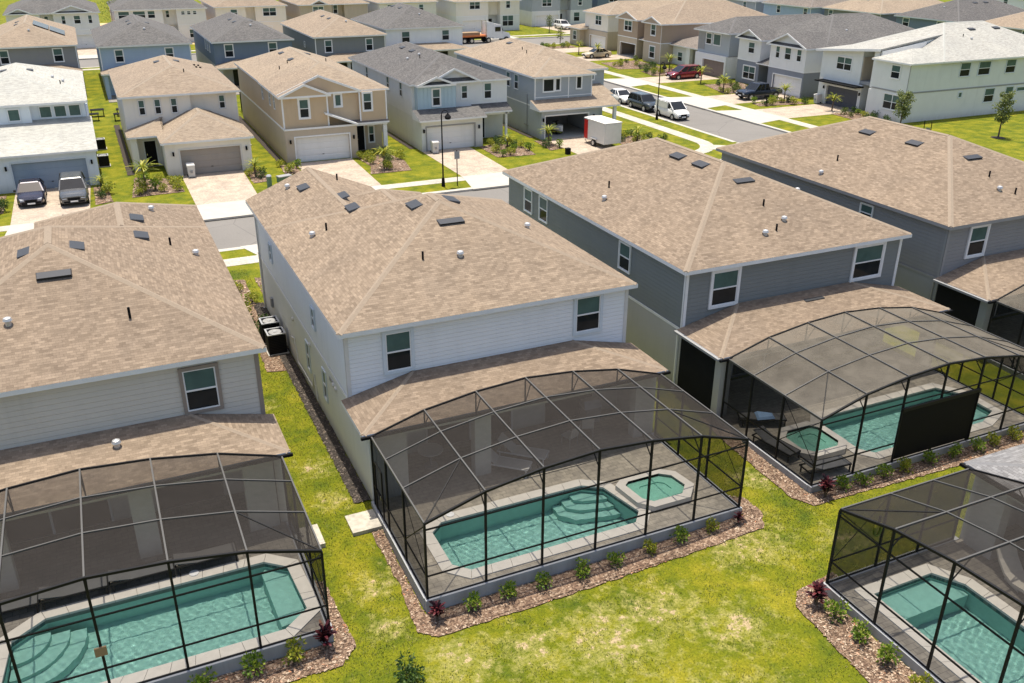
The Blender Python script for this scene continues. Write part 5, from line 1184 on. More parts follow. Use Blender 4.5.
garage(H, 2.3, 6.9, 0.3, 2.05, 'garage_dark', True); window(H, 'f', 0.3, 3.3, 5.5, 4.0, 5.5, 'white', 0.14, 2); window(H, 'f', 0, 11.7, 12.9, 4.05, 5.6, 'white', 0.14); window(H, 'f', 0, 11.6, 13.0, 0.7, 2.4, 'white', 0.14)
part(H, 'band', 'white', (9.7, W + 0.02, -0.03, 0, 2.95, 3.08), (1.3, 7.3, 0.27, 0.3, 2.95, 3.08), (W, W + 0.03, 0, 22, 2.95, 3.08)); part(H, 'corner_trim', 'offwhite', (W - 0.1, W + 0.02, -0.02, 0, 0, 5.6)); door(H, 8, 8.9, 3.5, 2.2)
H = front_house('sand coloured house with a white garage and low wing, far end of the side street', (74.8, 124.0, 0), Q)
W = 11.6
mb = MB(); slab(mb, 3.6, W, 0, 0.3, -0.3, 3.0, [(5.6, 10.9, -0.3, 2.0)]); mb.box(3.6, W, 0.3, 22, -0.3, 3.0); mb.box(0, 3.6, -1.0, 12, -0.3, 2.85); mb.build('wall', ['stucco_tan2'], H)
mb = MB(); mb.box(3.6, W, 0.02, 22, 3.0, 5.66); mb.build('upper_wall', ['stucco_cream'], H)
roof(H, [(3.2, W + 0.35, -0.35, 22.3, 5.8)], 'shingle_buff', 'white'); lean_roof(H, -0.6, 4.6, -1.5, 6, 2.95, 0.25, 'shingle_buff', 'white', True, False, name='wing_roof')
garage(H, 5.6, 10.9, 0, 2.0, 'garage_white'); window(H, 'f', 0.02, 7.3, 9.3, 3.9, 5.4, 'white', 0.1, 2); window(H, 'f', -1.0, 1.2, 2.4, 0.9, 2.4, 'white', 0.1); part(H, 'band', 'greytrim', (3.6, W + 0.02, -0.02, 0, 2.9, 3.02))

# rear row beyond
def far_rear(label, y0, y1, x, wall, shing, wins, fascia='white'):
    H = front_house(label, (x, y1, 0), Q); W = y1 - y0
    walls(H, [(0, W, 0, 20, -0.3, 3.0)], ['stucco_greygreen']); walls(H, [(0.01, W - 0.01, 0.01, 20, 3.0, 5.66)], [wall], 'upper_wall')
    part(H, 'corner_trim', 'white', (W - 0.1, W + 0.02, -0.01, 0.02, 3, 5.6))
    Ro = roof(H, [(-0.35, W + 0.35, -0.35, 20.3, 5.8)], shing, fascia)
    for a, b in wins: window(H, 'f', 0.01, a, b, 4.2, 5.5, 'white', 0.07)
    window(H, 'r', W, 5, 6, 4.3, 5.5, 'white', 0.07)
    put_vents(Ro, [('v', W / 2 + 1.2, W / 2 + 2.5, 5.8 + (W / 2 - 0.9) * 5 / 12, 'r'), ('v', W / 2 + 1.2, W / 2 + 5, 5.8 + (W / 2 - 0.9) * 5 / 12, 'r'), ('h', W / 2, 3.5, 5.8 + 3.6 * 5 / 12, 'f')])
far_rear('buff roofed grey rear walled house at the right edge beyond the white corner house', 62, 77, 120.0, 'siding_grey', 'shingle_buff', ((1.0, 2.2), (8, 9.5)))
far_rear('dusk blue rear walled house with a charcoal roof beyond the white corner house', 80.5, 93.2, 120.0, 'siding_dusk', 'shingle_dark', ((1.5, 2.8), (8.6, 10)), 'paleblue')
far_rear('blue grey rear walled house with a buff roof between two charcoal roofs', 96.8, 110.6, 120.0, 'siding_slate', 'shingle_buff', ((1.2, 2.2), (10.0, 11.2)))
far_rear('bright blue rear walled house with a brown roof, second row on the right', 112, 125.5, 118.0, 'siding_lightblue', 'shingle_brown', ((4, 5), (11.6, 12.6)))
far_rear('pale grey blue rear walled house furthest left in the right hand rear row', 128, 142, 118.0, 'siding_bluegrey', 'shingle_grey', ((2, 3), (10, 11)))
H = front_house('white house with a charcoal roof cut off by the top right corner', (178, 128.0, 0), Q)
walls(H, [(0, 14, 0, 18, -0.3, 5.7)], ['siding_white']); roof(H, [(-0.35, 14.35, -0.35, 18.3, 5.8)], 'shingle_dark', 'white')
window(H, 'f', 0, 3, 4, 4.2, 5.4, 'white'); window(H, 'f', 0, 9, 10, 4.2, 5.4, 'white')

# ------------------------------------------------------------------ beds, mulch, rock strips
def dens(poly, step=0.22):
    out = []
    for k in range(len(poly)):
        a, b = Vector(poly[k]), Vector(poly[(k + 1) % len(poly)]); n = max(1, int((b - a).length / step))
        for q in range(n):
            p = a + (b - a) * q / n; j = 0.045 if 0 < q else 0.0
            out.append((p.x + random.uniform(-j, j), p.y + random.uniform(-j, j)))
    return out
BEDS = []
def bed(poly, mat='mulch', chip='chip', per=300, size=0.034, nm='mulch_bed', raise_=0.035):
    BEDS.append(poly); pl = dens(poly)
    mb = MB(); flat = [Vector((x, y, 0)) for x, y in pl]
    for t in tessellate_polygon([flat]):
        a, b, c_ = [flat[i] for i in t]
        if (b - a).cross(c_ - a).z < 0: b, c_ = c_, b
        mb.face([(q.x, q.y, gz(q.x, q.y) + raise_) for q in (a, b, c_)])
    o = mb.build(nm, [mat]); o['kind'] = 'structure'
    if not per: return
    x0, x1 = min(p[0] for p in poly), max(p[0] for p in poly); y0, y1 = min(p[1] for p in poly), max(p[1] for p in poly)
    mb = MB(); n = int((x1 - x0) * (y1 - y0) * per)
    for _ in range(min(n, 14000)):
        x, y = random.uniform(x0, x1), random.uniform(y0, y1)
        if not inside((x, y), poly): continue
        z = gz(x, y) + raise_ + random.uniform(0.0, 0.02); a = random.uniform(0, 6.28); l = size * random.uniform(0.5, 1.5); w = l * random.uniform(0.3, 0.6)
        dx, dy = math.cos(a), math.sin(a); t = random.uniform(-0.02, 0.02)
        P = [(x - dx * l - dy * w, y - dy * l + dx * w), (x + dx * l - dy * w, y + dy * l + dx * w), (x + dx * l + dy * w, y + dy * l - dx * w), (x - dx * l + dy * w, y - dy * l - dx * w)]
        mb.face([(P[0][0], P[0][1], z), (P[1][0], P[1][1], z + t), (P[2][0], P[2][1], z + t), (P[3][0], P[3][1], z)][::-1])
    o = mb.build('mulch_chips' if chip == 'chip' else 'dark_stones', [chip]); o['kind'] = 'stuff'
bed([(-0.12, -1.5), (-0.50, -1.5), (-0.42, -4.5), (-0.62, -6.6), (-0.1, -7.05), (5.6, -6.98), (12.1, -6.9), (12.65, -6.1), (12.6, -5.1), (11.95, -4.6), (11.95, -5.98), (-0.12, -5.98)])
bed([(-2.95, -3.0), (-2.6, -3.2), (-2.45, -6.4), (-3.0, -7.0), (-15.2, -6.9), (-15.2, -5.98), (-2.95, -5.98)])
bed([(14.98, 0.2), (14.4, 0.2), (14.2, -5.9), (14.6, -6.6), (21.8, -6.85), (27.6, -6.8), (27.8, -5), (27.25, -4.9), (27.25, -5.98), (14.98, -5.98)])
bed([(11.62, -9.9), (12.6, -9.75), (12.6, -10.2), (11.62, -10.2), (11.62, -20), (10.3, -20), (10.25, -13.6), (10.45, -10.5), (10.9, -10.0)])
bed([(-0.62, 0.2), (-0.04, 0.2), (-0.04, 21.0), (-0.62, 21.0)], 'darkmulch', 'rock', 500, 0.04, 'rock_strip')
bed([(-1.5, 12.2), (-0.6, 12.0), (-0.6, 17), (-1.3, 17)], per=120)
for x0 in (-5.1, 7.3, 19.7, 32.2): bed([(x0, 54), (x0 + 0.55, 54), (x0 + 0.55, 77), (x0, 77)], 'darkmulch', 'rock', 0, nm='rock_strip')
FB = [([(-5.2, 46.6), (-1.3, 46.8), (-1.6, 51.8), (-3.2, 51.6), (-4.6, 53)]), ([(4.1, 47.2), (5.4, 47.4), (5.4, 51.8), (4.1, 51.8)]), ([(7.0, 48.8), (8.4, 49.2), (8.4, 52.4), (7.2, 52.4)]), ([(13.6, 46.3), (17.2, 46.2), (17.8, 50), (17.2, 53.2), (14.2, 52.6), (14.4, 49)]),
    ([(25.9, 47.6), (29.6, 47.2), (29.9, 50.8), (28, 53), (26, 52.2)]), ([(31.6, 48.2), (33.1, 48.6), (33.1, 52.5), (32, 52.5)]), ([(39.0, 45.8), (43.6, 46.6), (43, 51.0), (39.2, 50.8)]), ([(68.6, 45.6), (72, 45.6), (72.2, 52.0), (69, 52.0)]), ([(66.2, 67.8), (72, 67.6), (73.8, 74.6), (68, 75)]), ([(66, 84.2), (72, 84), (73, 90), (67, 89)]),
    ([(64.6, 59), (71, 58.2), (71, 60.8), (65, 61)]), ([(65, 92), (72, 90), (72.8, 99.5), (66, 99)]), ([(-7.8, 45.6), (-6.6, 46), (-6.8, 51), (-7.8, 51)]), ([(-16.8, 45.6), (-14.0, 45.8), (-14.0, 51), (-17, 51)]), ([(-1.9, 15.8), (-0.7, 15.8), (-0.4, 25), (-2.2, 25.5), (-2.3, 20)]), ([(66, 118.5), (72, 118), (72.6, 121), (66, 121)]),
    ([(0.2, 21.6), (1.5, 21.6), (1.5, 25), (0.2, 25)])]
for p in FB: bed(p, per=25, size=0.08)

# ------------------------------------------------------------------ plants
def leaf_face(mb, c, d, l, w, m=0, bend=0.2):
    d = Vector(d).normalized(); s_ = d.cross(Vector((random.uniform(-1, 1), random.uniform(-1, 1), random.uniform(-1, 1)))).normalized() * w
    c = Vector(c); up = Vector((0, 0, -bend * l))
    mb.face([c, c + d * l * 0.5 + s_, c + d * l + up, c + d * l * 0.5 - s_], m)
def shrub_mesh(n, r, h, leaf, w, seed):
    random.seed(seed); mb = MB(); clumps = [(random.uniform(-.6, .6) * r, random.uniform(-.6, .6) * r, random.uniform(.35, .85) * h, random.uniform(.35, .6) * r) for _ in range(7)]
    for _ in range(n):
        cx, cyy, cz, cr = random.choice(clumps); v = Vector((random.gauss(0, 1), random.gauss(0, 1), random.gauss(0, 1))).normalized()
        q = Vector((cx, cyy, cz)) + v * cr * random.uniform(0.4, 1.05)
        if q.z < 0.02: q.z = abs(q.z) + 0.03
        leaf_face(mb, q, v + Vector((0, 0, 0.5)), leaf * random.uniform(.7, 1.3), w)
    return mb
def stem_mesh(h, n=4, r=0.018):
    mb = MB()
    for k in range(n):
        a = 6.28 * k / n + 0.4; mb.limb([(0, 0, -0.05), (0.05 * math.cos(a), 0.05 * math.sin(a), h * 0.4), (0.16 * math.cos(a), 0.16 * math.sin(a), h * 0.85)], [r, r * 0.8, r * 0.4], 5)
    return mb
def strap_mesh(n, l, w, seed, h0=0.08, tilt=(0.2, 1.2)):
    """rosette of arching strap leaves"""
    random.seed(seed); mb = MB()
    for k in range(n):
        a = random.uniform(0, 6.28); t = random.uniform(*tilt); ll = l * random.uniform(.7, 1.15); base = Vector((0.03 * math.cos(a), 0.03 * math.sin(a), h0 + random.uniform(0, h0 * 2)))
        d = Vector((math.cos(a) * math.sin(t), math.sin(a) * math.sin(t), math.cos(t))); s_ = Vector((-math.sin(a), math.cos(a), 0)) * w
        p1 = base + d * ll * 0.45; p2 = base + d * ll * 0.85 + Vector((math.cos(a) * .1 * ll, math.sin(a) * .1 * ll, -0.18 * ll)); p3 = p2 + (d * 0.18 * ll) + Vector((0, 0, -0.14 * ll))
        i = len(mb.v); mb.v += [tuple(x) for x in (base - s_ * .5, base + s_ * .5, p1 + s_, p1 - s_, p2 + s_ * .8, p2 - s_ * .8, p3)]
        for f in ((0, 1, 2, 3), (3, 2, 4, 5), (5, 4, 6)): mb.f.append([i + q for q in f]); mb.m.append(0); mb.sm.append(False)
    return mb
SHR = [shrub_mesh(230, 0.30, 0.52, 0.10, 0.035, 20 + k).mesh('foliage', ['leaf_yellow' if k == 1 else 'leaf']) for k in range(4)]
SHD = [shrub_mesh(320, 0.5, 0.8, 0.13, 0.045, 40 + k).mesh('foliage', ['leaf_dark' if k == 0 else ('leaf_olive' if k == 1 else 'leaf_yellow')]) for k in range(3)]
STEM = stem_mesh(0.5).mesh('stem', ['bark']); STRAP_R = [strap_mesh(64, 0.30, 0.034, 60 + k, 0.16, (0.05, 1.0)).mesh('foliage', ['leaf_red']) for k in range(3)]
STRAP_G = strap_mesh(44, 1.2, 0.05, 66, 0.3, (0.3, 1.5)).mesh('fronds', ['leaf_yellow'])
def plant(name, label, cat, me, x, y, s=1.0, group=None, stem=STEM, fname='foliage', z=None):
    o = thing(name, label, cat, (x, y, (gz(x, y) if z is None else z) + 0.02), random.uniform(0, 6.28), group)
    f = link(fname, me, o); f.scale = (s, s, s * random.uniform(.9, 1.1))
    if stem: st = link('stem', stem, o); st.scale = (s, s, s)
    return o
random.seed(11)
for k, (x, y) in enumerate([(1.24, -6.45), (2.46, -6.38), (3.78, -6.42), (5.12, -6.42), (6.4, -6.35), (7.77, -6.35), (8.98, -6.32), (10.32, -6.3)]):
    plant('shrub', f'{ORD[k]} small green shrub from the left in front of the centre pool enclosure', 'shrub', SHR[[0, 0, 2, 3, 2, 1, 0, 1][k]], x, y, 1.0 + random.uniform(-.12, .15), 'small shrubs along the centre enclosure')
plant('cordyline', 'red leaved plant at the left front corner of the centre pool enclosure', 'plant', STRAP_R[0], 0.12, -6.38, 1.1)
plant('cordyline', 'small red leaved plant at the right front corner of the centre pool enclosure', 'plant', STRAP_R[1], 11.45, -6.3, 0.75)
for k, (x, y) in enumerate([(-4.25, -6.32), (-5.3, -6.35), (-6.75, -6.4), (-8.2, -6.4)]):
    plant('shrub', f'{ORD[k]} green shrub from the right in front of the lower left pool enclosure', 'shrub', SHR[(k + 1) % 4], x, y, 1.15, 'small shrubs along the lower left enclosure')
plant('cordyline', 'tall red leaved plant at the right front corner of the lower left enclosure', 'plant', STRAP_R[2], -3.3, -6.2, 1.3)
for k, (x, y) in enumerate([(16.28, -6.3), (17.2, -6.3), (18.3, -6.3), (19.4, -6.3), (20.7, -6.3), (21.95, -6.32), (23.15, -6.3), (24.2, -6.28), (25.4, -6.25)]):
    plant('shrub', f'{ORD[k]} small shrub from the left in front of the dusty roofed enclosure', 'shrub', SHR[(k * 3) % 4] if k < 8 else SHD[2], x, y, 1.0 if k < 8 else 0.7, 'small shrubs along the dusty roofed enclosure')
plant('cordyline', 'crimson leaved plant at the left front corner of the dusty roofed enclosure', 'plant', STRAP_R[0], 15.35, -6.35, 1.3)
for k, (x, y) in enumerate([(11.2, -11.35), (11.15, -12.45), (11.2, -13.5), (11.2, -14.6)]):
    plant('shrub', f'{ORD[k]} green shrub from the top beside the lower right pool enclosure', 'shrub', SHR[(k + 2) % 4], x, y, 1.1, 'small shrubs along the lower right enclosure')
plant('cordyline', 'dark red leaved plant at the top corner of the lower right enclosure', 'plant', STRAP_R[1], 11.05, -10.7, 1.35)
plant('shrub', 'lone dark green bush on the lawn at the bottom edge of the photo', 'shrub', SHD[0], -1.45, -8.25, 0.95)

WHERE = ['beside the cream house', 'between the cream house and the tan gabled house', 'at the left corner of the tan gabled house', 'in the bed right of the white garage of the tan house', 'in the bed between the white house and the blue grey house', 'at the left corner of the open garage', 'in the bed right of the silver trailer',
    'in the bed before the white corner house', 'in the bed of the blue grey based house', 'in the bed between the red minivan drive and the tan houses', 'in the narrow bed behind the dark pickup', 'in the bed before the tan twin gabled house', 'at the right corner of the pale blue white house', 'left of the pale blue white house', 'beside the centre house front corner', 'at the far end of the side street', 'before the front of the centre house']
random.seed(5)
for bi, (poly, wh) in enumerate(zip(FB, WHERE)):
    x0, x1 = min(p[0] for p in poly), max(p[0] for p in poly); y0, y1 = min(p[1] for p in poly), max(p[1] for p in poly)
    n = min(11, max(3, int((x1 - x0) * (y1 - y0) * 0.55))); cnt = 0; kinds = ['dark leaved', 'olive leaved', 'yellow green', 'bright green']; used = {}
    pts_ = []
    for _ in range(400):
        if len(pts_) >= n: break
        x, y = random.uniform(x0, x1), random.uniform(y0, y1)
        if inside((x, y), poly) and all((x - a) ** 2 + (y - b) ** 2 > 0.55 for a, b in pts_): pts_.append((x, y))
    pts_.sort()
    for (x, y) in pts_:
        k = random.choice([0, 1, 2, 2, 3]); used[k] = used.get(k, 0) + 1
        me = SHD[k] if k < 3 else SHR[0]
        if used[k] > 12: continue
        plant('shrub', f'{ORD[used[k] - 1]} {kinds[k]} shrub {wh}', 'shrub', me, x, y, random.uniform(0.7, 1.15) * (1.0 if k < 3 else 1.4), 'shrubs in the front yard beds')
# small palms and tall strap plants
for x, y, s_, lb in [(-4.1, 48.3, 1.35, 'tall yellow green palm before the entry of the cream house'), (4.6, 49.2, 0.9, 'small palm right of the cream house drive'), (15.2, 47.6, 1.15, 'young palm in the bed right of the tan house drive'), (32.4, 50.2, 1.1, 'young palm at the left corner of the open garage'), (40.6, 47.6, 1.0, 'slim young palm behind the silver trailer'),
    (70.4, 53.4, 1.1, 'young palm in front of the dark garage door of the corner house'), (69.2, 60.2, 1.2, 'young palm left of the corner house drive'), (66.8, 69.0, 1.2, 'young palm beside the dark pickup'), (68.4, 76.2, 1.3, 'palm right of the red minivan'), (70.2, 86.5, 1.4, 'palm with yellow fronds left of the red minivan'),
    (68.2, 104.2, 1.3, 'palm before the open garage of the tan house'), (67.8, 109.6, 1.2, 'second palm before the tan twin gabled house'), (-15.6, 48.6, 1.3, 'dark green palm at the left edge of the photo before the pale house'), (27.9, 49.8, 0.9, 'small palm in the bed before the white column of the batten house'), (-7.2, 49.4, 0.8, 'small palm right of the grey car')]:
    h = 1.0 * s_; o = thing('palm', lb, 'palm tree', (x, y, 0), random.uniform(0, 6), 'young palms in the front yards')
    tr = MB(); tr.limb([(0, 0, -0.1), (0.03, 0.02, h * .5), (0.0, 0.05, h)], [0.09, 0.075, 0.06], 7); tr.build('trunk', ['bark'], o)
    f = link('crown', STRAP_G, o, (0, 0.05, h - 0.35)); f.scale = (s_ * .85,) * 3

def tree(label, x, y, h, r, seed, mat='leaf_olive', conical=0.6, n=2600):
    random.seed(seed); o = thing('tree', label, 'tree', (x, y, 0), 0)
    tr = MB(); tr.limb([(0, 0, -0.1), (0.02, 0.03, h * .3), (-.03, 0.02, h * .65), (0, 0, h * .92)], [0.085, 0.07, 0.045, 0.015], 7)
    tips = []
    for k in range(16):
        a = k * 2.4; z = h * (0.32 + 0.6 * k / 16); rr = r * (1 - conical * max(0, (z / h - 0.35))) * random.uniform(.7, 1.1)
        if z < h * .4: rr *= 0.8
        t = (rr * math.cos(a), rr * math.sin(a), z + rr * 0.55); tr.limb([(0, 0, z), (t[0] * .5, t[1] * .5, z + rr * .2), t], [0.025, 0.018, 0.008], 5); tips.append((t, rr)); tips.append(((t[0] * .5, t[1] * .5, z + rr * .25), rr * .8))
    tr.build('trunk', ['bark'], o); mb = MB()
    for _ in range(n):
        (t, rr) = random.choice(tips); v = Vector((random.gauss(0, 1), random.gauss(0, 1), random.gauss(0, 1))).normalized()
        leaf_face(mb, Vector(t) + v * random.uniform(0.05, 0.5) * rr, v, 0.17, 0.06)
    mb.build('crown', [mat], o)
    return o
tree('young oak in front of the lower windows of the white corner house', 69.0, 42.0, 4.1, 0.85, 3, 'leaf_pale', n=1900)
tree('young oak further right on the bright lawn below the corner house', 75.5, 35.4, 4.7, 0.8, 4, 'leaf_pale', n=1900)
tree('broad tree behind the gap right of the twin gabled house, top left', -0.6, 166, 7.5, 2.6, 8, 'leaf', n=900)
tree('thin young tree by the drive of the seventh far house', 78.6, 141.8, 3.4, 0.8, 12, n=500)
tree('thin young tree left of the semi truck', 53.0, 141, 3.2, 0.8, 13, n=500)
tree('bare looking young tree in the verge right of the semi truck', 71.2, 122.8, 3.0, 0.8, 14, n=300)
tree('dark tree on the far lawn above the tan roofs, nearest the roof', 137, 178, 6, 2.2, 15, 'leaf_dark', n=700)
tree('dark tree on the far lawn above the tan roofs, further right', 150, 172, 6, 2.0, 16, 'leaf_dark', n=700)
for k, (x, y) in enumerate(((69.0, 42.0), (75.5, 35.4))):
    bed([(x + 0.7 * math.cos(a * .785), y + 0.7 * math.sin(a * .785)) for a in range(8)], 'darkmulch', 'chip', 0, nm='mulch_ring', raise_=0.02)

# grass tufts on the near lawns, far too many to count
random.seed(2)
mb = MB()
FOOT = [(-15.3, -2.95, -6.0, 21), (-0.1, 12.0, -6.0, 21), (15.0, 27.4, -6.0, 21), (11.62, 60, -60, -10.3)]
def tuft_region(x0, x1, y0, y1, n, sc=1.0):
    for _ in range(n):
        x, y = random.uniform(x0, x1), random.uniform(y0, y1)
        if any(a < x < b and c_ < y < d for a, b, c_, d in FOOT): continue
        if any(inside((x, y), p) for p in BEDS[:6]): continue
        # clumping follows the same worn strip as the ground
        wn_ = math.sin(x * 2.1 + 1.3 * math.sin(y * 1.7)) * math.sin(y * 2.6 + x * 0.7)
        if -15 < y < -7 and -1 < x < 11 and wn_ > -0.25 and random.random() < 0.75: continue
        z = gz(x, y) - 0.01; l = random.uniform(0.03, 0.075) * sc
        for q in range(2):
            a = random.uniform(0, 6.28); t = random.uniform(0.1, 0.8); w = 0.011 * sc; dx, dy = math.cos(a), math.sin(a)
            mb.face([(x - dy * w, y + dx * w, z), (x + dy * w, y - dx * w, z), (x + dx * l * t, y + dy * l * t, z + l)])
tuft_region(-3, 0.0, -7, 27, 16000); tuft_region(-7, 15, -16, -6, 42000); tuft_region(11.9, 15.1, -7, 3, 5000); tuft_region(15, 30, -10.3, -6.7, 7000)
o = mb.build('grass', ['blade']); o['kind'] = 'stuff'

# ------------------------------------------------------------------ vehicles (nose towards +x in their own frame)
def vehicle(kind, label, paint, x, y, heading, L_, W_, H_, cat, name, z=0.0, prof=None, cabin=None, wheels=None, wr=0.34, glassm='glass_car', bed_=None, plate=True):
    o = thing(name, label, cat, (x, y, z), heading)
    hw = W_ / 2; mb = MB(); rings = []
    for (px, zb, zt, wf) in prof:
        w = hw * wf; ring = [(px, -w * .86, zb), (px, -w, zb + 0.14), (px, -w * 1.0, (zb + zt) / 2), (px, -w * .97, zt - .09), (px, -w * .86, zt - 0.01), (px, -w * .4, zt + .015), (px, w * .4, zt + .015), (px, w * .86, zt - .01), (px, w * .97, zt - .09), (px, w, (zb + zt) / 2), (px, w, zb + .14), (px, w * .86, zb)]
        rings.append(ring)
    n = 12; i0 = len(mb.v)
    for r_ in rings: mb.v += r_
    for k in range(len(rings) - 1):
        for q in range(n):
            a = i0 + k * n + q; b = i0 + k * n + (q + 1) % n; mb.f.append([a, b, b + n, a + n]); mb.m.append(0); mb.sm.append(q not in (11,))
    mb.f.append([i0 + q for q in range(n)]); mb.m.append(0); mb.sm.append(False); mb.f.append([i0 + (len(rings) - 1) * n + q for q in range(n)][::-1]); mb.m.append(0); mb.sm.append(False)
    body = mb.build('body', [paint], o)
    # glasshouse: lower loop on the belt, upper loop = roof edge
    (b0, b1, t0, t1, zb, zt, wi) = cabin      # b1 front base, t1 front of roof
    wb, wt = hw * .93, hw * wi
    lo = [(b0, -wb, zb), (b1, -wb, zb), (b1, wb, zb), (b0, wb, zb)]; up = [(t0, -wt, zt), (t1, -wt, zt), (t1, wt, zt), (t0, wt, zt)]
    MB().hull(lo, up).build('window', [glassm], o)
    ro = MB(); e = 0.02; ro.hull([(t0 - .06, -wt - e, zt - .05), (t1 + .05, -wt - e, zt - .05), (t1 + .05, wt + e, zt - .05), (t0 - .06, wt + e, zt - .05)], [(t0 + .08, -wt + .1, zt + .05), (t1 - .12, -wt + .1, zt + .05), (t1 - .12, wt - .1, zt + .05), (t0 + .08, wt - .1, zt + .05)]); ro.build('roof', [paint], o)
    pm = MB()
    for sgn in (-1, 1):
        for (fb, ft) in ((0.0, 0.0), (0.36, 0.34), (0.68, 0.68), (1.0, 1.0)):
            xb = b0 + (b1 - b0) * fb; xt = t0 + (t1 - t0) * ft; pm.bar((xb, sgn * (wb + .008), zb - 0.02), (xt, sgn * (wt + .012), zt - .02), 0.07 if fb not in (0, 1) else .09, 0.04)
    pm.build('pillar', [paint], o)
    for sx in wheels:
        for sgn in (-1, 1):
            w = thing_part('wheel', o, (sx, sgn * (hw - .10), wr))
            MB().cyl((0, 0, 0), wr, wr, -.12, .12, 16, 0, 'y').build('tyre', ['rubber'], w)
            MB().cyl((0, 0, 0), wr * .62, wr * .55, -.128 if sgn < 0 else .10, -.10 if sgn < 0 else .128, 10, 0, 'y').build('rim', ['galv'], w)
            ar = MB(); pts2 = [(sx + (wr + .07) * math.cos(R(180 * q / 8)), sgn * (hw + .004), wr + (wr + .07) * math.sin(R(180 * q / 8)) - .02) for q in range(9)]
            if sgn > 0: pts2 = pts2[::-1]
            ar.face(pts2); ar.build('wheel_arch', ['black'], o)
    xf, xr = prof[-1][0], prof[0][0]; zf = (prof[-1][1] + prof[-1][2]) / 2; zr_ = (prof[0][1] + prof[0][2]) / 2; wf = hw * prof[-1][3]; wr2 = hw * prof[0][3]
    for sgn in (-1, 1):
        MB().hull([(xf - .12, sgn * wf * .98, zf + .08), (xf + .012, sgn * wf * .92, zf + .08), (xf + .012, sgn * wf * .58, zf + .10), (xf - .02, sgn * wf * .58, zf + .1)], [(xf - .2, sgn * wf * 1.0, zf + .24), (xf - .03, sgn * wf * .9, zf + .22), (xf - .02, sgn * wf * .6, zf + .2), (xf - .05, sgn * wf * .6, zf + .2)]).build('headlight', ['lamp_clear'], o)
        MB().box(xr - .015, xr + .1, sgn * wr2 * .78 - .12, sgn * wr2 * .78 + .12, zr_ + .05, zr_ + .25).build('tail_light', ['lamp_red'], o)
        MB().box(b1 - .35, b1 - .2, sgn * (hw + .1) - .1, sgn * (hw + .1) + .08, zb + .02, zb + .16).build('mirror', [paint], o)
    MB().box(xf - .02, xf + .02, -wf * .5, wf * .5, zf - .03, zf + .17).build('grille', ['black'], o)
    MB().box(xf - .03, xf + .015, -wf * .85, wf * .85, prof[-1][1] + .02, prof[-1][1] + .16).build('bumper', ['black'], o)
    MB().box(xf + .02, xf + .03, -.26, .26, zf - .16, zf - .05).build('number_plate', ['white'], o)
    MB().box(xr - .03, xr - .018, -.26, .26, zr_ - .1, zr_ + .02).build('number_plate', ['white'], o)
    return o
def thing_part(name, parent, loc):
    e = bpy.data.objects.new(name, None); scene.collection.objects.link(e); e.parent = parent; e.location = loc; e.empty_display_size = .1; return e
SED = dict(prof=[(-2.35, .32, .78, .84), (-2.15, .22, .98, .94), (-1.2, .2, 1.0, 1.0), (0.4, .2, .96, 1.0), (1.3, .2, .90, .99), (2.0, .22, .80, .94), (2.35, .3, .64, .82)], cabin=(-1.75, 1.0, -1.0, .25, .93, 1.42, .72), wheels=(-1.4, 1.4))
SUV = dict(prof=[(-2.35, .36, 1.0, .9), (-2.2, .28, 1.12, .97), (-1.2, .26, 1.12, 1.0), (0.6, .26, 1.10, 1.0), (1.5, .27, 1.05, .99), (2.15, .3, .98, .95), (2.38, .36, .82, .86)], cabin=(-2.2, 1.05, -1.85, .35, 1.06, 1.70, .76), wheels=(-1.42, 1.42), wr=.38)
VAN = dict(prof=[(-2.25, .34, 1.1, .95), (-2.15, .26, 1.2, .99), (-1.0, .24, 1.2, 1.0), (0.9, .24, 1.16, 1.0), (1.5, .24, 1.08, .98), (2.1, .28, .92, .92), (2.3, .34, .74, .82)], cabin=(-2.15, 1.45, -2.05, .55, 1.12, 1.82, .84), wheels=(-1.35, 1.4))
MINI = dict(prof=[(-2.55, .34, 1.0, .9), (-2.4, .26, 1.12, .97), (-1.2, .24, 1.12, 1.0), (0.9, .24, 1.06, 1.0), (1.7, .25, .98, .97), (2.35, .3, .84, .92), (2.55, .36, .7, .82)], cabin=(-2.4, 1.5, -2.15, .45, 1.04, 1.72, .76), wheels=(-1.5, 1.55), wr=.36)
vehicle('s', 'black saloon car with a dark sheen on the drive of the pale blue white house', 'car_black', -12.1, 48.9, -math.pi / 2, 4.8, 1.86, 1.45, 'car', 'parked_car', **SED)
vehicle('u', 'graphite grey sport utility car to the right of the black saloon', 'car_grey', -9.2, 47.9, -math.pi / 2, 4.8, 1.95, 1.75, 'car', 'parked_car', **SUV)
vehicle('v', 'white delivery van parked first in line by the verge', 'car_white', 51.7, 58.1, -math.pi / 2, 4.6, 1.85, 1.85, 'van', 'parked_van', z=-0.15, **VAN)
vb = bpy.context.scene.objects['parked_van']; MB().box(-2.0, 0.35, -.93, .93, 1.1, 1.78).build('cargo_side', ['car_white'], vb)
vehicle('u', 'dark green grey sport utility car parked behind the white van', 'car_dark', 51.5, 63.6, -math.pi / 2, 4.7, 1.88, 1.7, 'car', 'parked_car', z=-0.15, **SUV)
vehicle('s', 'white saloon car furthest back in the line behind the dark car', 'car_white', 51.6, 69.0, -math.pi / 2, 4.7, 1.84, 1.45, 'car', 'parked_car', z=-0.15, **SED)
vehicle('m', 'dark red minivan on the drive across the side street', 'car_red', 68.9, 80.9, math.pi, 5.1, 2.0, 1.75, 'minivan', 'parked_minivan', **MINI)
vehicle('u', 'white car on the drive of the seventh far house', 'car_white', 84.6, 147.6, -math.pi / 2, 4.8, 1.9, 1.75, 'car', 'parked_car', **SUV)
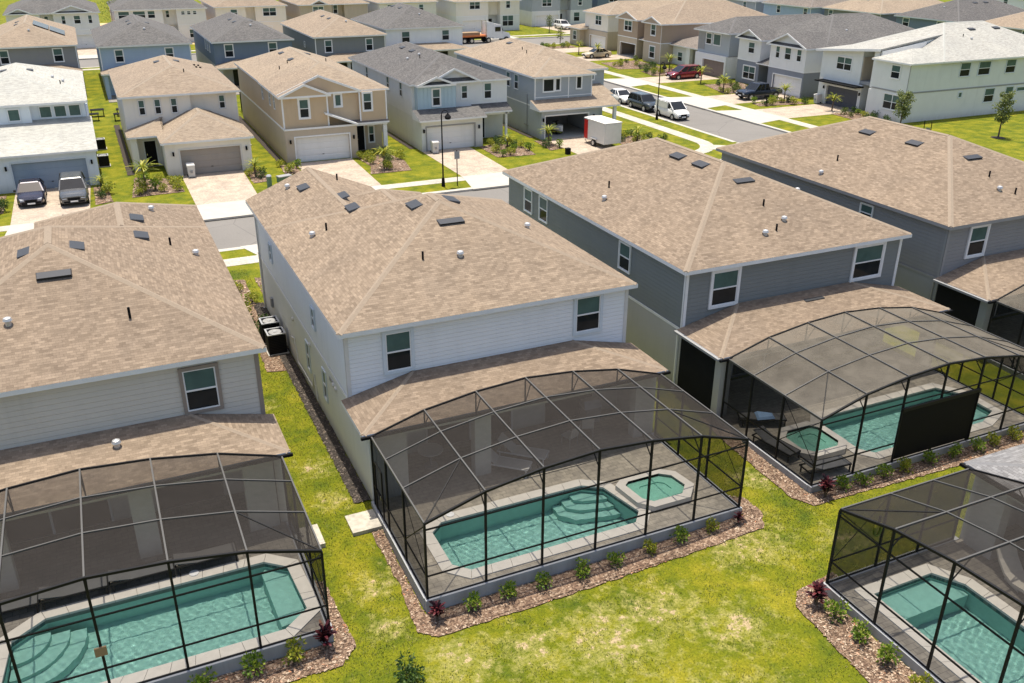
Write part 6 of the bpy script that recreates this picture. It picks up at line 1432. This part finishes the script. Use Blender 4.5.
pk = vehicle('p', 'navy pickup truck before the white gabled house', 'car_navy', 68.0, 63.6, math.pi, 5.8, 1.98, 1.85, 'pickup truck', 'pickup_truck', prof=[(-2.9, .5, 1.05, .94), (-2.8, .42, 1.10, .98), (-0.95, .38, 1.12, 1.0), (0.9, .36, 1.15, 1.0), (1.9, .36, 1.16, .99), (2.6, .4, 1.10, .96), (2.85, .46, .95, .9)], cabin=(-.95, 1.35, -.75, .65, 1.1, 1.84, .8), wheels=(-1.85, 1.85), wr=.42)
MB().box(-2.75, -1.05, -.78, .78, 1.118, 1.135).build('cargo_bed', ['black'], pk)
vehicle('b', 'low beige car before the dark open garage of the tan house', 'car_beige', 68.6, 105.0, math.pi, 4.6, 1.84, 1.45, 'car', 'parked_car', **SED)

# semi truck with flatbed
o = thing('flatbed_truck', 'white semi truck with an orange flatbed on the far street', 'truck', (60.6, 132.6, -0.14), 0)
b = MB(); b.hull([(1.4, -1.2, .7), (3.4, -1.2, .7), (3.4, 1.2, .7), (1.4, 1.2, .7)], [(1.4, -1.15, 3.3), (2.9, -1.15, 3.1), (2.9, 1.15, 3.1), (1.4, 1.15, 3.3)]); b.hull([(3.4, -1.0, .7), (4.9, -.9, .7), (4.9, .9, .7), (3.4, 1.0, .7)], [(3.35, -.95, 1.95), (4.7, -.8, 1.6), (4.7, .8, 1.6), (3.35, .95, 1.95)]); b.hull([(0.1, -1.2, .9), (1.4, -1.2, .9), (1.4, 1.2, .9), (0.1, 1.2, .9)], [(0.1, -1.15, 3.7), (1.4, -1.15, 3.5), (1.4, 1.15, 3.5), (0.1, 1.15, 3.7)]); b.build('cab', ['car_white'], o)
MB().hull([(3.42, -.95, 2.05), (3.42, .95, 2.05), (3.38, .95, 2.02), (3.38, -.95, 2.02)], [(3.0, -.95, 3.0), (3.0, .95, 3.0), (2.9, .95, 3.0), (2.9, -.95, 3.0)]).build('windscreen', ['glass_car'], o)
MB().box(1.7, 2.8, -1.21, -1.17, 1.95, 2.75).build('window', ['glass_car'], o)
MB().box(-5.2, 0.0, -1.25, 1.25, 1.15, 1.4).build('flatbed', ['terracotta'], o); MB().box(-5.2, 4.6, -.5, .5, .75, 1.14).build('chassis', ['black'], o)
MB().box(-4.8, -1.2, -1.0, .9, 1.4, 1.9).build('load', ['wood'], o)
for sx in (-4.3, -2.9, 0.4, 4.0):
    for sgn in (-1, 1):
        w = thing_part('wheel', o, (sx, sgn * 1.05, .5)); MB().cyl((0, 0, 0), .5, .5, -.18, .18, 14, 0, 'y').build('tyre', ['rubber'], w); MB().cyl((0, 0, 0), .28, .24, -.2 if sgn < 0 else .17, -.17 if sgn < 0 else .2, 10, 0, 'y').build('rim', ['chrome'], w)
for sgn in (-1, 1): MB().box(4.86, 4.93, sgn * .7 - .12, sgn * .7 + .12, 1.0, 1.2).build('headlight', ['lamp_clear'], o); MB().cyl((-.05, sgn * 1.05, 1), .08, .08, 0, 2.8, 8).build('exhaust_stack', ['chrome'], o)

# enclosed trailer
o = thing('cargo_trailer', 'silver enclosed cargo trailer with a red front on the open garage drive', 'trailer', (37.2, 48.4, 0), R(3))
MB().prism([(-.95, -1.8), (.95, -1.8), (.95, 1.75), (0.0, 2.1), (-.95, 1.75)], .45, 2.35).build('body', ['offwhite'], o)
MB().prism([(-1.0, -1.85), (1.0, -1.85), (1.0, 1.8), (0.0, 2.15), (-1.0, 1.8)], 2.35, 2.43).build('roof', ['offwhite'], o)
MB().box(-.965, -.955, 1.1, 1.74, .5, 2.3).build('red_panel', ['red'], o); MB().box(-.85, .85, -1.83, -1.805, .5, 2.28).build('rear_door', ['fabric_white'], o)
for sgn in (-1, 1):
    w = thing_part('wheel', o, (sgn * 1.0, -.1, .34)); MB().cyl((0, 0, 0), .34, .34, -.1, .1, 14, 0, 'x').build('tyre', ['rubber'], w); MB().cyl((0, 0, 0), .2, .18, -.11, .11, 10, 0, 'x').build('rim', ['galv'], w)
    MB().box(sgn * 1.0 - .14, sgn * 1.0 + .14, -.6, .4, .7, .76).build('fender', ['galv'], o)
MB().bar((-.6, 1.9, .5), (0, 3.1, .5), .08).bar((.6, 1.9, .5), (0, 3.1, .5), .08).build('tow_bar', ['black'], o)
# small boat stored in the open garage
o = thing('jet_ski', 'grey and white watercraft stored inside the open garage', 'watercraft', (35.4, 55.2, 0.03), R(-80))
b = MB(); ring = []
for px, w, zt in ((-1.4, .5, .75), (-.6, .6, .8), (.4, .55, .9), (1.2, .3, .95), (1.55, .05, .98)):
    ring.append([(px, -w, zt), (px, -w * .5, .4), (px, w * .5, .4), (px, w, zt)])
for a, c_ in zip(ring, ring[1:]): b.hull(a, c_)
b.build('hull', ['white'], o); MB().hull([(-1.2, -.2, .8), (.3, -.2, .9), (.3, .2, .9), (-1.2, .2, .8)], [(-1.1, -.14, 1.1), (.1, -.14, 1.15), (.1, .14, 1.15), (-1.1, .14, 1.1)]).build('seat', ['greytrim'], o); MB().bar((.35, -.4, 1.25), (.35, .4, 1.25), .05).bar((.6, 0, .9), (.35, 0, 1.25), .12).build('handlebar', ['black'], o)
MB().box(-1.3, 1.1, -.35, .35, .12, .39).build('cradle', ['black'], o)
# mower on the lawn
o = thing('riding_mower', 'small black mower with two upright bars on the bright lawn', 'mower', (68.9, 38.2, 0), R(20))
MB().hull([(-.6, -.45, .25), (.8, -.5, .2), (.8, .5, .2), (-.6, .45, .25)], [(-.55, -.35, .6), (.6, -.3, .4), (.6, .3, .4), (-.55, .35, .6)]).build('body', ['black'], o)
MB().hull([(-.3, -.22, .6), (.2, -.22, .55), (.2, .22, .55), (-.3, .22, .6)], [(-.35, -.2, 1.05), (-.2, -.2, .7), (-.2, .2, .7), (-.35, .2, 1.05)]).build('seat', ['greytrim'], o)
MB().bar((-.45, -.35, .5), (-.6, -.35, 1.75), .06).build('roll_bar', ['black'], o); MB().bar((-.45, .35, .5), (-.6, .35, 1.75), .06).build('roll_bar', ['black'], o)
for px, r_ in ((-.4, .28), (.65, .16)):
    for sgn in (-1, 1): MB().cyl((px, sgn * .52, r_), r_, r_, -.1, .1, 12, 0, 'y').build('wheel', ['rubber'], o)

# ------------------------------------------------------------------ street furniture and small things
def lamp(label, x, y, h=5.8, dirx=1):
    o = thing('street_lamp', label, 'street lamp', (x, y, 0), 0, 'black street lamps')
    MB().cyl((0, 0, 0), .16, .12, 0, .7, 10).build('base', ['black'], o); MB().cyl((0, 0, 0), .065, .05, .7, h - .15, 10).build('pole', ['black'], o)
    a = MB(); pr = None
    for k in range(7):
        t = R(180 - 150 * k / 6); p = (dirx * (.28 + .28 * math.cos(t)), 0, h - .15 + .32 * math.sin(t))
        if pr: a.bar(pr, p, .05)
        pr = p
    a.build('arm', ['black'], o); ls = MB(); ls.cyl((dirx * .53, 0, h - .75), .05, .08, .62, .70, 10); ls.cyl((dirx * .53, 0, h - .75), .28, .09, .40, .62, 12); ls.cyl((dirx * .53, 0, h - .75), .20, .27, .22, .40, 12); ls.build('lamp_head', ['black'], o)
lamp('black street lamp on the verge before the tan gabled house', 17.85, 40.2, 5.85, 1); lamp('black street lamp beside the white van on the side street', 49.0, 57.0, 5.85, 1)
o = thing('street_sign', 'thin street sign pole right of the near street lamp', 'street sign', (18.95, 39.9, 0), 0)
MB().box(-.03, .03, -.03, .03, 0, 2.9).build('pole', ['black'], o); MB().box(-.22, .22, -.05, -.032, 2.2, 2.8).build('sign_plate', ['greytrim'], o)
def bin_(label, x, y, rz=0, mat='bin'):
    o = thing('wheelie_bin', label, 'bin', (x, y, 0.02), rz)
    MB().hull([(-.25, -.28, .06), (.25, -.28, .06), (.25, .28, .06), (-.25, .28, .06)], [(-.31, -.36, 1.0), (.31, -.36, 1.0), (.31, .36, 1.0), (-.31, .36, 1.0)]).build('body', [mat], o)
    MB().hull([(-.33, -.40, 1.0), (.33, -.40, 1.0), (.33, .40, 1.0), (-.33, .40, 1.0)], [(-.3, -.36, 1.07), (.3, -.36, 1.07), (.3, .3, 1.14), (-.3, .3, 1.14)]).build('lid', ['offwhite'], o)
    for sgn in (-1, 1): MB().cyl((sgn * .27, .3, .1), .1, .1, -.04, .04, 10, 0, 'x').build('wheel', ['rubber'], o)
    MB().box(-.1, .1, -.40, -.36, .4, .6).build('logo_panel', ['greytrim'], o)
bin_('pale wheelie bin at the left side of the beige garage door', -0.25, 51.4); bin_('pale wheelie bin beside the garage of the white batten house', 21.3, 51.6); bin_('pale wheelie bin at the garage corner of the white corner house', 72.2, 57.9, Q)
o = thing('utility_pedestal', 'green utility pedestal on the grass between two drives', 'utility pedestal', (5.0, 45.3, 0), 0)
MB().cyl((0, 0, 0), .2, .2, 0, .95, 12).build('body', ['green_box'], o); MB().cyl((0, 0, 0), .23, .16, .95, 1.06, 12).build('cap', ['galv'], o)
o = thing('utility_box', 'low dark green utility box with a pale lid near the pedestal', 'utility box', (6.5, 46.9, 0), R(15))
MB().box(-.55, .55, -.3, .3, 0, .42).build('body', ['green_box'], o); MB().box(-.58, .58, -.33, .33, .42, .5).build('lid', ['greytrim'], o)
o = thing('utility_box', 'small black box on the lawn left of the open garage drive', 'utility box', (32.4, 46.3, 0), 0)
MB().box(-.2, .2, -.2, .2, 0, .5).build('body', ['black'], o); MB().box(-.22, .22, -.22, .22, .5, .56).build('lid', ['black'], o)
o = thing('mailbox', 'dark mailbox by the drive of the white gabled house', 'mailbox', (65.4, 58.9, 0), 0)
MB().box(-.05, .05, -.05, .05, 0, 1.0).build('pole', ['black'], o); MB().box(-.25, .25, -.15, .15, 1.0, 1.3).build('box', ['black'], o)
def ac(label, x, y, s=1.0, grp=None):
    o = thing('air_conditioner', label, 'air conditioner', (x, y, 0), 0, grp)
    MB().box(-.5, .5, -.5, .5, -.05, .08).build('pad', ['concrete'], o)
    b = MB(); b.box(-.42, .42, -.42, .42, .08, 1.25 * s); b.build('cabinet', ['black'], o)
    l = MB()
    for k in range(10):
        z = .16 + k * .1 * s; l.box(-.435, .435, -.435, .435, z, z + .035)
    l.build('louvre', ['bronze'], o)
    g_ = MB(); g_.box(-.44, .44, -.44, -.36, 1.25 * s, 1.31 * s); g_.box(-.44, .44, .36, .44, 1.25 * s, 1.31 * s); g_.box(-.44, -.36, -.36, .36, 1.25 * s, 1.31 * s); g_.box(.36, .44, -.36, .36, 1.25 * s, 1.31 * s); g_.build('top_frame', ['galv'], o)
    f = MB(); f.cyl((0, 0, 0), .32, .32, 1.255 * s, 1.27 * s, 18); f.build('fan_guard', ['greytrim'], o); MB().cyl((0, 0, 0), .1, .1, 1.27 * s, 1.3 * s, 10).build('fan_hub', ['galv'], o)
ac('black air conditioner nearer the camera beside the centre house', -0.6, 14.3, 0.85); ac('black air conditioner behind the nearer one beside the centre house', -0.6, 15.8, 0.85)
ac('air conditioner in the gap right of the centre house', 12.75, 8.2, 1.0)
ac('air conditioner right of the pale blue white house, nearer one', -6.7, 58.4, 0.75); ac('air conditioner right of the pale blue white house, further one', -6.7, 65.6, 0.75)
ac('air conditioner right of the cream house', 5.9, 62); ac('air conditioner further back right of the cream house', 5.9, 64)

# concrete pads
for lb, x0, x1, y0, y1 in (('pale concrete pad at the screen door of the centre enclosure', -1.15, -0.12, -1.45, -0.35), ('pale concrete pad right of the lower left enclosure', -2.9, -2.15, -1.6, -0.4)):
    o = MB().box(x0, x1, y0, y1, -.3, -.015).build('concrete_pad', ['walk']); tag(o, lb, 'concrete pad')

def lounger(label, x, y, rz, fab='fabric_white', frm='white', z=.12, back=0.5, s=1.0):
    o = thing('sun_lounger', label, 'sun lounger', (x, y, z), rz, 'sun loungers on the pool decks')
    f = MB()
    for sgn in (-1, 1): f.bar((-.6, sgn * .32, .33), (1.3, sgn * .32, .33), .045)
    f.bar((1.3, -.32, .33), (1.3, .32, .33), .045); f.bar((-.6, -.32, .33), (-.6, .32, .33), .045); f.build('frame', [frm], o)
    for px in (-.5, 1.25):
        for sgn in (-1, 1): MB().bar((px, sgn * .32, 0), (px, sgn * .32, .31), .045).build('leg', [frm], o)
    MB().box(0, 1.28, -.29, .29, .335, .355).build('seat', [fab], o)
    MB().hull([(0, -.29, .335), (0, .29, .335), (0.02, .29, .36), (0.02, -.29, .36)], [(-.62, -.29, .335 + back), (-.62, .29, .335 + back), (-.6, .29, .36 + back), (-.6, -.29, .36 + back)]).build('backrest', [fab], o)
    return o
lounger('white sun lounger nearest the column under the centre screen roof', 4.95, 0.1, R(-42)); lounger('white sun lounger behind the nearest one under the centre screen roof', 5.9, 0.55, R(-42))
lounger('dark sun lounger with a blue towel in the dusty roofed enclosure', 16.1, -1.15, R(-25), 'fabric_grey', 'bronze', back=.1)
o = MB().hull([(16.0, -1.55, .5), (16.75, -1.75, .5), (16.95, -1.3, .5), (16.3, -0.95, .5)], [(16.1, -1.5, .58), (16.7, -1.65, .6), (16.85, -1.35, .56), (16.35, -1.05, .6)]).build('towel', ['blue_cloth']); tag(o, 'crumpled light blue towel on a dark sun lounger', 'towel')
lounger('dark sun lounger left of the hot tub, close to the side screen', 15.5, -2.9, R(-80), 'fabric_grey', 'bronze', back=.22, s=1); lounger('dark sun lounger in front of the hot tub at the corner', 15.9, -5.25, R(-4), 'fabric_grey', 'bronze', back=.25)
for k in range(4): lounger(f'{ORD[k]} low dark sun lounger from the right along the back of the lower left pool', -6.3 - k * 1.95, -1.25, R(0), 'fabric_grey', 'bronze', back=.12)
# curved white lounger, lower right
o = thing('curved_lounger', 'curved cream lounger on the deck of the lower right enclosure', 'sun lounger', (17.2, -12.9, .12), R(-105))
b = MB(); pv = [(-.85, .95), (-.6, .62), (-.25, .34), (.15, .26), (.6, .38), (1.0, .34), (1.35, .16)]
for a, c_ in zip(pv, pv[1:]): b.hull([(a[0], -.34, a[1]), (a[0], .34, a[1]), (a[0], .34, a[1] - .1), (a[0], -.34, a[1] - .1)], [(c_[0], -.34, c_[1]), (c_[0], .34, c_[1]), (c_[0], .34, c_[1] - .1), (c_[0], -.34, c_[1] - .1)])
b.build('seat', ['stucco_cream'], o); MB().box(-.35, .3, -.2, .2, 0, .2).build('base', ['stucco_cream'], o)
# porch furniture behind the screens
def table_set(label, x, y, z=.12):
    o = thing('patio_table', 'round ' + label, 'table', (x, y, z)); MB().cyl((0, 0, 0), .5, .5, .70, .74, 18).build('tabletop', ['offwhite'], o); MB().cyl((0, 0, 0), .05, .05, 0, .7, 8).build('pedestal', ['greytrim'], o); MB().cyl((0, 0, 0), .28, .28, 0, .03, 14).build('foot', ['greytrim'], o)
def chair(label, x, y, rz, z=.12, fab='fabric_white'):
    o = thing('patio_chair', label, 'chair', (x, y, z), rz, 'patio chairs under the porch'); MB().box(-.25, .25, -.25, .25, .42, .46).build('seat', [fab], o); MB().hull([(-.25, .22, .46), (.25, .22, .46), (.25, .25, .46), (-.25, .25, .46)], [(-.24, .32, .92), (.24, .32, .92), (.24, .35, .92), (-.24, .35, .92)]).build('backrest', [fab], o)
    for px in (-.22, .22):
        for py in (-.22, .22): MB().bar((px, py, 0), (px, py, .42), .03).build('leg', ['galv'], o)
table_set('pale patio table behind the left end of the centre screen roof', 2.7, 1.3); chair('white patio chair under the porch, right of the loungers', 8.3, 0.5, R(200)); chair('second white patio chair further right under the porch', 9.3, 0.9, R(160))
o = thing('barbecue', 'dark barbecue grill under the porch of the centre house', 'barbecue', (9.9, 1.7, .12)); MB().box(-.35, .35, -.25, .25, .1, .8).build('cabinet', ['greytrim'], o); MB().hull([(-.4, -.28, .8), (.4, -.28, .8), (.4, .28, .8), (-.4, .28, .8)], [(-.38, -.12, 1.12), (.38, -.12, 1.12), (.38, .2, 1.12), (-.38, .2, 1.12)]).build('lid', ['galv'], o)
# small fittings on the enclosures
o = thing('life_ring', 'small yellow green ring hanging on the back wall screen at the lower right', 'float', (13.3, -10.55, 1.9), 0)
b = MB(); pr = None
for k in range(17):
    t = 2 * math.pi * k / 16; q = (0.0 + .14 * math.cos(t), 0, .24 * math.sin(t))
    if pr: b.bar(pr, q, .07)
    pr = q
b.build('ring', ['leaf_yellow'], o); MB().box(-.03, .03, -.03, .03, .24, .5).build('hook', ['black'], o)
o = MB().box(-9.2, -8.9, -5.93, -5.88, 1.5, 1.78).build('warning_plate', ['wood']); tag(o, 'small square brown plate hung on a post of the lower left enclosure', 'plate')
for lb, x, y, z in (('white lid disc on the coping behind the lower left pool', -6.4, -1.65, .17), ('white lid disc on the coping behind the centre pool', 2.2, -2.05, .17)):
    o = MB().cyl((x, y, z), .15, .15, 0, .02, 16).build('skimmer_lid', ['white']); tag(o, lb, 'lid')
# furniture on the patios between the rows
random.seed(3)
pf = [(-7.0, 80.5, 'left'), (-6.4, 83, 'left'), (-4.2, 79.6, 'right'), (-3.8, 82.4, 'right')]
for k, (x, y, sd_) in enumerate(pf):
    o = thing('patio_table', f'{["nearer", "further"][k % 2]} dark patio table {sd_} of the grass alley', 'table', (x, y, 0)); MB().box(-.7, .7, -.5, .5, .7, .76).build('tabletop', ['black'], o)
    for a in (-.6, .6):
        for c_ in (-.4, .4): MB().box(a - .04, a + .04, c_ - .04, c_ + .04, 0, .7).build('leg', ['black'], o)
def screen_porch(label, x0, x1, y0, y1, roofm='shingle_buff'):
    o = thing('covered_patio', label, 'patio cover', (x0, y0, 0)); w, d = x1 - x0, y1 - y0
    for a in (0, w - .12):
        for c_ in (0, d - .12): MB().box(a, a + .12, c_, c_ + .12, 0, 2.6).build('post', ['bronze'], o)
    MB().box(-.2, w + .2, -.2, d + .2, 2.6, 2.75).build('roof', ['screen_roof'], o); MB().box(0, w, d - .02, d, 0, 2.6).build('wall_screen', ['screen_privacy'], o)
for x0, x1, lb in ((-17.6, -7.4, 'pale blue white house'), (-4.4, 5.1, 'cream house'), (8.0, 17.5, 'tan gabled house'), (20.4, 30.1, 'white batten house'), (32.9, 42.4, 'blue grey house')): screen_porch('screened patio behind the ' + lb, x0 + .5, x1 - .5, 76.4, 80.2)
